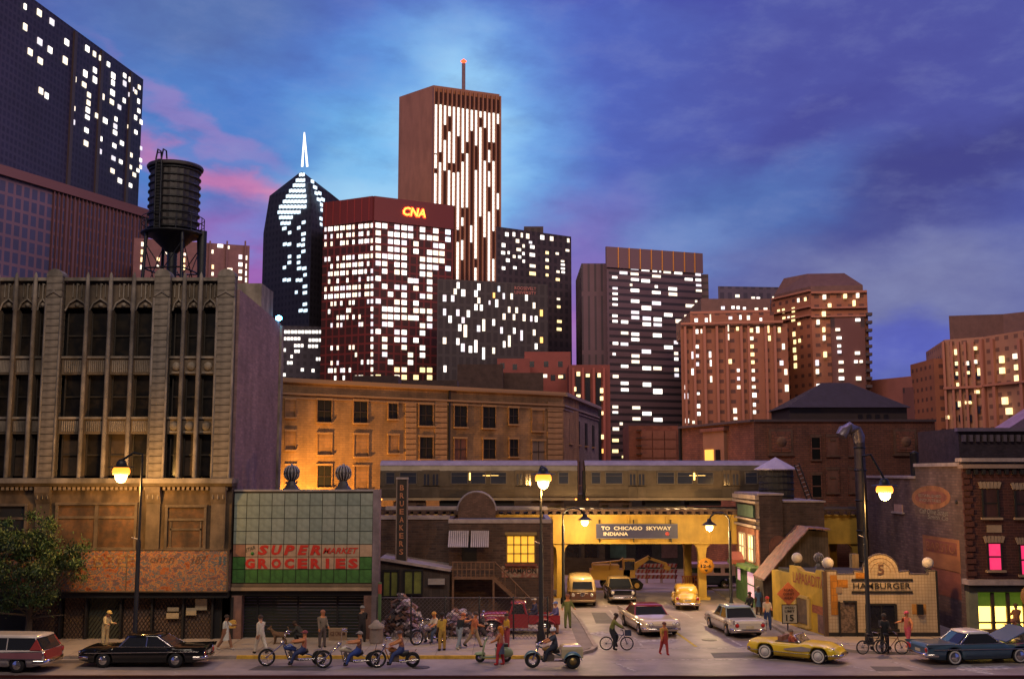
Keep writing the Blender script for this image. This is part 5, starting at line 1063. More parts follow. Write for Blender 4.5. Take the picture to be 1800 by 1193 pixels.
def shutter_house():
    a, b = hY(1105, 748, 112), hY(1198, 748, 112); t = thing('plain_red_house', 'plain red brick house with pale grid of panels beside the grey tower', 'building', (a.x, 112, 0)); w = b.x - a.x
    MB().bx(0, w, 0, 6, 0, a.z).build('wall', M('plain_red_wall', (.20, .065, .05), .85, var=.3, scale=.5, brick=(.5, .2, .02, (.15, .06, .05))), t)
    pm = M('panel_red', (.19, .075, .06), .8, var=.25)
    for i in range(3):
        for j in range(4): piece('wall_panel', pm, t, (1.8 + i * 1.25, -.06, a.z - .95 - j * .95), (1.15, .12, .86))
    for k in range(5): piece('fire_escape', black, t, (1.0, -.35, a.z - .5 - k * .8), (.55, .6, .08))
shutter_house()
# ---------------------------------------------------------------- corner house with green shopfront
def corner_house():
    X, Y0, Y1 = 16.05, 71.0, 78.4; t = thing('corner_house', 'narrow brick corner house with green shopfront beside the side street', 'building', (X, Y0, 0)); z = hY(1350, 870, 71).z; z2 = hY(1410, 882, 71.5).z
    xm = hY(1375, 870, 71).x - X; x2 = hY(1446, 880, 71.5).x - X
    dkb = M('corner_brick', (.10, .058, .05), .85, var=.45, scale=.6, streak=.4, brick=(.45, .15, .022, (.08, .055, .05)), col2=(.055, .03, .028), bump=.3)
    MB().bx(0, xm, 0, Y1 - Y0, 0, z).build('wall', dkb, t); MB().bx(xm + .002, x2, .25, Y1 - Y0, 0, z2).build('rear_wall', dkb, t)
    MB().bx(-.1, xm + .08, -.1, Y1 - Y0, z, z + .12).build('coping', snow, t); MB().bx(xm + .08, x2 + .1, .15, Y1 - Y0, z2, z2 + .1).build('coping', snow, t)
    # filled arch on the blank wall
    ar = M('arch_brick', (.15, .065, .05), .85, var=.4, scale=2); Fw = Face((X, Y0), (X + 6, Y0)); c = Fw.hit(1368, 960) - Vector((X, Y0, 0)); P = [(c.x + .62 * math.cos(math.pi * k / 10), -.07, c.z + .7 * math.sin(math.pi * k / 10)) for k in range(11)] + [(c.x - .62, -.07, c.z - 1.4), (c.x + .62, -.07, c.z - 1.4)]
    MB().slab(P, (0, .06, 0)).build('filled_arch', ar, t, fix=True)
    # street front (faces -X)
    L = Y1 - Y0; fr = M('front_red', (.28, .10, .06), .8, var=.35, scale=1.5, brick=(.26, .09, .012, (.2, .1, .07))); gr = M('shop_green', (.06, .13, .05), .6, var=.3); pk = M('pink_pane', (.6, .4, .45), .6, var=.3, emit=(.9, .45, .6), es=.55); cr = M('front_cornice', (.33, .25, .20), .8, var=.3)
    MB().bx(-.08, 0, 0, L, 2.9, 5.2).build('upper_front', fr, t); MB().bx(-.12, 0, 0, L, .1, 2.9).build('shopfront', gr, t)
    for zz, h in ((5.3, .16), (5.75, .12), (6.9, .16), (z - .3, .3)): MB().bx(-.25, 0, 0, L, zz, zz + h).build('cornice', cr, t)
    MB().bx(-.14, 0, 1.2, L - 1.2, 5.95, 6.75).build('name_panel', M('panel_green', (.06, .10, .07), .7, var=.3), t)
    lw = M('pale_lit_pane', (.8, .7, .5), .5, var=.4, scale=2, emit=(1, .72, .34), es=1.25); wt = M('white_sash', (.5, .42, .32), .6)
    for y in (1.2, 4.1):
        w = MB().bx(-.16, -.06, y, y + 1.5, 3.1, 4.75).build('window', lw, t); f = MB()
        for q in (y, y + .75, y + 1.5): f.bx(-.22, -.1, q - .05, q + .05, 3.05, 4.8)
        for q in (3.08, 3.9, 4.77): f.bx(-.22, -.1, y, y + 1.5, q - .05, q + .05)
        f.build('sash', wt, w)
    for (y, w_, z0, z1) in ((1.0, 2.2, .75, 2.3), (5.2, 1.2, 1.5, 2.4)):
        w = MB().bx(-.2, -.1, y, y + w_, z0, z1).build('shop_window', pk, t); f = MB(); f.bx(-.25, -.12, y - .08, y, z0 - .1, z1 + .1); f.bx(-.25, -.12, y + w_, y + w_ + .08, z0 - .1, z1 + .1); f.bx(-.25, -.12, y, y + w_, z0 + .75, z0 + .82); f.build('shop_frame', gr, w)
    MB().bx(-.7, 0, 0, L, 2.55, 2.8).build('shop_cornice', M('shop_cornice_green', (.10, .18, .06), .6, var=.3), t)
    MB().slab([(-1.0, 4.2, 3.0), (-.9, 5.0, 3.5), (-.05, 5.0, 3.5), (-.05, 4.2, 3.0)], (0, .1, -.3)).build('hanging_board', M('board_red', (.25, .07, .05), .7), t, fix=True)
corner_house()
def roof_tank():
    Y = 76; c = hY(1365, 872, Y); t = thing('roof_tank', 'squat dark wooden roof tank with pale cone roof', 'water tank', (c.x, Y, 6.9)); zt = hY(1365, 824, Y).z - 6.9; za = hY(1365, 803, Y).z - 6.9; r = 1.18; wd = M('tank_dark_wood', (.04, .035, .032), .7, var=.4, streak=.5)
    MB().lathe([(r, 0), (r, zt)], n=44, rib=.02, smooth=False).build('tank', wd, t)
    for k in range(5): MB().lathe([(r, .35 + k * .45), (r + .05, .38 + k * .45), (r + .05, .42 + k * .45), (r, .45 + k * .45)], n=24).build('hoop', iron, t)
    MB().lathe([(r + .32, zt - .06), (r + .34, zt), (0, za)], n=10, smooth=False).build('cone_roof', M('lead_roof', (.42, .36, .46), .6, var=.25), t)
    p0, p1 = hY(1400, 815, 75) - Vector((c.x, Y, 6.9)), hY(1424, 880, 75) - Vector((c.x, Y, 6.9)); l = thing('leaning_ladder', 'dark ladder leaning beside the squat roof tank', 'ladder', (c.x, Y, 6.9)); d = Vector((.16, 0, .05))
    for s in (-1, 1): MB().tube([p0 + d * s, p1 + d * s], .05, 5).build('rail', iron, l)
    for k in range(9): q = p0 + (p1 - p0) * (k + .5) / 9; MB().tube([q - d, q + d], .03, 4).build('rung', M('rung_grey', (.25, .2, .2), .6), l)
roof_tank()
def coal_shed():
    t = thing('coal_shed', 'weathered shed with steep rusty patched roof behind the yellow shop wall', 'shed', (16.0, 68.2, 0)); F = Face((10, 68.2), (30, 68.2)); q = lambda px, py: F.hit(px, py) - Vector((16.0, 68.2, 0))
    pts = [q(1340, 1020), q(1383, 968), q(1418, 930), q(1455, 932)]; rr = M('rusty_roof', (.27, .12, .10), .75, var=.5, scale=2.5, col2=(.20, .14, .14), bump=.3); wall = M('weathered_boards', (.12, .085, .065), .85, var=.45, streak=.5, brick=(.18, 30, .012, (.05, .04, .035), 0))
    MB().slab([(pts[0].x + .2, 0, 0)] + [(p.x, 0, p.z - .05) for p in pts] + [(pts[-1].x, 0, 0)], (0, 2.4, 0)).build('wall', wall, t, fix=True)
    for a, b in zip(pts, pts[1:]):
        n = 3
        for k in range(n):
            u, v = a + (b - a) * k / n, a + (b - a) * (k + 1) / n; MB().slab([(u.x, -.55, u.z + .05 - .02 * k), (v.x, -.55, v.z + .06), (v.x, 2.6, v.z + .06), (u.x, 2.6, u.z + .05 - .02 * k)], (0, 0, .09)).build('roof_sheet', rr, t, fix=True)
    MB().bx(1.5, 2.4, -.05, 0, .1, 2.0).build('door', M('shed_door', (.09, .07, .06), .8), t)
coal_shed()
# ---------------------------------------------------------------- hamburger stand
def hamburger():
    A, B, D = Vector((17.01, 59.98, 0)), Vector((23.07, 59.98, 0)), Vector((15.8, 66.98, 0)); F, G = Face(A, B), Face(D, A); t = thing('hamburger_stand', 'small tiled hamburger stand with stepped parapet and yellow painted side', 'restaurant', A)
    tile = M('cream_tile', (.56, .43, .29), .4, var=.22, scale=.9, streak=.25, brick=(.17, .17, .008, (.27, .18, .11), 0), col2=(.52, .40, .26), bump=.15); yel = M('yellow_side', (.66, .42, .035), .7, var=.3, scale=.8, streak=.3); org = M('orange_tile', (.56, .22, .025), .5, var=.2, brick=(.17, .17, .008, (.3, .13, .03), 0))
    h = lambda py: F.hit(1550, py).z; X = lambda px, py=1050: F.hit(px, py).x - A.x
    W = B.x - A.x; zt = h(1004); zm = h(1010)
    arc = [(X(1550) + .98 * math.cos(a), 0, h(1006) + .95 * math.sin(a)) for a in [math.pi * k / 14 for k in range(15)]]
    prof = [(0, 0, .1), (W, 0, .1), (W, 0, zt), (X(1634), 0, zt), (X(1634), 0, zm), (X(1600), 0, zm), (X(1600), 0, zt)] + arc + [(X(1503), 0, zt), (X(1503), 0, zm), (X(1472), 0, zm), (X(1472), 0, zt), (0, 0, zt)]
    MB().slab(prof, (0, .3, 0)).build('front_wall', tile, t, fix=True)
    edge = MB(); pp = prof[2:] 
    for a, b in zip(pp, pp[1:]):
        a, b = Vector(a), Vector(b); edge.tube([a + Vector((0, .05, .03)), b + Vector((0, .05, .03))], .07, 4)
    edge.build('parapet_cap', M('cap_dark', (.08, .06, .06), .7), t)
    zl = G.hit(1389, 993).z; zl2 = G.hit(1370, 1003).z; gu = lambda px, py: G.uz(px, py)
    us = (G.hit(1389, 1050) - D).dot(G.t)
    pr = [G.at(0, .1), G.at(G.L, .1), G.at(G.L, zt + .02), G.at(G.L - 1.0, zt + .02), G.at(G.L - 1.2, zt - .22), G.at(us + 1.6, zt - .22), G.at(us + .9, zl), G.at(us, zl), G.at(us, zl2), G.at(0, zl2)]
    MB().slab([p - A for p in pr], (-G.n * .3)).build('side_wall', yel, t, fix=True)
    MB().prism([(.35, .35), (W - .1, .35), (W - .1, 6.6), (-.9, 6.6)], 0, zm - .15, top_m=1).build('rear_block', [black, tar], t)
    MB().bx(W - .02, W + .1, 0, .5, .1, zt + .05).build('corner_pipe', black, t); MB().bx(-.1, .12, -.06, .2, .1, zt).build('corner_strip', M('corner_brown', (.10, .05, .03), .7), t)
    for (x0, x1, y0, y1) in ((1460, 1472, 1010, 1080), (1472, 1490, 1018, 1032), (1504, 1526, 1006, 1016)): pxpiece(F, 'orange_tiles', org, t, x0, x1, y0, y1, .025)
    for y0, y1 in ((1016.5, 1020.5), (1038, 1042)): pxpiece(F, 'sign_bar', black, t, 1497, 1604, y0, y1, .05)
    bl = M('letter_black', (.03, .025, .02), .6)
    text('HAMBURGER', bl, t, 'lettering', (X(1550, 1029), -.03, h(1029)), X(1601, 1029) - X(1500, 1029), h(1023.5) - h(1034.5), bold=.012)
    text('5', M('letter_brown', (.14, .07, .05), .7), t, 'lettering', (X(1550), -.03, h(1000)), .36, .56, bold=.02)
    for rr in (.55, .78): MB().tube([(X(1550) + rr * math.cos(a), -.01, h(1006) + rr * math.sin(a)) for a in [math.pi * k / 16 for k in range(17)]], .02, 4).build('arch_line', M('line_tan', (.3, .19, .11), .7), t)
    door = MB().bx(X(1475), X(1503), -.04, .02, .1, h(1058)).build('door', M('door_brown', (.10, .065, .045), .7, var=.6, scale=4, col2=(.20, .13, .09)), t)
    f = MB(); f.bx(X(1473), X(1475.5), -.12, .02, .1, h(1056)); f.bx(X(1502), X(1505), -.12, .02, .1, h(1056)); f.bx(X(1482), X(1505), -.14, .02, h(1058), h(1055)); f.build('door_frame', black, door)
    w = MB().bx(X(1522), X(1573), -.03, .02, h(1104), h(1063)).build('window', dark_glass, t); f = MB()
    for q in (1522, 1573): f.bx(X(q) - .06, X(q) + .06, -.1, .02, h(1106), h(1061))
    f.bx(X(1522), X(1573), -.1, .02, h(1063), h(1060)); f.bx(X(1519), X(1577), -.2, .02, h(1109), h(1104.5)); f.bx(X(1548) - .02, X(1548) + .02, -.07, .02, h(1104), h(1063)); f.build('window_frame', black, w)
    pxpiece(F, 'plaque', M('plaque_grey', (.30, .21, .14), .6), t, 1469.5, 1480, 1031, 1042, .04); pxpiece(F, 'rust_patch', M('rust_patch', (.42, .20, .05), .7, var=.3), t, 1603, 1628, 1061, 1079, .02); pxpiece(F, 'meter_box', iron, t, 1611, 1621, 1061, 1079, .2); pxpiece(F, 'plinth', black, t, 1453, 1650, 1111, 1123, .05)
    pxpiece(F, 'roof_chimney', terra2, t, 1509, 1521, 976, 1001, .5, -1.6)
    # side: faded name, picture window, mural figure
    a, b = G.hit(1395, 1012), G.hit(1450, 1026); c = (a + b) / 2 + G.n * .03 - A; text('LAPASADITA', M('letter_red_faded', (.42, .09, .03), .7, var=.4, scale=4), t, 'lettering', c, (b - a).xy.length, .62, (R(90), 0, G.ang), bold=.01)
    w = pxpiece(G, 'side_window', M('mural_glass', (.14, .09, .06), .4, var=.6, scale=2), t, 1402, 1422, 1052, 1095, .05)
    fy = M('frame_yellow', (.55, .38, .10), .6)
    for (x0, x1, y0, y1) in ((1399, 1402, 1046, 1096), (1422, 1426, 1052, 1104), (1402, 1422, 1046, 1051), (1402, 1422, 1097, 1102)): pxpiece(G, 'side_window_frame', fy, t, x0, x1, y0, y1, .12)
    pxpiece(G, 'mural_figure', M('mural_paint', (.22, .12, .10), .7, var=.6, scale=3), t, 1438, 1448, 1080, 1112, .02); pxpiece(G, 'mural_lettering', M('mural_red', (.4, .12, .05), .7, var=.6, scale=5), t, 1428, 1449, 1064, 1078, .02)
    wg = M('white_globe', (.62, .55, .47), .45, var=.25, scale=2)
    for k, (px, py, Y) in enumerate(((1401, 980, 64.2), (1455, 989, 60.2), (1631, 989, 60.2))):
        p = hY(px, py, Y); g = thing('globe_ornament', ('white globe ornament on the far end of the yellow side wall', 'white globe ornament on the corner of the hamburger stand', 'white globe ornament on the right end of the hamburger stand')[k], 'globe', (p.x, Y, p.z - .36), 0, 'white globes on the hamburger stand')
        r = .31; MB().lathe([(0, .36 - r)] + [(r * math.sin(math.pi * q / 12), .36 - r * math.cos(math.pi * q / 12)) for q in range(1, 12)] + [(0, .36 + r)], n=20).build('globe', wg, g); MB().lathe([(.2, -.12), (.2, 0), (.1, .08)], n=10).build('base', black, g)
hamburger()
finial('single onion finial behind the corner globe of the hamburger stand', 1440, 970, 1000, 66, 22)
# ---------------------------------------------------------------- right hand brick building with bar
def bar_building():
    X, Y0, Y1 = 24.9, 60.0, 77.6; t = thing('corner_bar', 'dark red brick corner bar with pink upstairs windows and glowing shopfront', 'building', (X, Y0, 0)); F, G = Face((X, Y0), (X + 9, Y0)), Face((X, Y1), (X, Y0))
    zt = F.hit(1720, 806).z; sidebrick = M('grey_mauve_brick', (.185, .115, .105), .85, var=.4, scale=.35, streak=.35, brick=(.5, .16, .024, (.11, .075, .07)), col2=(.11, .062, .058), bump=.3); fb_ = M('front_dark_red', (.06, .016, .015), .85, var=.35, scale=.6, brick=(.45, .15, .02, (.085, .03, .026)), col2=(.04, .012, .012), bump=.3)
    ys = (G.hit(1612, 900)).y - Y0
    MB().bx(.0, 8, .02, ys, 0, zt - .4).build('side_wall', sidebrick, t); MB().bx(.0, 8, ys + .002, Y1 - Y0, 0, 8.55).build('rear_side_wall', sidebrick, t)
    MB().bx(-.12, 8, .3, ys, zt - .4, zt - .2).build('coping', snow, t); MB().bx(-.12, 8, ys, Y1 - Y0, 8.55, 8.7).build('coping', snow, t)
    MB().bx(-.14, 9, -.2, .018, 2.7, zt - .5).build('front_wall', fb_, t)
    k = 0; z = 3.0
    while z < zt - 1:   # quoins
        piece('quoin', fb_, t, (-.02 + (.05 if k % 2 else 0), -.22, z + .14), (.55 if k % 2 else .38, .14, .26)); z += .33; k += 1
    MB().bx(-.3, 9, -.5, .4, zt - .16, zt + .04).build('cornice', snow, t); MB().bx(-.22, 9, -.36, .3, zt - .52, zt - .3).build('cornice', M('cornice_grey', (.25, .18, .16), .8), t)
    for q in range(14): piece('corbel', black, t, (.1 + q * .42, -.3, zt - .72), (.18, .2, .26))
    lin_ = M('fan_lintel', (.30, .22, .16), .8, var=.3); h = lambda py, px=1740: F.hit(px, py).z; XX = lambda px, py=900: F.hit(px, py).x - X
    pink = M('pink_lit_pane', (.35, .05, .1), .6, var=.5, scale=3, emit=(1.0, .035, .16), es=.95); dimp = M('dim_pane', (.06, .03, .03), .3, var=.4)
    for (x0, x1, y0, y1, mat) in ((1727, 1754, 860, 908, dimp), (1784, 1812, 862, 908, dimp), (1731, 1755, 955, 1000, pink), (1787, 1803, 958, 1008, pink)):
        a, b, za, zb = XX(x0, 930), XX(x1, 930), h(y0), h(y1); w = MB().bx(a, b, -.22, -.16, zb, za).build('window', mat, t); f = MB(); f.bx(a, b, -.26, -.2, (za + zb) / 2 - .04, (za + zb) / 2 + .04)
        for q in (a, b): f.bx(q - .05, q + .05, -.28, -.2, zb, za)
        f.build('sash', black, w); MB().bx(a - .15, b + .15, -.4, -.2, zb - .14, zb - .02).build('window_sill', lin_, w)
        for q in range(6):
            u = a - .18 + (b - a + .36) * q / 6; piece('lintel_stone', lin_, t, (u + (b - a + .36) / 12, -.2, za + .25 + random.uniform(-.01, .01)), ((b - a + .36) / 6 - .03, .16, .36), 0, (0, R((q - 2.5) * 7), 0))
    MB().bx(XX(1730), XX(1756), -.24, -.18, h(935), h(922)).build('brick_panel', lin_, t)
    # shopfront
    MB().bx(-.3, 9, -.6, .3, h(1026), h(1017)).build('shop_cornice', snow, t); MB().bx(-.22, 9, -.45, .2, h(1038), h(1026.3)).build('shop_fascia', black, t); gcol = M('shop_pilaster', (.16, .17, .12), .6, var=.3)
    MB().bx(-.25, .25, -.4, .0, .1, h(1038)).build('shop_pilaster', gcol, t)
    shop = M('shop_glow', (.9, .7, .3), .6, var=.25, scale=1.5, emit=(1.0, .62, .11), es=4.2); gp = M('green_valance', (.10, .17, .02), .6, var=.4, emit=(.16, .28, .02), es=.25)
    MB().bx(.3, 9, -.15, -.1, .55, h(1064)).build('lit_interior', shop, t); MB().bx(.3, 9, -.2, -.1, h(1064), h(1040)).build('green_valance', gp, t)
    for px in (1713, 1742, 1769, 1798): x = XX(px, 1080); MB().bx(x - .09, x + .09, -.32, -.1, .3, h(1040)).build('shop_mullion', M('mullion_dark', (.05, .03, .02), .6), t)
    MB().bx(.25, 9, -.34, -.1, .1, .55).build('stall_riser', M('stall_riser', (.10, .06, .04), .7), t); MB().bx(.3, 9, -.26, -.15, h(1094), h(1091)).build('counter_rail', M('mullion_dark', (.05, .03, .02), .6), t)
    MB().lathe([(0, -.1), (.6, -.1), (.62, 0)], (XX(1806, 1045), -.5, h(1045)), 20, axis='Y').build('round_sign', M('round_sign_brown', (.3, .15, .05), .6, var=.4), t)
    # ghost adverts on the side wall
    ov = M('ghost_orange', (.30, .125, .055), .85, var=.5, scale=1.2); br = M('ghost_brick_red', (.23, .075, .05), .85, var=.5, scale=1.5); pale = M('ghost_pale', (.30, .27, .21), .85, var=.5, scale=3)
    def oval(cx, cy, rx, ry, out, mat, nm):
        P = [G.hit(cx + rx * math.cos(2 * math.pi * k / 28), cy + ry * math.sin(2 * math.pi * k / 28)) + G.n * out - Vector((X, Y0, 0)) for k in range(28)]
        MB().slab(P, tuple(-G.n * .008)).build(nm, mat, t, fix=True)
    oval(1637, 874, 34, 21, .012, ov, 'ghost_advert'); oval(1637, 874, 28, 12, .022, br, 'ghost_advert_band')
    def gtext(s, x0, x1, y, hpx, mat, sh=0, tilt=0):
        a, b = G.hit(x0, y), G.hit(x1, y); c = (a + b) / 2 + G.n * .03 - Vector((X, Y0, 0)); hh = G.hit((x0 + x1) / 2, y - hpx / 2).z - G.hit((x0 + x1) / 2, y + hpx / 2).z; text(s, mat, t, 'ghost_lettering', c, (b - a).length, hh, Euler((R(90), 0, G.ang)), shear=sh, bold=.0)
    gtext('ESTABLISHED', 1616, 1656, 871, 5, pale); gtext('INDUSTRIES', 1618, 1655, 879, 5, pale)
    gtext('Call Olive Street', 1618, 1668, 899, 9, pale, .3); gtext('Smith Co', 1632, 1668, 909, 8, pale, .3)
    pxpiece(G, 'ghost_poster', ov, t, 1622, 1686, 944, 1000, .012); pxpiece(G, 'ghost_poster_field', br, t, 1627, 1681, 950, 972, .02); pxpiece(G, 'ghost_poster', br, t, 1634, 1688, 1000, 1046, .012)
    gtext('BARSTO', 1630, 1680, 961, 15, ov); pxpiece(G, 'small_window', M('sill_tile', (.4, .25, .22), .7), t, 1573, 1587, 886, 899, .06); pxpiece(G, 'small_sill', snow, t, 1570, 1590, 899, 902, .15)
    c = G.hit(1682, 882) - Vector((X, Y0, 0)); MB().lathe([(.0, -.08), (.12, -.06), (.12, 0)], c, 8, axis='X').build('anchor_plate', black, t)
    v = hY(1640, 812, 70) - Vector((X, Y0, 0)); MB().lathe([(.28, 8.5), (.28, 10.1), (.34, 10.15), (0, 10.3)], (1.0, v.y, 0), 10).build('roof_vent', iron, t)
bar_building()
def rear_dark_block():
    a = hY(1684, 752, 80); t = thing('rear_dark_block', 'dark brick block with corbelled cornice above the corner bar', 'building', (a.x, 80, 0)); w = 14
    MB().bx(0, w, 0, 8, 0, a.z).build('wall', M('rear_dark_brick', (.07, .045, .05), .85, var=.4, brick=(.3, .1, .014, (.05, .035, .04)), bump=.3), t)
    MB().bx(-.2, w, -.4, .2, a.z - .25, a.z).build('cornice', M('cornice_mauve', (.2, .15, .19), .8), t)
    for k in range(22): piece('corbel', M('corbel_grey', (.16, .12, .13), .8), t, (.3 + k * .5, -.2, a.z - .75), (.24, .28, .5))
    g0, g1 = hY(1758, 748, 84), hY(1815, 710, 84); MB().slab([(g0.x - a.x, 3, a.z - .02), (g0.x - a.x + 8, 3, a.z - .02), (g0.x - a.x + 4.2, 3, a.z + 2.6)], (0, 3, 0)).build('gable', M('mauve_gable', (.28, .18, .26), .8, var=.3), t, fix=True)
rear_dark_block()
def duct():
    Y = 73; b, h = hY(1519, 1000, Y), hY(1519, 765, Y); t = thing('vent_duct', 'tall galvanised vent duct with hooked hood beside the red warehouse', 'duct', (b.x, Y, 0)); g = M('duct_metal', (.10, .08, .085), .5, metal=.6, var=.4, scale=1.5, streak=.5); H = h.z
    MB().lathe([(.36, 0), (.36, H - .3)], n=16).build('pipe', g, t)
    for z in (3, 5, 7, 9, H - .9): MB().lathe([(.36, z), (.41, z + .03), (.41, z + .1), (.36, z + .13)], n=16).build('collar', iron, t)
    MB().tube([(0, 0, H - .5), (-.02, 0, H - .1), (-.2, 0, H + .3), (-.6, 0, H + .5), (-1.05, -.1, H + .3), (-1.25, -.15, H - .05)], [.36, .40, .42, .42, .40, .38], 14).build('hood', M('hood_metal', (.2, .17, .2), .4, metal=.6, var=.3), t)
duct()

# ================================================================== LAMPS, TREE, SIGNS
LAMP_W = 1250
def street_lamp(label, gx, gy, pole_px, pole_top_py, head_px, head_py, Y, bend=False):
    base = hY(pole_px, 1000, Y); t = thing('street_lamp', label, 'street lamp', (base.x, Y, .1), 0, 'street lamps'); zt = hY(pole_px, pole_top_py, Y).z - .1; hp = hY(head_px, head_py, Y) - Vector((base.x, Y, .1))
    MB().lathe([(.24, 0), (.22, .5), (.125, .7), (.11, zt * .55), (.07, zt * .56), (.055, zt)], n=10).build('pole', iron, t)
    MB().tube([(0, 0, zt - .05), (hp.x * .4, 0, zt + .05), (hp.x, 0, hp.z + .62)], .06, 6).build('arm', iron, t)
    s = 1.0; MB().lathe([(.66 * s, .25), (.64 * s, .29), (.28 * s, .33), (.24 * s, .52), (.14 * s, .64), (0, .7)], (hp.x, 0, hp.z), 18).build('hood', iron, t)
    MB().lathe([(.30, -.12), (.40, -.1), (.44, .02), (.42, .14), (.36, .25)], (hp.x, 0, hp.z), 16).build('globe', lampglass, t); MB().lathe([(0, -.52), (.17, -.47), (.27, -.34), (.31, -.16), (.3, -.1)], (hp.x, 0, hp.z), 16).build('bulb', lampcore, t)
    lamp('POINT', 'street_lamp_light', (base.x + hp.x, Y - .05, hp.z - .62), LAMP_W, (1.0, .52, .13), .22)
    MB().tube([(0, 0, zt * .56), (-.35, -.1, zt * .56 + .12)], .03, 5).build('bracket', M('galv_grey', (.4, .34, .33), .5), t); MB().lathe([(.3, 0), (.3, .12)], n=8).build('foot', iron, t)
street_lamp('street lamp with glowing globe in front of the terracotta building', 0, 0, 242, 797, 213, 830, 55.2)
street_lamp('street lamp with glowing globe between tavern and side street', 0, 0, 951, 820, 955, 842, 57.6)
street_lamp('street lamp with glowing globe in front of the hamburger stand', 0, 0, 1523, 800, 1555, 862, 57.4)
def gooseneck(label, pole_px, head_px, head_py, Y, base_y):
    b = hY(pole_px, 1000, Y); t = thing('gooseneck_lamp', label, 'street lamp', (b.x, Y, .1), 0, 'gooseneck lamps at the underpass'); hp = hY(head_px, head_py, Y) - Vector((b.x, Y, .1)); s = 1 if hp.x > 0 else -1; zt = hp.z
    MB().lathe([(.2, 0), (.18, .4), (.11, .5), (.09, zt * .95)], n=10).build('pole', iron, t)
    MB().tube([(0, 0, zt * .9)] + [(hp.x / 2 - hp.x / 2 * math.cos(a), 0, zt + .35 + .55 * math.sin(a)) for a in [math.pi * k / 10 for k in range(11)]] + [(hp.x, 0, zt + .3)], .06, 6).build('arm', iron, t)
    MB().lathe([(.52, .10), (.16, .34), (.12, .5), (0, .55)], (hp.x, 0, hp.z), 16).build('shade', iron, t); MB().lathe([(0, -.30), (.2, -.22), (.28, -.04), (.22, .12)], (hp.x, 0, hp.z), 14).build('bulb', whiteglow, t); lamp('POINT', 'gooseneck_light', (b.x + hp.x, Y - .03, hp.z - .30), 1300, (1.0, .66, .28), .2)
gooseneck('gooseneck lamp left of the direction sign', 990, 1028, 916, 74.5, 0); gooseneck('gooseneck lamp right of the direction sign', 1284, 1247, 925, 72.0, 0)

def tree():
    t = thing('street_tree', 'leafy green tree at the left edge above the station wagon', 'tree', (-24.6, 56.2, .1)); rr = random.Random(11); bark = M('bark', (.07, .05, .035), .9, var=.4)
    mb = MB(); mb.tube([(0, 0, 0), (.1, 0, 1.2), (.05, 0, 2.4), (.3, 0, 3.6)], [.22, .17, .14, .08], 8)
    tips = []
    for k in range(15):
        a = rr.uniform(0, 6.28); l = rr.uniform(1.0, 2.2); e = Vector((l * math.cos(a) * 1.1, l * math.sin(a) * .8, rr.uniform(1.7, 4.9))); mb.tube([(.05, 0, rr.uniform(1.2, 2.6)), e * .6 + Vector((0, 0, .6)), e], [.07, .04, .015], 5); tips.append(e)
    mb.build('trunk', bark, t)
    lm = [M('leaf_green', (.035, .075, .016), .6, var=.4, scale=3), M('leaf_light', (.09, .12, .03), .6, var=.4, scale=3), M('leaf_dark', (.012, .028, .010), .6, var=.3)]
    lv = MB(); clumps = []
    for k in range(95):
        a, b = rr.uniform(0, 6.28), rr.uniform(-1, 1); q = rr.random() ** .4; r = math.sqrt(1 - b * b) * q; clumps.append((Vector((r * math.cos(a) * 2.95 - .2, r * math.sin(a) * 2.0, 4.3 + b * q * 2.4)), rr.uniform(.35, .62)))
    for c, s in clumps:
        mi = rr.choices((0, 1, 2), (5, 2, 4))[0]
        for j in range(150):
            d = Vector((rr.gauss(0, 1), rr.gauss(0, 1), rr.gauss(0, .75))); p = c + d * s * .5; z = rr.uniform(.05, .10); e = Euler((rr.uniform(0, 6), rr.uniform(0, 6), rr.uniform(0, 6))).to_matrix()
            lv.add([p + e @ Vector(v) * z for v in ((-1, 0, 0), (0, -.55, .1), (1, 0, 0), (0, .55, .1))], [(0, 1, 2, 3)], mi if rr.random() < .75 else rr.randrange(3))
    lv.build('crown', lm, t, kind='stuff')
tree()
def road_signs():
    p = hZ(1385, 1108, .1); t = thing('road_sign_post', 'sign post with orange diamond and white speed limit plate', 'sign', (p.x, p.y, .1)); Y = p.y; F = Face((0, Y - .05), (30, Y - .05)); o = Vector((p.x, Y, .1))
    c = F.hit(1386, 1043) - o; q = F.hit(1388, 1078) - o; MB().lathe([(.035, 0), (.035, c.z + .5)], n=6).build('post', iron, t)
    r = .66; MB().slab([(c.x - r, c.y, c.z), (c.x, c.y, c.z - r), (c.x + r, c.y, c.z), (c.x, c.y, c.z + r)], (0, .03, 0)).build('diamond', M('sign_road_orange', (.58, .15, .05), .6, var=.25), t, fix=True)
    for k, s in enumerate(('ROAD', 'CONST', 'AHEAD')): text(s, M('letter_dark', (.10, .03, .02), .7), t, 'lettering', (c.x, c.y - .03, c.z + .22 - k * .22), .52 + .1 * (k == 1), .15, bold=.02)
    MB().bx(q.x - .42, q.x + .42, q.y, q.y + .03, q.z - .52, q.z + .5).build('speed_plate', M('sign_cream', (.50, .42, .30), .6, var=.25), t)
    for s, z, h, w in (('SPEED', .34, .13, .56), ('LIMIT', .15, .13, .56), ('15', -.22, .36, .44)): text(s, black, t, 'lettering', (q.x, q.y - .03, q.z + z), w, h, bold=.02)
    f = MB(); f.bx(q.x - .44, q.x - .4, q.y - .015, q.y, q.z - .54, q.z + .52); f.bx(q.x + .4, q.x + .44, q.y - .015, q.y, q.z - .54, q.z + .52); f.bx(q.x - .44, q.x + .44, q.y - .015, q.y, q.z + .48, q.z + .52); f.bx(q.x - .44, q.x + .44, q.y - .015, q.y, q.z - .54, q.z - .5); f.build('plate_border', black, t)
road_signs()
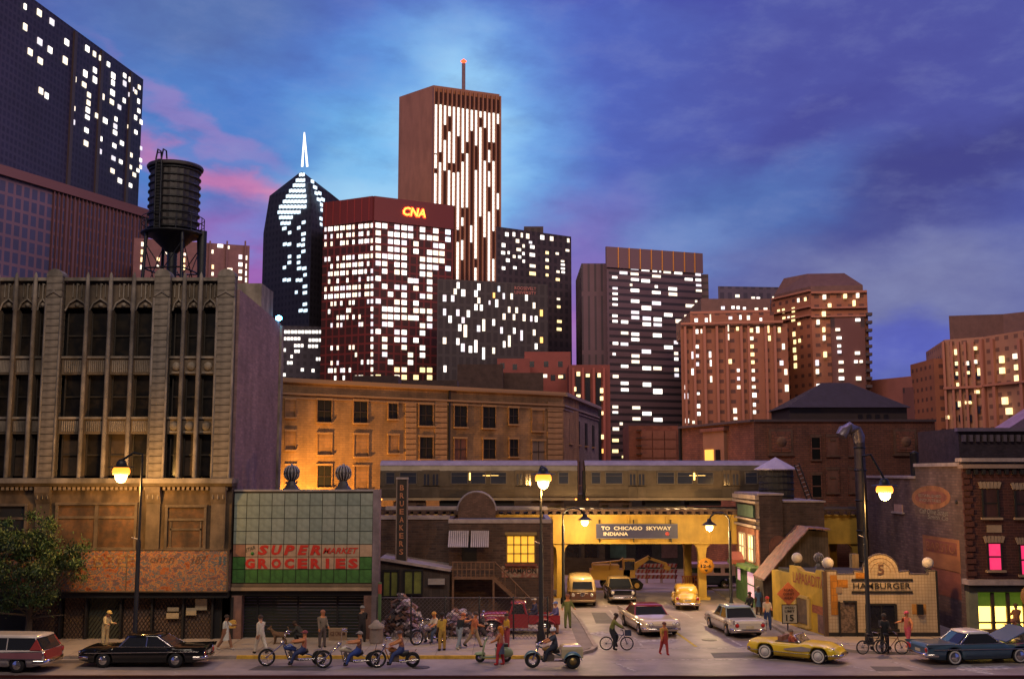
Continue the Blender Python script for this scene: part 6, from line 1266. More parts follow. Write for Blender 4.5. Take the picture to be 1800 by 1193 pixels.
def litter_bin():
    t = thing('litter_bin', 'pale concrete litter bin at the supermarket corner', 'bin', (-7.05, 57.6, .13)); c = M('bin_concrete', (.32, .26, .23), .8, var=.35)
    MB().lathe([(.30, 0), (.36, .1), (.34, .7), (.38, .78)], n=14).build('body', c, t); MB().lathe([(.42, .78), (.42, .9), (.25, 1.0), (.12, 1.15), (0, 1.2)], n=14).build('lid', c, t)
litter_bin()
def board_sign():
    p = hZ(590, 1128, .13); t = thing('sidewalk_board', 'small wooden lettered board leaning in the supermarket doorway', 'sign', (p.x, 58.55, .13)); MB().bx(-.48, .48, 0, .06, 0, .62).build('panel', M('board_tan', (.30, .20, .13), .8, var=.4), t)
    text('ICE CREAM', M('letter_dark', (.10, .03, .02)), t, 'lettering', (0, -.02, .36), .8, .2); MB().bx(-.5, .5, -.01, .08, .58, .64).build('rail', M('moulding_tan', (.36, .25, .16)), t)
board_sign()
def barricades():
    wp_, rp = M('barricade_white', (.45, .36, .34), .7, var=.3), M('barricade_red', (.34, .06, .05), .7, var=.3)
    for k, (px, lab) in enumerate(((1124, 'left red and white striped barricade under the bridge'), (1150, 'middle red and white striped barricade under the bridge'), (1176, 'right red and white striped barricade under the bridge'))):
        p = hZ(px, 1024, 0); t = thing('barricade', lab, 'barricade', (p.x, p.y, 0), 0, 'striped barricades under the bridge')
        for z in (.35, .8, 1.25):
            b = MB().bx(-.66, .66, -.03, .03, z, z + .3).build('board', wp_, t)
            for q in range(4): x = -.55 + q * .33; MB().slab([(x, -.034, z), (x + .16, -.034, z), (x + .28, -.034, z + .3), (x + .12, -.034, z + .3)], (0, -.006, 0)).build('stripe', rp, b, fix=True)
        for s in (-1, 1): MB().bx(s * .55 - .04, s * .55 + .04, .03, .1, 0, 1.55).build('leg', wp_, t)
    p = hZ(1215, 1040, 0); t = thing('orange_cage', 'low rust-red slatted barrier beside the yellow column', 'barrier', (p.x, p.y, 0)); rm = M('cage_rust', (.32, .09, .04), .7, var=.3)
    for k in range(8): piece('slat', rm, t, (-.62 + k * .18, 0, .62), (.07, .05, 1.1))
    for z in (.15, 1.15): piece('rail', rm, t, (0, 0, z), (1.4, .08, .09))
    for s in (-1, 1): piece('foot', rm, t, (s * .6, 0, .05), (.1, .7, .1))
barricades()
# ================================================================== VEHICLES
tyre_m = M('tyre_rubber', (.015, .014, .015), .8, var=.3); chrome = M('chrome', (.72, .66, .62), .12, metal=1.0, var=.12, scale=3); carglass = M('car_glass', (.02, .022, .028), .06, var=0, spec=.9)
lens_r = M('tail_lens', (.45, .02, .015), .2, var=0); lens_w = M('head_lens', (.75, .70, .60), .15, var=0); under = M('underbody', (.008, .008, .009), .8, var=0); interior = M('car_interior', (.10, .06, .05), .8)
PAINT = {}
def paint(n, c, rough=.28): return M('paint_' + n, c, rough, var=.12, scale=1.2, coat=.5)
def interp(pts, x):
    if x <= pts[0][0]: return pts[0][1]
    for (a, b), (c, d) in zip(pts, pts[1:]):
        if x <= c: f = (x - a) / (c - a); f = f * f * (3 - 2 * f) if abs(d - b) > .12 else f; return b + (d - b) * f
    return pts[-1][1]
def make_wheel(parent, x, y, r, w, cap=chrome, whitewall=False):
    wh = MB().lathe([(r * .55, -w / 2), (r * .92, -w / 2), (r, -w * .3), (r, w * .3), (r * .92, w / 2), (r * .55, w / 2)], n=22, axis='Y').build('wheel', tyre_m, parent, (x, y, r)); s = 1 if y > 0 else -1
    MB().lathe([(r * .60, s * w * .42), (r * .56, s * w * .53), (r * .30, s * w * .50), (r * .26, s * w * .60), (0, s * w * .62)][:: 1 if s > 0 else -1] if s > 0 else [(0, -w * .62), (r * .26, -w * .60), (r * .30, -w * .5), (r * .56, -w * .53), (r * .60, -w * .42)], n=18, axis='Y').build('hubcap', cap, wh)
    if whitewall: MB().lathe([(r * .86, s * w * .46), (r * .86, s * w * .505), (r * .64, s * w * .505), (r * .64, s * w * .46)], n=20, axis='Y').build('whitewall', M('whitewall', (.6, .55, .48), .6), wh)
    return wh
def shell(top, wid, zb0, L, arches, n=64, crown=.035, tuck=.93, zmid=None):
    """continuous lofted body: station rings with wheel arches cut in the sill line"""
    x0, x1 = -L / 2, L / 2; xs = sorted(set([x0 + (x1 - x0) * k / n for k in range(n + 1)] + [a + s * r * q for a, r, z in arches for s in (-1, 1) for q in (1.0, .99)])); rings = []
    for x in xs:
        zt, w = interp(top, x), interp(wid, x); zb = zb0 + (.10 * max(0, (abs(x) - L * .40) / (L * .1)))
        for a, r, zc in arches:
            if abs(x - a) < r: zb = max(zb, zc + math.sqrt(r * r - (x - a) ** 2))
        zb = min(zb, zt - .12)
        prof = [(0, zt + crown), (.55 * w, zt + crown * .8), (.88 * w, zt + .005), (.97 * w, zt - .05), (w, zt - (zt - zb) * .28), (w * .995, zt - (zt - zb) * .6), (w * tuck, zb)]
        rings.append([(x, y, z) for y, z in prof] + [(x, -y, z) for y, z in prof[:0:-1]])
    return MB().loft(rings)
def greenhouse(t, xa, xb, xc, xd, zb, zr, wb, wr, roofm, pill=None, bp=(), pw=.035):
    def ring(x0, x1, w, z, k=.16):
        c = k * .6; return [(x0, -w + c, z), (x0 + c, -w, z), ((x0 + x1) / 2, -w * 1.02, z), (x1 - c, -w, z), (x1, -w + c, z), (x1 + .04, 0, z), (x1, w - c, z), (x1 - c, w, z), ((x0 + x1) / 2, w * 1.02, z), (x0 + c, w, z), (x0, w - c, z), (x0 - .04, 0, z)]
    lo, hi = ring(xd, xa, wb, zb), ring(xc, xb, wr, zr)
    g = MB().loft([lo, hi], smooth=False).build('glass', carglass, t, fix=True)
    up, up2, up3 = ring(xc - .05, xb + .05, wr + .03, zr - .015), ring(xc - .03, xb + .03, wr + .015, zr + .05), ring(xc + .25, xb - .25, wr * .72, zr + .10)
    MB().loft([up, up2, up3]).build('roof', roofm, t, fix=True)
    pm = pill or roofm
    for i in (1, 3, 7, 9): MB().tube([Vector(lo[i]), Vector(hi[i])], pw, 6).build('pillar', pm, t)
    for q in bp:
        for s in (-1, 1): MB().tube([(q, s * wb * 1.02, zb), (q, s * wr * 1.02, zr)], pw * .8, 5).build('pillar', pm, t)
    return g
def bumper(t, x, w, z, mat=chrome, h=.13, curve=.12):
    s = 1 if x > 0 else -1; pts = [(x - s * .55, -w, z), (x - s * curve, -w * .93, z), (x, -w * .6, z), (x + s * .02, 0, z), (x, w * .6, z), (x - s * curve, w * .93, z), (x - s * .55, w, z)]
    m = MB(); m.tube(pts, h / 2, 8); m.v = [(a, b, (c - z) * 1.25 + z) for a, b, c in m.v]; return m.build('bumper', mat, t)
def lamps(t, x, ys, z, r, mat, name):
    for y in ys:
        o = MB().lathe([(0, .05), (r * .7, .04), (r, 0), (r, -.12)] if x > 0 else [(r, .12), (r, 0), (r * .7, -.04), (0, -.05)], n=12, axis='X').build(name, mat, t, (x, y, z))
        MB().lathe([(r * 1.22, -.1), (r * 1.22, .012), (r * 1.0, .022)] if x > 0 else [(r * 1.0, -.022), (r * 1.22, -.012), (r * 1.22, .1)], n=12, axis='X').build('bezel', chrome, o)
def strip_trim(t, pts, mat=chrome, r=.026, name='side_trim'):
    for s in (-1, 1): MB().tube([(x, s * y, z) for x, y, z in pts], r, 5).build(name, mat, t)

def sedan(name, label, cat, loc, rz, body, roof, L=5.4, W=.96, zbelt=.92, zr=1.42, hood=.86, deck=.86, fins=0.0, nose='quad', tail='round', cabin=(1.05, .45, -.95, -1.55), bp=(-.2,), rw=.34, trimc=None, extra=None, group='cars on the street', whitewall=False, pill=None):
    t = thing(name, label, cat, loc, rz, group); h = L / 2; xf, xr = L * .30, -L * .275; ar = rw + .07
    top = [(-h, deck - .16), (-h + .12, deck), (cabin[3] - .1, deck + .02), (cabin[3], zbelt), (cabin[0], zbelt), (cabin[0] + .1, hood + .03), (h - .25, hood), (h - .02, hood - .12), (h, hood - .2)]
    wid = [(-h, W * .90), (-h + .3, W * .97), (0, W), (h - .5, W * .97), (h - .1, W * .90), (h, W * .84)]
    shell(top, wid, .24, L, [(xf, ar, rw), (xr, ar, rw)]).build('body', body, t, fix=True)
    MB().bx(-h + .5, h - .5, -W * .8, W * .8, .2, .5).build('underbody', under, t)
    for x in (xf, xr): 
        for s in (-1, 1): make_wheel(t, x, s * (W - .12), rw, .2, whitewall=whitewall)
    greenhouse(t, *cabin, zbelt - .02, zr, W * .86, W * .70, roof, pill=pill, bp=bp)
    bumper(t, h + .06, W * .93, .45); bumper(t, -h - .06, W * .95, .45)
    g = MB(); g.bx(h - .1, h + .015, -W * .7, W * .7, .50, .64); g.build('grille', chrome, t)
    ys = (-W * .76, -W * .58, W * .58, W * .76) if nose == 'quad' else (-W * .70, W * .70); lamps(t, h - .01, ys, hood - .20, .085 if nose == 'quad' else .11, lens_w, 'headlight')
    lamps(t, -h + .02, (-W * .72, W * .72), deck - .24, .13 if tail == 'round' else .08, lens_r, 'taillight')
    strip_trim(t, [(-h + .25, W * .985, .72), (0, W * 1.012, .70), (h - .3, W * .965, .66)])
    strip_trim(t, [(cabin[3], W * .90, zbelt + .01), (cabin[0], W * .90, zbelt + .01)], r=.022, name='belt_trim')
    MB().bx(-h - .015, -h + .05, -.22, .22, .55, .68).build('plate', M('plate_cream', (.55, .48, .32), .6), t)
    if fins:
        for s in (-1, 1): MB().slab([(-h * .3, s * W * .9, deck), (-h - .12, s * W * .97, deck + fins), (-h - .05, s * W * .97, deck - .1), (-h + .4, s * W * .95, deck - .1)], (0, -s * .09, 0)).build('tail_fin', body, t, fix=True)
    return t
RED = (.32, .02, .035)
cream = paint('cream', (.66, .56, .44)); blackp = paint('black', (.006, .006, .007), .12)
sedan('sedan', 'glossy black sedan parked in front of the terracotta building', 'car', (-17.1, 52.1, 0), R(180), blackp, blackp, L=5.8, fins=.07, pill=chrome, zr=1.36, cabin=(1.15, .75, -.75, -1.5), rw=.33)
c4 = sedan('hardtop_car', 'cream hardtop car with crimson roof coming out of the underpass', 'car', (7.8, 63.3, 0), R(-82), cream, paint('crimson', (.27, .022, .035)), L=6.0, W=1.1, fins=.12, zr=1.36, hood=.9, deck=.92, cabin=(.75, .15, -1.15, -1.7), bp=())
sedan('family_car', 'white car with pale blue roof and round red tail lights at the side street', 'car', (12.55, 62.6, 0), R(97), paint('pearl', (.56, .52, .47)), paint('pale_blue', (.25, .34, .37)), L=5.4, W=1.0, zr=1.44, deck=.94, fins=.05, cabin=(1.0, .5, -.9, -1.45))
sedan('vintage_car', 'black old car with toothy chrome grille under the bridge', 'car', (7.55, 77.6, 0), R(-90), blackp, paint('tan_roof', (.40, .27, .12)), L=5.0, W=.98, zr=1.55, hood=1.0, deck=.95, zbelt=1.02, nose='round', cabin=(.7, .2, -1.1, -1.7), rw=.36)
imp = sedan('blue_coupe', 'blue coupe with white roof and raised hood at the right kerb', 'car', (22.1, 53.1, 0), R(9), paint('steel_blue', (.055, .105, .15)), paint('white_roof', (.72, .66, .64)), L=5.8, W=1.02, zr=1.38, hood=.84, deck=.92, fins=.03, cabin=(1.0, .35, -.75, -1.35), bp=(), rw=.35, whitewall=True, pill=chrome)
MB().slab([(1.15, -.85, .95), (2.45, -.85, 1.52), (2.45, .85, 1.52), (1.15, .85, .95)], (-.02, 0, .05)).build('raised_hood', paint('hood_blue', (.12, .17, .27)), imp, fix=True)
MB().tube([(2.3, -.7, .82), (2.2, -.7, 1.4)], .02, 5).build('hood_prop', iron, imp)
def station_wagon():
    t = thing('station_wagon', 'white and red station wagon at the left edge of the road', 'car', (-23.7, 50.95, 0), R(176), 'cars on the street'); W, h, rw = .98, 2.75, .34; wp_ = paint('wagon_white', (.60, .52, .46)); rd = paint('wagon_red', (.40, .05, .045))
    top = [(-h, .82), (-h + .05, .98), (1.0, 1.0), (1.1, .94), (h - .2, .88), (h, .7)]; wid = [(-h, W * .95), (-h + .3, W), (h - .4, W * .96), (h, W * .86)]
    shell(top, wid, .26, 2 * h, [(1.65, .41, rw), (-1.55, .41, rw)]).build('body', wp_, t, fix=True); MB().bx(-2.2, 2.2, -.78, .78, .2, .5).build('underbody', under, t)
    for x in (1.65, -1.55):
        for s in (-1, 1): make_wheel(t, x, s * (W - .12), rw, .2)
    greenhouse(t, 1.0, .45, -2.35, -2.68, .98, 1.52, W * .88, W * .78, wp_, bp=(.0, -1.0))
    for s in (-1, 1):
        MB().slab([(-h + .02, s * (W + .008), .62), (1.9, s * (W + .012), .66), (1.9, s * (W + .012), .80), (-h + .02, s * (W + .008), .92)], (0, s * .012, 0)).build('side_flash', paint('wagon_mauve', (.34, .13, .15)), t, fix=True)
        MB().slab([(-2.35, s * W * .81, 1.46), (-2.66, s * W * .90, 1.0), (-2.1, s * W * .90, 1.0)], (0, s * .05, 0)).build('rear_pillar', rd, t, fix=True)
        MB().tube([(-h + .05, s * (W + .01), .94), (1.9, s * (W + .015), .82)], .02, 5).build('side_trim', chrome, t); MB().tube([(-h + .05, s * (W + .01), .6), (1.9, s * (W + .015), .64)], .02, 5).build('side_trim', chrome, t)
    MB().bx(-h - .03, -h + .04, -W * .8, W * .8, .58, .96).build('tailgate', rd, t); bumper(t, -h - .10, W, .47, h=.2); bumper(t, h + .06, W * .93, .45)
    lamps(t, -h - .01, (-W * .86, W * .86), .82, .11, lens_r, 'taillight'); lamps(t, h - .02, (-.68, .68), .7, .11, lens_w, 'headlight')
station_wagon()
def microbus():
    t = thing('microbus', 'cream over brown microbus waiting at the left kerb of the side street', 'van', (4.75, 75.9, 0), R(-91), 'cars on the street'); W, h, rw = .92, 2.15, .33; cr, br = paint('bus_cream', (.58, .40, .16)), paint('bus_brown', (.17, .075, .045))
    top = [(-h, .95), (-h + .1, 1.02), (h - .12, 1.02), (h, .92)]; wid = [(-h, W * .9), (-h + .25, W), (h - .3, W), (h, W * .86)]
    shell(top, wid, .28, 2 * h, [(1.25, .4, rw), (-1.2, .4, rw)], crown=0).build('body', br, t, fix=True); MB().bx(-1.8, 1.8, -.75, .75, .2, .5).build('underbody', under, t)
    for x in (1.25, -1.2):
        for s in (-1, 1): make_wheel(t, x, s * (W - .1), rw, .18)
    def rg(x0, x1, w, z): return [(x0, -w + .15, z), (x0 + .15, -w, z), (x1 - .22, -w, z), (x1 - .02, -w + .2, z), (x1, 0, z), (x1 - .02, w - .2, z), (x1 - .22, w, z), (x0 + .15, w, z), (x0, w - .15, z)]
    MB().loft([rg(-h + .04, h - .02, W * .99, 1.0), rg(-h + .08, h - .1, W * .97, 1.25), rg(-h + .18, h - .36, W * .88, 1.74), rg(-h + .3, h - .55, W * .78, 1.90), rg(-h + .6, h - .9, W * .5, 1.96)]).build('upper_body', cr, t, fix=True)
    MB().slab([(h - .07, -W * .74, 1.17), (h - .07, W * .74, 1.17), (h - .30, W * .68, 1.64), (h - .30, -W * .68, 1.64)], (.02, 0, .008)).build('windscreen', carglass, t, fix=True)
    for k in range(3):
        for s in (-1, 1): MB().slab([(-1.5 + k * 1.05, s * W * .975, 1.2), (-.65 + k * 1.05, s * W * .975, 1.2), (-.68 + k * 1.05, s * W * .915, 1.62), (-1.47 + k * 1.05, s * W * .915, 1.62)], (0, s * .02, 0)).build('side_window', carglass, t, fix=True)
    lamps(t, h - .02, (-.62, .62), .80, .12, lens_w, 'headlight'); MB().lathe([(.17, .0), (.17, .03), (.12, .03), (.12, 0)], (h, 0, .86), 16, axis='X').build('emblem', chrome, t); bumper(t, h + .08, W * .95, .42, M('bumper_tan', (.4, .28, .16), .5)); bumper(t, -h - .06, W * .95, .42)
    MB().tube([(h - .3, -W, 1.03), (h, -W * .8, 1.03), (h + .02, 0, 1.0), (h, W * .8, 1.03), (h - .3, W, 1.03)], .025, 5).build('belt_trim', cr, t)
microbus()
def beetle():
    t = thing('beetle_car', 'yellow rounded small car seen from behind under the bridge', 'car', (11.6, 73.9, 0), R(86), 'cars on the street'); y = paint('bug_yellow', (.60, .36, .05)); h, rw = 2.05, .34
    top = [(-h, .45), (-h + .1, .72), (-1.45, .98), (-1.0, 1.02), (.5, 1.02), (.8, .98), (1.5, .92), (h - .1, .62), (h, .45)]; wid = [(-h, .34), (-h + .3, .55), (-1.2, .70), (0, .74), (1.0, .64), (h - .3, .5), (h, .3)]
    shell(top, wid, .28, 2 * h, [], crown=.10, tuck=.95).build('body', y, t, fix=True)
    rings = []
    for k in range(11):
        f = k / 10; w = .72 - .26 * f ** 2.2; z = 1.0 + .52 * math.sin(f * math.pi / 2); x0 = -1.45 + .75 * f ** 1.7; x1 = .72 - .42 * f ** 1.2; c = .2; rings.append([(x0, -w + c, z), (x0 + c, -w, z), (x1 - c, -w, z), (x1, -w + c, z), (x1 + .03, 0, z), (x1, w - c, z), (x1 - c, w, z), (x0 + c, w, z), (x0, w - c, z), (x0 - .05, 0, z)])
    MB().loft(rings).build('cabin', y, t, fix=True)
    MB().slab([(-1.08, -.30, 1.28), (-1.08, .30, 1.28), (-.93, .26, 1.42), (-.93, -.26, 1.42)], (-.06, 0, .04)).build('rear_window', carglass, t, fix=True)
    for s in (-1, 1):
        MB().slab([(-1.0, s * .70, 1.08), (-.35, s * .72, 1.08), (-.38, s * .62, 1.38), (-.85, s * .62, 1.38)], (0, s * .035, .01)).build('side_window', carglass, t, fix=True); MB().slab([(-.28, s * .72, 1.08), (.5, s * .70, 1.08), (.3, s * .60, 1.38), (-.3, s * .62, 1.38)], (0, s * .035, .01)).build('side_window', carglass, t, fix=True)
        for x in (1.2, -1.22):
            make_wheel(t, x, s * .66, rw, .17)
            R_ = .52; f = [[(x + (R_ + .02) * math.cos(a), s * (.52 + yy), rw - .02 + (R_ - q) * math.sin(a)) for yy, q in ((0, 0), (.16, .0), (.26, .05), (.30, .14))] for a in [math.pi * (-.02 + 1.04 * k / 12) for k in range(13)]]
            MB().loft(f, closed=False, caps=False).build('fender', y, t, fix=True)
        MB().bx(-.75, .75, s * .70, s * .86, .27, .33).build('running_board', under, t)
    lamps(t, -1.70, (-.66, .66), .72, .09, lens_r, 'taillight'); lamps(t, 1.66, (-.66, .66), .74, .11, lens_w, 'headlight'); bumper(t, -h - .08, .78, .42); bumper(t, h + .08, .78, .42); MB().bx(-h + .02, -h + .1, -.2, .2, .58, .70).build('plate', MATS['plate_cream'], t)
    MB().lathe([(.0, 0), (.1, -.02)], (-1.78, 0, .84), 8).build('deck_handle', chrome, t)
beetle()
def roadster():
    t = thing('roadster', 'open yellow roadster with white hub caps turning at the corner', 'sports car', (13.75, 53.6, 0), R(-34), 'cars on the street'); y = paint('roadster_yellow', (.85, .58, .02)); h, W, rw = 2.28, .90, .35
    top = [(-h, .60), (-h + .15, .78), (-1.2, .84), (-.9, .80), (.35, .80), (.6, .86), (1.4, .84), (h - .3, .70), (h, .5)]; wid = [(-h, W * .7), (-h + .3, W * .9), (-1.3, W), (0, W * .93), (1.3, W), (h - .35, W * .88), (h, W * .62)]
    shell(top, wid, .22, 2 * h, [(1.32, .42, rw), (-1.28, .42, rw)], crown=.06).build('body', y, t, fix=True); MB().bx(-1.8, 1.8, -.7, .7, .18, .5).build('underbody', under, t)
    for x in (1.32, -1.28):
        for s in (-1, 1): make_wheel(t, x, s * (W - .1), rw, .2, cap=M('white_cap', (.6, .55, .5), .4), whitewall=True)
    MB().bx(-.85, .35, -.62, .62, .6, .868).build('cockpit', interior, t)
    for s in (-1, 1):
        MB().bx(-.75, -.55, s * .32 - .22, s * .32 + .22, .8, 1.08).build('seat', M('seat_tan', (.25, .12, .08), .7), t)
        P = [(1.0, s * W * .985, .68), (.55, s * W * .965, .74), (-.35, s * W * .95, .58), (-.3, s * W * .95, .52), (.5, s * W * .965, .50), (.95, s * W * .985, .56)]; MB().slab(P, (0, s * .02, 0)).build('side_cove', M('cove_silver', (.42, .36, .30), .35, metal=.4), t, fix=True)
    MB().slab([(.40, -.66, .86), (.40, .66, .86), (.12, .58, 1.18), (.12, -.58, 1.18)], (.02, 0, .01)).build('windscreen', M('clear_glass', (.5, .5, .5), .05, var=0, trans=.9), t, fix=True)
    MB().tube([(.40, -.67, .85), (.12, -.59, 1.19), (.12, .59, 1.19), (.40, .67, .85)], .025, 5).build('windscreen_frame', chrome, t)
    lamps(t, h - .28, (-.62, -.44, .44, .62), .66, .075, lens_w, 'headlight'); MB().bx(h - .12, h + .02, -.45, .45, .36, .5).build('grille', chrome, t); bumper(t, h + .02, W * .85, .42, h=.1); bumper(t, -h - .02, W * .85, .45, h=.1); lamps(t, -h + .1, (-.55, -.38, .38, .55), .68, .06, lens_r, 'taillight')
    strip_trim(t, [(-2.0, W * .97, .42), (0, W * .95, .40), (2.0, W * .93, .42)], r=.015); MB().lathe([(.17, -.02), (.19, 0), (.17, .02)], (.1, .32, .95), 14, axis='X').build('steering_wheel', under, t)
roadster()
def pickup():
    t = thing('pickup_truck', 'old dark red pickup truck parked behind the chain-link fence', 'truck', (.35, 61.4, .1), R(179), 'cars on the street'); r_ = paint('truck_red', (.26, .018, .028), .35); h, rw = 2.3, .38
    top = [(.5, 1.06), (.6, 1.14), (1.6, 1.12), (h - .1, 1.0), (h, .85)]; wid = [(.4, .72), (1.2, .62), (h - .2, .52), (h, .40)]
    def part(x0, x1, tp, wd, nm, zb=.35):
        n = 20; rg = []
        for k in range(n + 1):
            x = x0 + (x1 - x0) * k / n; z, w = interp(tp, x), interp(wd, x); pr = [(0, z + .05), (w * .7, z + .03), (w * .95, z - .08), (w, z - .25), (w, zb)]; rg.append([(x, y, q) for y, q in pr] + [(x, -y, q) for y, q in pr[:0:-1]])
        MB().loft(rg).build(nm, r_, t, fix=True)
    part(.5, h, top, wid, 'hood_body'); MB().bx(-.55, .52, -.78, .78, .4, 1.12).build('cab', r_, t); greenhouse(t, .55, .35, -.38, -.55, 1.1, 1.66, .76, .66, r_, bp=(), pw=.07)
    b = MB(); b.bx(-h, -.58, -.75, -.68, .6, 1.05); b.bx(-h, -.58, .68, .75, .6, 1.05); b.bx(-h, -h + .07, -.68, .68, .6, 1.05); b.bx(-h, -.58, -.68, .68, .55, .62); b.build('truck_bed', r_, t)
    for s in (-1, 1):
        for x in (1.45, -1.45):
            make_wheel(t, x, s * .72, rw, .19); R_ = .56; f = [[(x + (R_ + .08) * math.cos(a), s * (.55 + yy), rw + .02 + (R_ - q) * math.sin(a)) for yy, q in ((0, 0), (.2, 0), (.3, .05), (.33, .15))] for a in [math.pi * (-.03 + 1.06 * k / 12) for k in range(13)]]; MB().loft(f, closed=False, caps=False).build('fender', r_, t, fix=True)
        MB().bx(-.85, .8, s * .72, s * .92, .33, .40).build('running_board', chrome, t)
    lamps(t, 2.0, (-.62, .62), .98, .13, lens_w, 'headlight'); MB().bx(h - .03, h + .03, -.34, .34, .45, .9).build('grille', chrome, t); bumper(t, h + .12, .8, .45)
    MB().bx(-h + .1, -.7, -.6, .6, .62, .95).build('load', M('load_mix', (.3, .22, .2), .8, var=.6, scale=4, col2=(.08, .06, .06)), t)
pickup()
def wagon4():
    p = hZ(1247, 1034, 0); t = thing('boxy_wagon', 'pink-white boxy wagon with dark blue lower body beyond the bridge', 'car', (p.x, p.y, 0), R(180), 'cars on the street'); pk, bl = paint('wagon_pink', (.55, .36, .48)), paint('wagon_navy', (.02, .025, .06)); h, rw = 1.9, .36
    shell([(-h, .9), (-h + .05, 1.1), (h - .1, 1.08), (h, .85)], [(-h, .86), (h - .2, .88), (h, .8)], .35, 2 * h, [(1.2, .43, rw), (-1.1, .43, rw)]).build('body', bl, t, fix=True)
    MB().loft([[(x, s * w, z) for x, s in ((-h + .03, -1), (h - .25, -1), (h - .25, 1), (-h + .03, 1))] for w, z in ((.87, 1.08), (.84, 1.75), (.80, 1.95), (.6, 2.02))], smooth=False).build('upper_body', pk, t, fix=True)
    for k in range(4):
        for s in (-1, 1): MB().bx(-1.6 + k * .85, -1.05 + k * .85, s * .84, s * .875, 1.28, 1.65).build('side_window', carglass, t)
    for x in (1.2, -1.1):
        for s in (-1, 1): make_wheel(t, x, s * .78, rw, .2)
    bumper(t, h + .05, .85, .5); bumper(t, -h - .05, .85, .5); lamps(t, h - .02, (-.6, .6), .8, .1, lens_w, 'headlight'); lamps(t, -h + .01, (-.7, .7), .85, .07, lens_r, 'taillight')
wagon4()
def excavator():
    p = hZ(1092, 1034, 0); t = thing('yellow_excavator', 'yellow construction machine with raised boom beyond the bridge', 'excavator', (p.x, p.y, 0), R(0)); y = paint('digger_yellow', (.50, .28, .05), .5)
    for s in (-1, 1):
        P = [(-1.5, 0, .12), (-1.2, 0, 0), (1.2, 0, 0), (1.5, 0, .12), (1.6, 0, .45), (1.35, 0, .7), (-1.35, 0, .7), (-1.6, 0, .45)]; MB().slab([(a, s * .9 - .2, c) for a, b, c in P], (0, .4, 0)).build('track', under, t, fix=True)
        for x in (-1.0, -.3, .4, 1.1): MB().lathe([(.2, -.24), (.2, .24)], (x, s * .9, .35), 10, axis='Y').build('roller', y, t)
    MB().bx(-2.4, .6, -.9, .9, .75, 1.5).build('engine_deck', y, t); c = MB().bx(.1, 1.0, -.9, .1, .9, 2.3).build('cab', y, t); MB().bx(.2, .95, -.93, -.88, 1.5, 2.15).build('cab_window', carglass, c)
    MB().slab([(.6, .2, 1.3), (1.2, .2, 2.0), (2.2, .2, 2.5), (2.4, .2, 2.3), (1.5, .2, 1.7), (.8, .2, 1.0)], (0, .35, 0)).build('boom', y, t, fix=True); MB().slab([(2.1, .2, 2.45), (3.6, .2, 1.95), (3.65, .2, 1.75), (2.2, .2, 2.2)], (0, .3, 0)).build('stick', y, t, fix=True); MB().slab([(3.4, 0, 1.9), (3.9, 0, 1.6), (3.7, 0, 1.35), (3.3, 0, 1.5)], (0, .7, 0)).build('bucket', y, t, fix=True)
    r = MB(); r.tube([(-2.3, -.9, 2.0), (-.2, -.9, 2.2), (.1, -.9, 2.4)], .07, 5); r.tube([(-2.3, -.9, 1.5), (-2.3, -.9, 2.0)], .05, 5); r.tube([(-.9, -.9, 1.5), (-.9, -.9, 2.12)], .05, 5); r.build('guard_rail', y, t); MB().bx(-2.2, -.2, -.8, .8, 1.5, 1.85).build('counterweight', y, t)
excavator()

# ---------------------------------------------------------------- two-wheelers
def cycle_wheel(t, x, r, tw, rim=chrome, spokes=10, y=0.0):
    w = MB().lathe([(r - tw, -tw * .5), (r - tw * .4, -tw * .6), (r, -tw * .25), (r, tw * .25), (r - tw * .4, tw * .6), (r - tw, tw * .5), (r - tw, -tw * .5)], n=24, axis='Y').build('wheel', tyre_m, t, (x, y, r))
    MB().lathe([(r - tw * 1.3, -tw * .35), (r - tw, -tw * .45), (r - tw, tw * .45), (r - tw * 1.3, tw * .35), (r - tw * 1.3, -tw * .35)], n=24, axis='Y').build('rim', rim, w)
    s = MB()
    for k in range(spokes): a = 2 * math.pi * k / spokes; s.tube([(.03 * math.cos(a), (.03 if k % 2 else -.03), .03 * math.sin(a)), ((r - tw) * math.cos(a), 0, (r - tw) * math.sin(a))], .006, 3, caps=False)
    s.lathe([(.045, -.07), (.045, .07)], n=8, axis='Y'); s.build('spokes', rim, w)
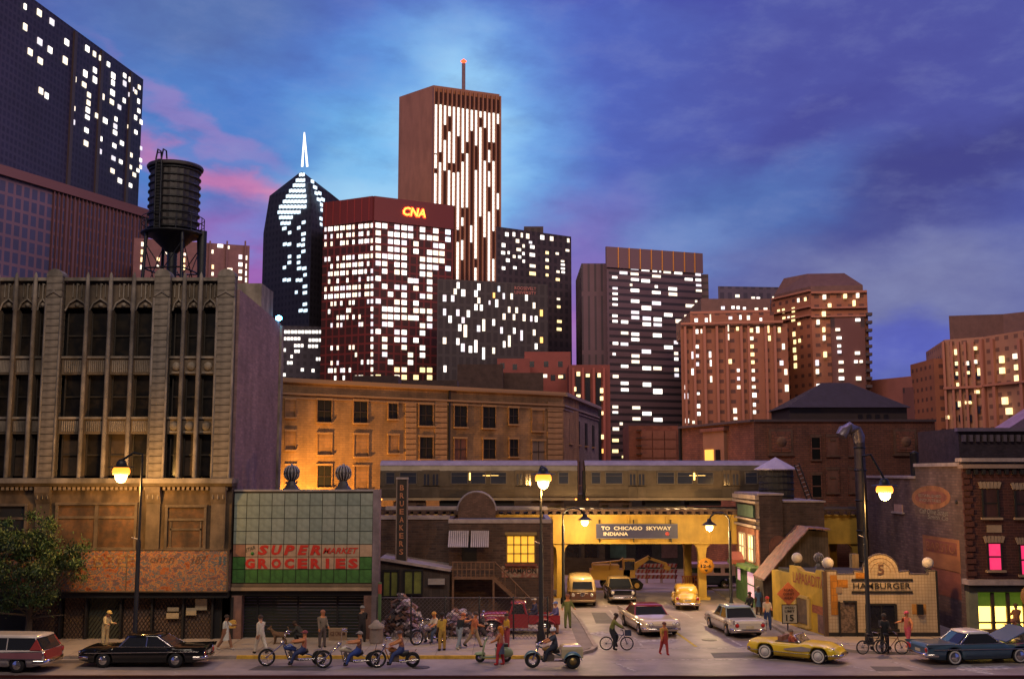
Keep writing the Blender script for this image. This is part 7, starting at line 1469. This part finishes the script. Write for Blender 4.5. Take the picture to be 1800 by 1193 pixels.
def motorcycle(label, loc, rz, col, wb=2.1, chop=True, bars=.35, group='motorcycles along the kerb', seatz=.62):
    t = thing('motorcycle', label, 'motorcycle', loc, rz, group); p = M('bike_' + label[:14].replace(' ', '_'), col, .3, var=.15, coat=.5); xf, xr, rf, rr_ = wb * .56, -wb * .44, .40, .34
    cycle_wheel(t, xf, rf, .085); cycle_wheel(t, xr, rr_, .13)
    nx, nz = (xf - .75, 1.02) if chop else (xf - .32, .95)
    for s in (-1, 1): MB().tube([(xf, s * .09, rf), (nx, s * .09, nz), (nx - .05, s * .09, nz + .1)], .024, 6).build('fork', chrome, t)
    f = MB(); f.tube([(nx, 0, nz - .05), (.05, 0, .72), (-.35, 0, .58), (xr, 0, rr_)], .03, 6); f.tube([(nx, 0, nz - .1), (.35, 0, .28), (-.3, 0, .25), (xr, 0, rr_)], .03, 6); f.build('frame', p, t)
    MB().tube([(.55 if chop else .42, 0, .80), (.3, 0, .84), (.0, 0, .72)], [.07, .16, .09], 10).build('fuel_tank', p, t)
    MB().tube([(-.02, 0, .66), (-.3, 0, .60), (-.55, 0, .68)], [.10, .16, .09], 8).build('seat', M('bike_seat', (.02, .018, .018), .5), t)
    e = MB(); e.box((.12, 0, .40), (.42, .24, .22)); e.tube([(.05, 0, .42), (-.05, 0, .66)], .09, 8); e.tube([(.18, 0, .42), (.30, 0, .66)], .09, 8); e.build('engine', M('engine_metal', (.30, .25, .2), .35, metal=.8, var=.3), t)
    for s in (-1, 1): MB().tube([(.28, s * .1, .5), (.3, s * .16, .3), (-.2, s * .17, .26), (xr - .25, s * .17, .34)], .035, 6).build('exhaust', chrome, t)
    MB().tube([(nx - .05, 0, nz + .1), (nx - .05, -.1, nz + .12 + bars), (nx - .12, -.28, nz + .18 + bars), (nx - .32, -.36, nz + .12 + bars)], .018, 5).build('handlebar', chrome, t); MB().tube([(nx - .05, 0, nz + .1), (nx - .05, .1, nz + .12 + bars), (nx - .12, .28, nz + .18 + bars), (nx - .32, .36, nz + .12 + bars)], .018, 5).build('handlebar', chrome, t)
    fd = [[(xr + (rr_ + .05) * math.cos(a), y, rr_ + (rr_ + .05) * math.sin(a)) for y in (-.1, -.06, .06, .1)] for a in [math.pi * (.25 + .75 * k / 9) for k in range(10)]]; MB().loft(fd, closed=False, caps=False).build('rear_fender', p, t)
    fd = [[(xf + (rf + .04) * math.cos(a), y, rf + (rf + .04) * math.sin(a)) for y in (-.07, -.04, .04, .07)] for a in [math.pi * (.3 + .5 * k / 7) for k in range(8)]]; MB().loft(fd, closed=False, caps=False).build('front_fender', p, t)
    MB().lathe([(.03, -.1), (.1, 0), (.08, .04), (0, .05)], (nx + .08, 0, nz + .02), 10, axis='X').build('headlamp', chrome, t); MB().tube([(xr - .1, 0, .7), (xr - .18, 0, 1.05 if chop else .8)], .02, 5).build('sissy_bar', chrome, t)
    return t
g1, g2, g3 = hZ(520, 1169), hZ(617, 1172), hZ(698, 1172)
motorcycle('blue chopper with long fork, leftmost of the three choppers', (g1.x, g1.y, 0), R(186), (.03, .06, .22), wb=2.4)
motorcycle('cream chopper with tall handlebars, middle of the three choppers', (g2.x, g2.y, 0), R(188), (.50, .42, .30), wb=2.25, bars=.5)
motorcycle('orange motorbike with rider, rightmost of the three choppers', (g3.x, g3.y, 0), R(188), (.45, .16, .03), wb=1.6, chop=False, bars=.2)
pk = hZ(757, 1131, .12); motorcycle('white-fairing motorbike parked on the pavement by the fence', (pk.x, pk.y, .12), R(215), (.25, .2, .24), wb=1.5, chop=False, bars=.2)
def scooter():
    p = hZ(867, 1163, 0); t = thing('motor_scooter', 'pale green motor scooter standing at the yellow kerb', 'scooter', (p.x, p.y, 0), R(184)); g = paint('scooter_green', (.26, .33, .17), .4)
    for x in (.62, -.62):
        w = MB().lathe([(.12, -.05), (.2, -.06), (.23, -.03), (.23, .03), (.2, .06), (.12, .05)], n=18, axis='Y').build('wheel', tyre_m, t, (x, 0, .23)); MB().lathe([(0, -.07), (.13, -.055), (.13, .055), (0, .07)], n=12, axis='Y').build('hub', chrome, w)
    sh = [[(.50 - .10 * (z - .25), y * w, z) for y in (-1, -.6, 0, .6, 1)] for z, w in ((.25, .20), (.45, .26), (.75, .25), (.92, .16))]; MB().slab([(.52, -.22, .25), (.52, .22, .25), (.40, .24, .8), (.34, .14, 1.0), (.34, -.14, 1.0), (.40, -.24, .8)], (.06, 0, .01)).build('leg_shield', g, t, fix=True)
    MB().bx(-.15, .52, -.2, .2, .22, .28).build('footboard', g, t)
    MB().loft([[(x, w * math.cos(a), zc + h_ * math.sin(a)) for a in [2 * math.pi * k / 12 for k in range(12)]] for x, w, zc, h_ in ((-.1, .12, .45, .2), (-.3, .24, .46, .26), (-.6, .26, .46, .27), (-.85, .18, .44, .2), (-.95, .05, .42, .08))]).build('rear_body', g, t, fix=True)
    MB().tube([(-.12, 0, .76), (-.35, 0, .80), (-.7, 0, .78)], [.08, .13, .09], 8).build('seat', M('bike_seat', (.02, .018, .018)), t); MB().loft([[(x, w * math.cos(a), .36 + h_ * math.sin(a)) for a in [math.pi * k / 8 for k in range(9)]] for x, w, h_ in ((.38, .06, .1), (.6, .12, .16), (.84, .1, .1), (.9, .04, .02))], closed=False, caps=False).build('front_mudguard', g, t, fix=True)
    MB().tube([(.38, 0, .95), (.34, 0, 1.1)], .06, 8).build('steering_head', g, t); MB().tube([(.26, -.32, 1.12), (.34, 0, 1.08), (.26, .32, 1.12)], .022, 6).build('handlebar', g, t); MB().lathe([(.08, -.05), (.08, .03), (0, .05)], (.42, 0, 1.05), 10, axis='X').build('headlamp', chrome, t); MB().tube([(.3, -.3, 1.12), (.3, -.36, 1.3)], .012, 4).build('mirror_stalk', chrome, t)
scooter()
def police_trike():
    p = hZ(972, 1172, 0); t = thing('three_wheeler', 'blue three-wheeled motorcycle with cream rear box', 'motorcycle', (p.x, p.y, 0), R(186)); bl = paint('trike_blue', (.07, .16, .20)); cr = paint('trike_cream', (.58, .46, .28)); xf = .95
    cycle_wheel(t, xf, .36, .14)
    for s in (-1, 1):
        MB().tube([(xf, s * .1, .36), (xf - .28, s * .1, .95)], .03, 6).build('fork', chrome, t); w = MB().lathe([(.16, -.08), (.3, -.09), (.34, -.05), (.34, .05), (.3, .09), (.16, .08)], n=20, axis='Y').build('wheel', tyre_m, t, (-.85, s * .5, .34)); MB().lathe([(0, -.1), (.17, -.085), (.17, .085), (0, .1)], n=12, axis='Y').build('hub', M('hub_gold', (.4, .28, .1), .4, metal=.7), w)
        MB().loft([[(-.85 + .42 * math.cos(a), s * y, .36 + (.42 - q) * math.sin(a)) for y, q in ((.34, 0), (.5, .0), (.62, .03), (.66, .12))] for a in [math.pi * k / 12 for k in range(13)]], closed=False, caps=False).build('rear_fender', bl, t, fix=True)
    MB().loft([[(xf + .42 * math.cos(a), y, .36 + .42 * math.sin(a) - q) for y, q in ((-.12, .08), (-.07, 0), (.07, 0), (.12, .08))] for a in [math.pi * (.1 + .85 * k / 10) for k in range(11)]], closed=False, caps=False).build('front_fender', bl, t, fix=True)
    b = MB(); b.loft([[(x, y, z) for x, y in ((-1.35, -.42), (-.35, -.42), (-.35, .42), (-1.35, .42))] for z in (.45, .85)], smooth=False); b.loft([[(-1.35 + q, -.42 + q, z), (-.35 - q, -.42 + q, z), (-.35 - q, .42 - q, z), (-1.35 + q, .42 - q, z)] for z, q in ((.85, 0), (.97, .05), (1.02, .16))], smooth=False); b.build('rear_box', cr, t, fix=True)
    MB().tube([(.5, 0, .84), (.25, 0, .86), (.0, 0, .74)], [.07, .15, .09], 10).build('fuel_tank', M('tank_orange', (.45, .25, .06), .35), t); MB().tube([(0, 0, .76), (-.3, 0, .78)], [.13, .15], 8).build('seat', M('bike_seat', (.02, .018, .018)), t); e = MB(); e.box((.2, 0, .45), (.5, .26, .3)); e.tube([(.15, 0, .4), (.1, 0, .7)], .1, 8); e.build('engine', M('engine_metal', (.3, .25, .2)), t)
    MB().tube([(xf - .3, 0, .95), (-.3, 0, .55), (-.85, 0, .36)], .04, 6).build('frame', bl, t); MB().tube([(xf - .55, -.38, 1.12), (xf - .32, -.2, 1.08), (xf - .30, 0, 1.0), (xf - .32, .2, 1.08), (xf - .55, .38, 1.12)], .02, 6).build('handlebar', chrome, t); MB().lathe([(.04, -.12), (.12, 0), (.1, .04), (0, .05)], (xf - .2, 0, .98), 10, axis='X').build('headlamp', chrome, t); MB().tube([(.4, -.2, .25), (-1.1, -.25, .24)], .05, 6).build('exhaust', chrome, t)
police_trike()
def bicycle(label, p, rz, col, basket=False):
    t = thing('bicycle', label, 'bicycle', p, rz, 'bicycles'); r = .34; bm = M('bicycle_' + label[:10].replace(' ', '_'), col, .4); 
    for x in (.52, -.52): cycle_wheel(t, x, r, .045, M('bike_rim', (.2, .2, .22), .3, metal=.7), 14)
    f = MB(); f.tube([(.36, 0, .82), (-.05, 0, .30), (-.18, 0, .80), (.34, 0, .74)], .02, 5); f.tube([(-.05, 0, .30), (-.52, 0, r), (-.16, 0, .72)], .016, 5); f.tube([(.33, 0, .95), (.38, 0, .72), (.52, 0, r)], .018, 5); f.build('frame', bm, t)
    MB().tube([(-.32, 0, .92), (-.2, 0, .93), (-.05, 0, .91)], [.09, .07, .03], 6).build('saddle', M('bike_seat', (.02, .018, .018)), t); MB().tube([(.2, -.26, 1.02), (.33, -.1, .98), (.33, .1, .98), (.2, .26, 1.02)], .015, 5).build('handlebar', chrome, t)
    cr_ = MB(); cr_.lathe([(.09, -.01), (.09, .01)], (-.05, -.05, .30), 12, axis='Y'); cr_.tube([(-.05, -.07, .30), (.02, -.07, .14)], .014, 4); cr_.tube([(-.05, .07, .30), (-.12, .07, .46)], .014, 4); cr_.build('crank', iron, t)
    if basket:
        b = MB(); b.bx(.42, .72, -.18, .18, .74, .76); b.bx(.42, .44, -.18, .18, .74, .98); b.bx(.72, .74, -.18, .18, .74, .98); b.bx(.42, .74, -.18, -.165, .74, .98); b.bx(.42, .74, .165, .18, .74, .98); b.build('basket', M('basket_navy', (.03, .04, .08), .7), t)
    return t
bk = hZ(1084, 1142, 0); bicycle('dark blue bicycle with front basket crossing the side street', (bk.x, bk.y, 0), R(-3), (.02, .03, .09), True)
b1, b2 = hZ(1534, 1149, .12), hZ(1566, 1149, .12); bicycle('left of two dark bicycles by the lamp post at the hamburger stand', (b1.x, b1.y, .12), R(12), (.03, .02, .02)); bicycle('right of two dark bicycles by the lamp post at the hamburger stand', (b2.x, b2.y, .12), R(-8), (.10, .02, .02))

# ================================================================== PEOPLE AND DOG
skins = {'l': (.48, .25, .15), 'm': (.30, .15, .09), 'd': (.11, .055, .035), 'o': (.56, .22, .09)}
def cloth(c): return M('cloth_%02x%02x%02x' % tuple(int(min(1, v) * 255) for v in c), c, .85, var=.25, scale=6)
def skinm(k): return M('skin_' + k, skins[k], .55, var=.1, scale=8, spec=.3)
def person(label, p, rz, top, legs, skin='l', hair=(.04, .025, .02), shoes=(.02, .015, .012), cap=None, hgt=1.75, lean=0, thigh=(0, 0), knee=(0, 0), splay=5, sh=(5, 5), out=(8, 8), elb=(12, 12), sleeve=1, bare=False, skirt=None, longhair=False, helmet=None, seat=None, head=0, group='people on the street', apron=None):
    """one continuous skinned body posed by joint angles (degrees); faces +X"""
    k = hgt / 1.75; t = thing('person', label, 'person', p, rz, group)
    ln = R(lean); up = lambda x, y, z: Vector(((x * math.cos(ln) + z * math.sin(ln)), y, (z * math.cos(ln) - x * math.sin(ln))))
    V = []; E = []; Rd = []; tagb = []
    def add(v, r, par=None, tg=None):
        V.append(Vector(v)); g_ = 1.26 if tg == 'S' and par in (2, 3, 4, 5) else 1.52; Rd.append((r[0] * g_, r[1] * g_))
        if par is not None: E.append((par, len(V) - 1)); tagb.append(tg)
        return len(V) - 1
    pel = add((0, 0, 0), (.125, .105)); waist = add(up(0, 0, .17), (.115, .095), pel, 'T'); chest = add(up(0, 0, .40), (.125, .105), waist, 'T'); neck = add(up(.01, 0, .55), (.055, .055), chest, 'S'); hd = R(head)
    h1 = add(V[neck] + up(.03 + .06 * math.sin(hd), 0, .10), (.085, .078), neck, 'S'); h2 = add(V[h1] + up(.01 + .06 * math.sin(hd), 0, .09), (.092, .082), h1, 'S'); h3 = add(V[h2] + up(0, 0, .06), (.055, .05), h2, 'S')
    hands = []; 
    for i, s in enumerate((1, -1)):
        a = add(up(0, s * .165, .44), (.065, .065), chest, 'T'); f, o, e = R(sh[i]) - ln * 0, R(out[i]), R(elb[i])
        d1 = Vector((math.sin(f) * math.cos(o), s * math.sin(o), -math.cos(f) * math.cos(o))); d2 = Vector((math.sin(f + e) * math.cos(o * .4), s * math.sin(o * .4), -math.cos(f + e) * math.cos(o * .4)))
        el = add(V[a] + d1 * .28, (.044, .044), a, 'T' if sleeve > 0 else 'S'); w = add(V[el] + d2 * .24, (.032, .032), el, 'T' if sleeve > 1 else 'S'); hn = add(V[w] + d2 * .08, (.036, .022), w, 'S'); hands.append((V[w], d2, s, hn))
    feet = []
    for i, s in enumerate((1, -1)):
        hp = add((0, s * .085, -.04), (.10, .095), pel, 'L'); a, b = R(thigh[i]), R(knee[i]); sp = math.sin(R(splay)) * s
        kn = add(V[hp] + Vector((math.sin(a), sp, -math.cos(a))) * .42, (.062, .062), hp, 'S' if bare else 'L'); an = add(V[kn] + Vector((math.sin(a - b), sp * .3, -math.cos(a - b))) * .42, (.046, .046), kn, 'S' if bare else 'L')
        fd = Vector((math.cos((a - b) * .4), 0, math.sin((a - b) * .4))); hl = add(V[an] + Vector((0, 0, -.05)) - fd * .02, (.044, .044), an, 'F'); to = add(V[hl] + fd * .19 + Vector((0, 0, -.012)), (.036, .03), hl, 'F'); feet.append(V[an].z)
    z0 = (seat if seat is not None else -(min(feet) - .095))
    me = bpy.data.meshes.new('body'); me.from_pydata([v for v in V], E, []); ob = bpy.data.objects.new('body', me); COL.objects.link(ob)
    md = ob.modifiers.new('skin', 'SKIN'); md.use_smooth_shade = True; ss = ob.modifiers.new('sub', 'SUBSURF'); ss.levels = 1; ss.render_levels = 1
    for i, sv in enumerate(me.skin_vertices[0].data): sv.radius = Rd[i]; sv.use_root = (i == 0)
    dg = bpy.context.evaluated_depsgraph_get(); bm_ = bpy.data.meshes.new_from_object(ob.evaluated_get(dg)); bpy.data.objects.remove(ob)
    bmx = MB(); vs = [v.co.copy() for v in bm_.vertices]; keys = {'T': 0, 'L': 1, 'S': 2, 'F': 3}; seg = [(V[a], V[b], keys[tg]) for (a, b), tg in zip(E, tagb)]
    for pl_ in bm_.polygons:
        c = pl_.center; best = min(seg, key=lambda q: (c - (q[0] + (q[1] - q[0]) * max(0, min(1, (c - q[0]).dot(q[1] - q[0]) / max(1e-6, (q[1] - q[0]).length_squared))))).length)
        bmx.f.append(list(pl_.vertices)); bmx.m.append(1 if (best[2] == 0 and c.z < .02 and best[0].length < .01) else best[2]); bmx.sm.append(True)
    bmx.v = [tuple(v) for v in vs]
    for w, d, s, hn in hands:   # five fingers per hand
        side = d.cross(Vector((0, 0, 1)));  side = side.normalized() if side.length > .1 else Vector((0, 1, 0)); pn = d.cross(side).normalized()
        for q, l in ((-1.5, .065), (-.5, .078), (.5, .074), (1.5, .058)): b = V[hn] + side * q * .016; bmx.tube([b - d * .02, b + d * l * .55, b + d * l * .95 + pn * .02], [.009, .0085, .006], 5, 2)
        b = V[hn] - d * .035 + side * .03; bmx.tube([b, b + side * .03 + d * .03, b + side * .035 + d * .065], [.011, .009, .007], 5, 2)
    F = Vector((math.cos(hd * 1), 0, -math.sin(hd))); hc = (V[h1] + V[h2]) / 2; fwd = (up(1, 0, 0)); upv = up(0, 0, 1); sd = Vector((0, 1, 0))
    bmx.tube([hc + fwd * .085 + upv * .02, hc + fwd * .115 - upv * .012, hc + fwd * .09 - upv * .02], [.008, .014, .010], 6, 2)
    for s in (-1, 1): bmx.lathe([(0, -.011), (.011, 0), (0, .011)], hc + fwd * .088 + upv * .025 + sd * s * .034, 6, 4); bmx.lathe([(0, -.03), (.014, 0), (0, .03)], hc + sd * s * .088, 6, 2)
    bmx.box(hc + fwd * .086 - upv * .052, (.012, .045, .010), 0, 5)
    for q in range(len(bmx.v)): v = bmx.v[q]; bmx.v[q] = (v[0] * k, v[1] * k, v[2] * k + z0 * (k if seat is None else 1))
    bmx.build('body', [cloth(top), cloth(legs), skinm(skin), cloth(shoes), M('eye_dark', (.02, .015, .012), .4, var=0), M('lip', (.28, .09, .07), .6, var=0)], t)
    off = Vector((0, 0, z0 * (k if seat is None else 1))); hs = lambda v: v * k + off
    c = V[h2] - fwd * .015 + upv * .0
    def dome(rx, rz, cut, mat, nm, fw=0.0):
        rg = []
        for i in range(8):
            a = math.pi * cut * i / 7; rg.append([hs(c + fwd * (rx * math.sin(a) * math.cos(b) + fw) + sd * rx * .93 * math.sin(a) * math.sin(b) + upv * rz * math.cos(a)) for b in [2 * math.pi * j / 12 for j in range(12)]])
        MB().loft(rg[::-1]).build(nm, mat, t, fix=True)
    if helmet: dome(.152, .15, .56, M('helmet_%02d' % int(helmet[0] * 99), helmet, .3, coat=.4, var=.1), 'helmet')
    elif cap:
        dome(.145, .135, .47, cloth(cap), 'cap'); MB().slab([hs(c + fwd * .09 + sd * s_ * .07 + upv * .02) for s_ in (-1, 1)] + [hs(c + fwd * .2 + sd * s_ * .05 + upv * .005) for s_ in (1, -1)], (0, 0, .015)).build('cap_brim', cloth(cap), t, fix=True)
    elif hair: dome(.138, .132, .52, M('hair_%02d%02d' % (int(hair[0] * 99), int(hair[1] * 99)), hair, .8, var=.3, scale=20), 'hair', -.012)
    if longhair: MB().tube([hs(c - fwd * .06 + upv * .02), hs(c - fwd * .10 - upv * .14), hs(c - fwd * .11 - upv * .34)], [.10 * k, .115 * k, .06 * k], 8).build('long_hair', M('hair_%02d%02d' % (int(hair[0] * 99), int(hair[1] * 99)), hair, .8, var=.3, scale=20), t)
    if skirt: MB().lathe([(.13 * k, .16), (.16 * k, 0), (.20 * k, -.42)], off, 14).build('skirt', cloth(skirt), t)
    if apron: MB().slab([hs(V[pel] + Vector((.13, -.12, -.35))), hs(V[pel] + Vector((.13, .12, -.35))), hs(V[chest] + fwd * .13 + sd * .10), hs(V[chest] + fwd * .13 - sd * .10)], (.02, 0, 0)).build('apron', cloth(apron), t, fix=True)
    return t
def at(px, py, z=.12): q = hZ(px, py, z); return (q.x, q.y, z)
W_ = (.62, .56, .46)
person('figure in cream overalls and cap standing behind the black sedan', at(184, 1134), R(-30), (.62, .48, .24), (.62, .48, .24), 'l', cap=(.66, .46, .14), shoes=(.5, .38, .2), hgt=1.72, sleeve=2, lean=12, sh=(20, 25), elb=(70, 60), head=25)
person('woman in white dress walking right beside the black sedan', at(396, 1141), R(-12), (.60, .60, .54), (.60, .60, .54), 'm', skirt=(.60, .60, .54), bare=True, sleeve=1, thigh=(24, -20), knee=(8, 14), sh=(55, -5), elb=(45, 10), hgt=1.68, shoes=(.6, .5, .4))
b = at(391, 1112, 1.0); prop(MB().loft([[(b[0] + w * x, 57.0 + .08 * y, .98 + z) for x, y in ((-1, -1), (1, -1), (1, 1), (-1, 1))] for w, z in ((.16, 0), (.20, .12), (.17, .36), (.06, .40))], smooth=False).build('shoulder_bag', cloth((.62, .36, .08)), fix=True), 'tan shoulder bag carried by the woman in white', 'bag')
person('man in white suit walking away in front of the supermarket', at(457, 1148), R(140), W_, W_, 'l', thigh=(18, -22), knee=(6, 10), sh=(-12, 25), elb=(15, 60), sleeve=2, hgt=1.8)
person('crouching person in dark clothes beside the dog', at(531, 1131), R(170), (.05, .05, .045), (.03, .03, .03), 'd', thigh=(105, 95), knee=(125, 120), lean=35, sh=(40, 50), elb=(40, 40), sleeve=2, hgt=1.7)
person('man in grey jacket standing before the supermarket shutter', at(566, 1137), R(-60), (.20, .16, .12), (.11, .085, .08), 'o', hair=(.35, .14, .08), sleeve=2, sh=(15, 10), elb=(40, 15), hgt=1.78)
person('person in black coat and grey cap facing the supermarket', at(636, 1128), R(95), (.022, .018, .02), (.02, .018, .02), 'm', cap=(.22, .22, .22), sleeve=2, sh=(30, 30), elb=(60, 60), hgt=1.78)
for lab, (g, y_, dx), col, lg, hc, wbx, sz in (('helmeted rider in red vest on the blue chopper', (g1, 0, .35), (.42, .14, .09), (.035, .05, .14), (.22, .05, .06), 1, .64), ('bare-armed rider in dark vest on the cream chopper', (g2, 0, .35), (.10, .05, .06), (.03, .06, .26), (.25, .22, .2), 1, .66), ('rider with dark bandana on the orange motorbike', (g3, 0, .22), (.25, .10, .08), (.04, .06, .18), (.08, .06, .07), 0, .70)):
    person(lab, (g.x + dx, g.y, 0), R(187), col, lg, 'o', cap=hc, lean=-6 if wbx else 6, thigh=(72, 72), knee=(52, 52), splay=14, sh=(78 if wbx else 62, 78 if wbx else 62), out=(8, 8), elb=(10, 10), sleeve=0, seat=sz + .10, hgt=1.75)
person('blond man in white shirt sitting on the parked motorbike', (pk.x + .25, pk.y + .15, .12), R(225), (.60, .48, .36), (.05, .07, .12), 'o', hair=(.60, .28, .06), thigh=(70, 70), knee=(60, 60), splay=14, sh=(40, 30), elb=(30, 30), seat=.78, lean=8)
person('man in yellow shirt and trousers with his back to the road', at(777, 1143), R(120), (.55, .34, .05), (.42, .25, .05), 'd', hair=(.02, .015, .012), sleeve=1, sh=(10, 35), elb=(10, 80), hgt=1.78)
person('man in black shirt and pale jeans leaning into the group', at(807, 1140), R(50), (.02, .02, .022), (.26, .30, .34), 'o', hair=(.45, .13, .05), sleeve=0, lean=22, thigh=(20, -14), knee=(12, 14), sh=(95, 85), elb=(10, 20), shoes=(.5, .46, .36), hgt=1.76)
person('man in orange vest and khaki trousers striding by the fence', at(833, 1137), R(-15), (.52, .16, .07), (.38, .27, .16), 'o', hair=(.06, .04, .04), sleeve=1, thigh=(26, -26), knee=(6, 16), sh=(20, -20), elb=(60, 30), hgt=1.76, lean=6)
person('woman in yellow blouse and red trousers behind the scooter', at(891, 1138), R(-150), (.60, .32, .03), (.38, .06, .07), 'm', sleeve=1, sh=(12, 12), elb=(70, 70), hgt=1.64, longhair=False)
person('red-haired woman in red tights standing at the green scooter', at(880, 1168, 0), R(160), (.42, .14, .08), (.46, .03, .04), 'o', hair=(.62, .20, .01), longhair=True, skirt=(.07, .08, .13), sleeve=0, thigh=(14, -4), knee=(10, 6), sh=(35, 35), elb=(30, 30), hgt=1.70, shoes=(.4, .03, .03))
p = hZ(972, 1172, 0); person('police rider with white helmet on the three-wheeler', (p.x + .12, p.y, 0), R(186), (.05, .06, .08), (.02, .025, .04), 'o', helmet=(.62, .62, .62), thigh=(74, 74), knee=(60, 60), splay=16, sh=(58, 58), elb=(12, 12), sleeve=1, seat=.95, lean=6)
person('person in blue dress and blue cap beside the pickup truck', at(978, 1113), R(-150), (.10, .10, .28), (.10, .15, .28), 'l', cap=(.12, .18, .45), skirt=(.10, .15, .28), bare=True, sleeve=2, sh=(25, 20), elb=(55, 60), hgt=1.66)
q = hY(940, 1085, 62.2); person('driver in navy clothes standing in the pickup bed', (q.x, 61.5, .75), R(-160), (.03, .04, .12), (.03, .03, .07), 'm', cap=(.5, .45, .42), sleeve=2, sh=(35, 10), elb=(60, 20), hgt=1.7, seat=.42, thigh=(85, 85), knee=(85, 85))
person('man in olive suit standing at the underpass corner', at(998, 1103), R(-80), (.16, .19, .06), (.14, .17, .06), 'o', hair=(.25, .1, .06), sleeve=2, out=(28, 28), elb=(70, 70), sh=(-5, -5), hgt=1.82)
person('cyclist in olive sweater riding across the side street', (bk.x - .25, bk.y, 0), R(-3), (.17, .18, .04), (.02, .022, .03), 'd', hair=(.03, .02, .015), lean=16, thigh=(48, 20), knee=(70, 24), splay=4, sh=(50, 50), elb=(12, 12), sleeve=2, seat=1.0, hgt=1.78)
person('child in red overalls walking across the side street', at(1168, 1150, 0), R(-65), (.50, .26, .05), (.42, .05, .04), 'o', hair=(.14, .05, .04), sleeve=1, apron=(.42, .05, .04), thigh=(10, -14), knee=(4, 10), sh=(-14, 14), out=(16, 16), hgt=1.52, shoes=(.45, .03, .03))
person('man in red cap, white shirt and jeans by the yellow shop wall', at(1350, 1106), R(-100), (.55, .44, .32), (.04, .07, .20), 'o', cap=(.50, .04, .03), sleeve=1, sh=(25, 20), elb=(60, 50), hgt=1.76)
person('woman in long blue dress in the corner house doorway', at(1334, 1080), R(-100), (.08, .15, .24), (.08, .15, .24), 'd', skirt=(.08, .15, .24), bare=True, hair=(.16, .12, .12), hgt=1.66, sleeve=1)
person('seated person in black by the green shopfront', at(1319, 1078), R(-120), (.02, .02, .02), (.02, .02, .02), 'd', thigh=(85, 85), knee=(85, 85), seat=.50, sleeve=2, sh=(30, 30), elb=(40, 40))
person('driver in red shirt at the wheel of the yellow roadster', (13.5, 53.4, .0), R(-34), (.35, .07, .04), (.05, .05, .06), 'o', hair=(.20, .14, .10), thigh=(85, 85), knee=(40, 40), sh=(50, 50), elb=(20, 20), seat=.58, sleeve=1, lean=-8)
person('woman in pink jumpsuit striding beside the hamburger stand', at(1597, 1136), R(-150), (.62, .16, .10), (.62, .10, .13), 'o', cap=(.55, .08, .14), sleeve=0, thigh=(16, -14), knee=(4, 8), sh=(20, -10), out=(45, 55), elb=(10, 90), hgt=1.72, shoes=(.6, .15, .08))
person('person in black with the bicycles at the lamp post', at(1556, 1146), R(-100), (.012, .012, .014), (.012, .012, .014), 'd', hair=(.05, .04, .035), sleeve=2, sh=(30, 40), elb=(60, 60), hgt=1.8)
person('mechanic in green shirt bent over the raised hood of the blue coupe', (25.3, 54.9, .12), R(190), (.12, .18, .04), (.10, .09, .08), 'o', hair=(.35, .14, .04), lean=40, sh=(80, 80), elb=(20, 20), sleeve=1, hgt=1.74)
person('customer silhouetted in the lit window of the corner bar', (27.1, 59.45, .13), R(90), (.25, .10, .05), (.12, .06, .04), 'm', hair=(.10, .05, .03), sh=(40, 30), elb=(60, 50), sleeve=2, hgt=1.72)
def dog():
    p = at(492, 1132); t = thing('brown_dog', 'brown shaggy dog with raised tail on the pavement before the supermarket', 'dog', p, R(172)); f = M('dog_fur', (.16, .09, .05), .9, var=.5, scale=9, bump=.4)
    V = [(0, 0, .52), (.22, 0, .53), (.38, 0, .60), (.46, 0, .74), (.56, 0, .80), (.70, 0, .75), (-.22, 0, .54), (-.36, 0, .54), (-.46, 0, .66), (-.44, 0, .84), (-.36, 0, .92)]; Rr = [.12, .15, .10, .08, .095, .045, .13, .09, .04, .04, .02]
    E = [(0, 1), (1, 2), (2, 3), (3, 4), (4, 5), (0, 6), (6, 7), (7, 8), (8, 9), (9, 10)]
    for s in (-1, 1):
        b = len(V); V += [(.26, s * .09, .42), (.25, s * .09, .24), (.28, s * .09, .04), (.33, s * .09, .025)]; Rr += [.06, .038, .03, .028]; E += [(1, b), (b, b + 1), (b + 1, b + 2), (b + 2, b + 3)]
        b = len(V); V += [(-.24, s * .09, .42), (-.18, s * .09, .30), (-.33, s * .09, .18), (-.30, s * .09, .03), (-.24, s * .09, .025)]; Rr += [.08, .055, .03, .028, .028]; E += [(6, b), (b, b + 1), (b + 1, b + 2), (b + 2, b + 3), (b + 3, b + 4)]
    me = bpy.data.meshes.new('dog'); me.from_pydata(V, E, []); ob = bpy.data.objects.new('dog', me); COL.objects.link(ob); ob.modifiers.new('s', 'SKIN').use_smooth_shade = True; ss = ob.modifiers.new('u', 'SUBSURF'); ss.levels = 1
    for i, sv in enumerate(me.skin_vertices[0].data): sv.radius = (Rr[i], Rr[i]); sv.use_root = i == 0
    m2 = bpy.data.meshes.new_from_object(ob.evaluated_get(bpy.context.evaluated_depsgraph_get())); bpy.data.objects.remove(ob); m2.materials.clear(); m2.materials.append(f); link('body', m2, t)
    for s in (-1, 1): MB().tube([(.52, s * .06, .86), (.50, s * .09, .96)], [.04, .008], 5).build('ear', f, t)
    MB().lathe([(0, -.02), (.02, 0), (0, .02)], (.745, 0, .76), 6).build('nose', black, t)
dog()
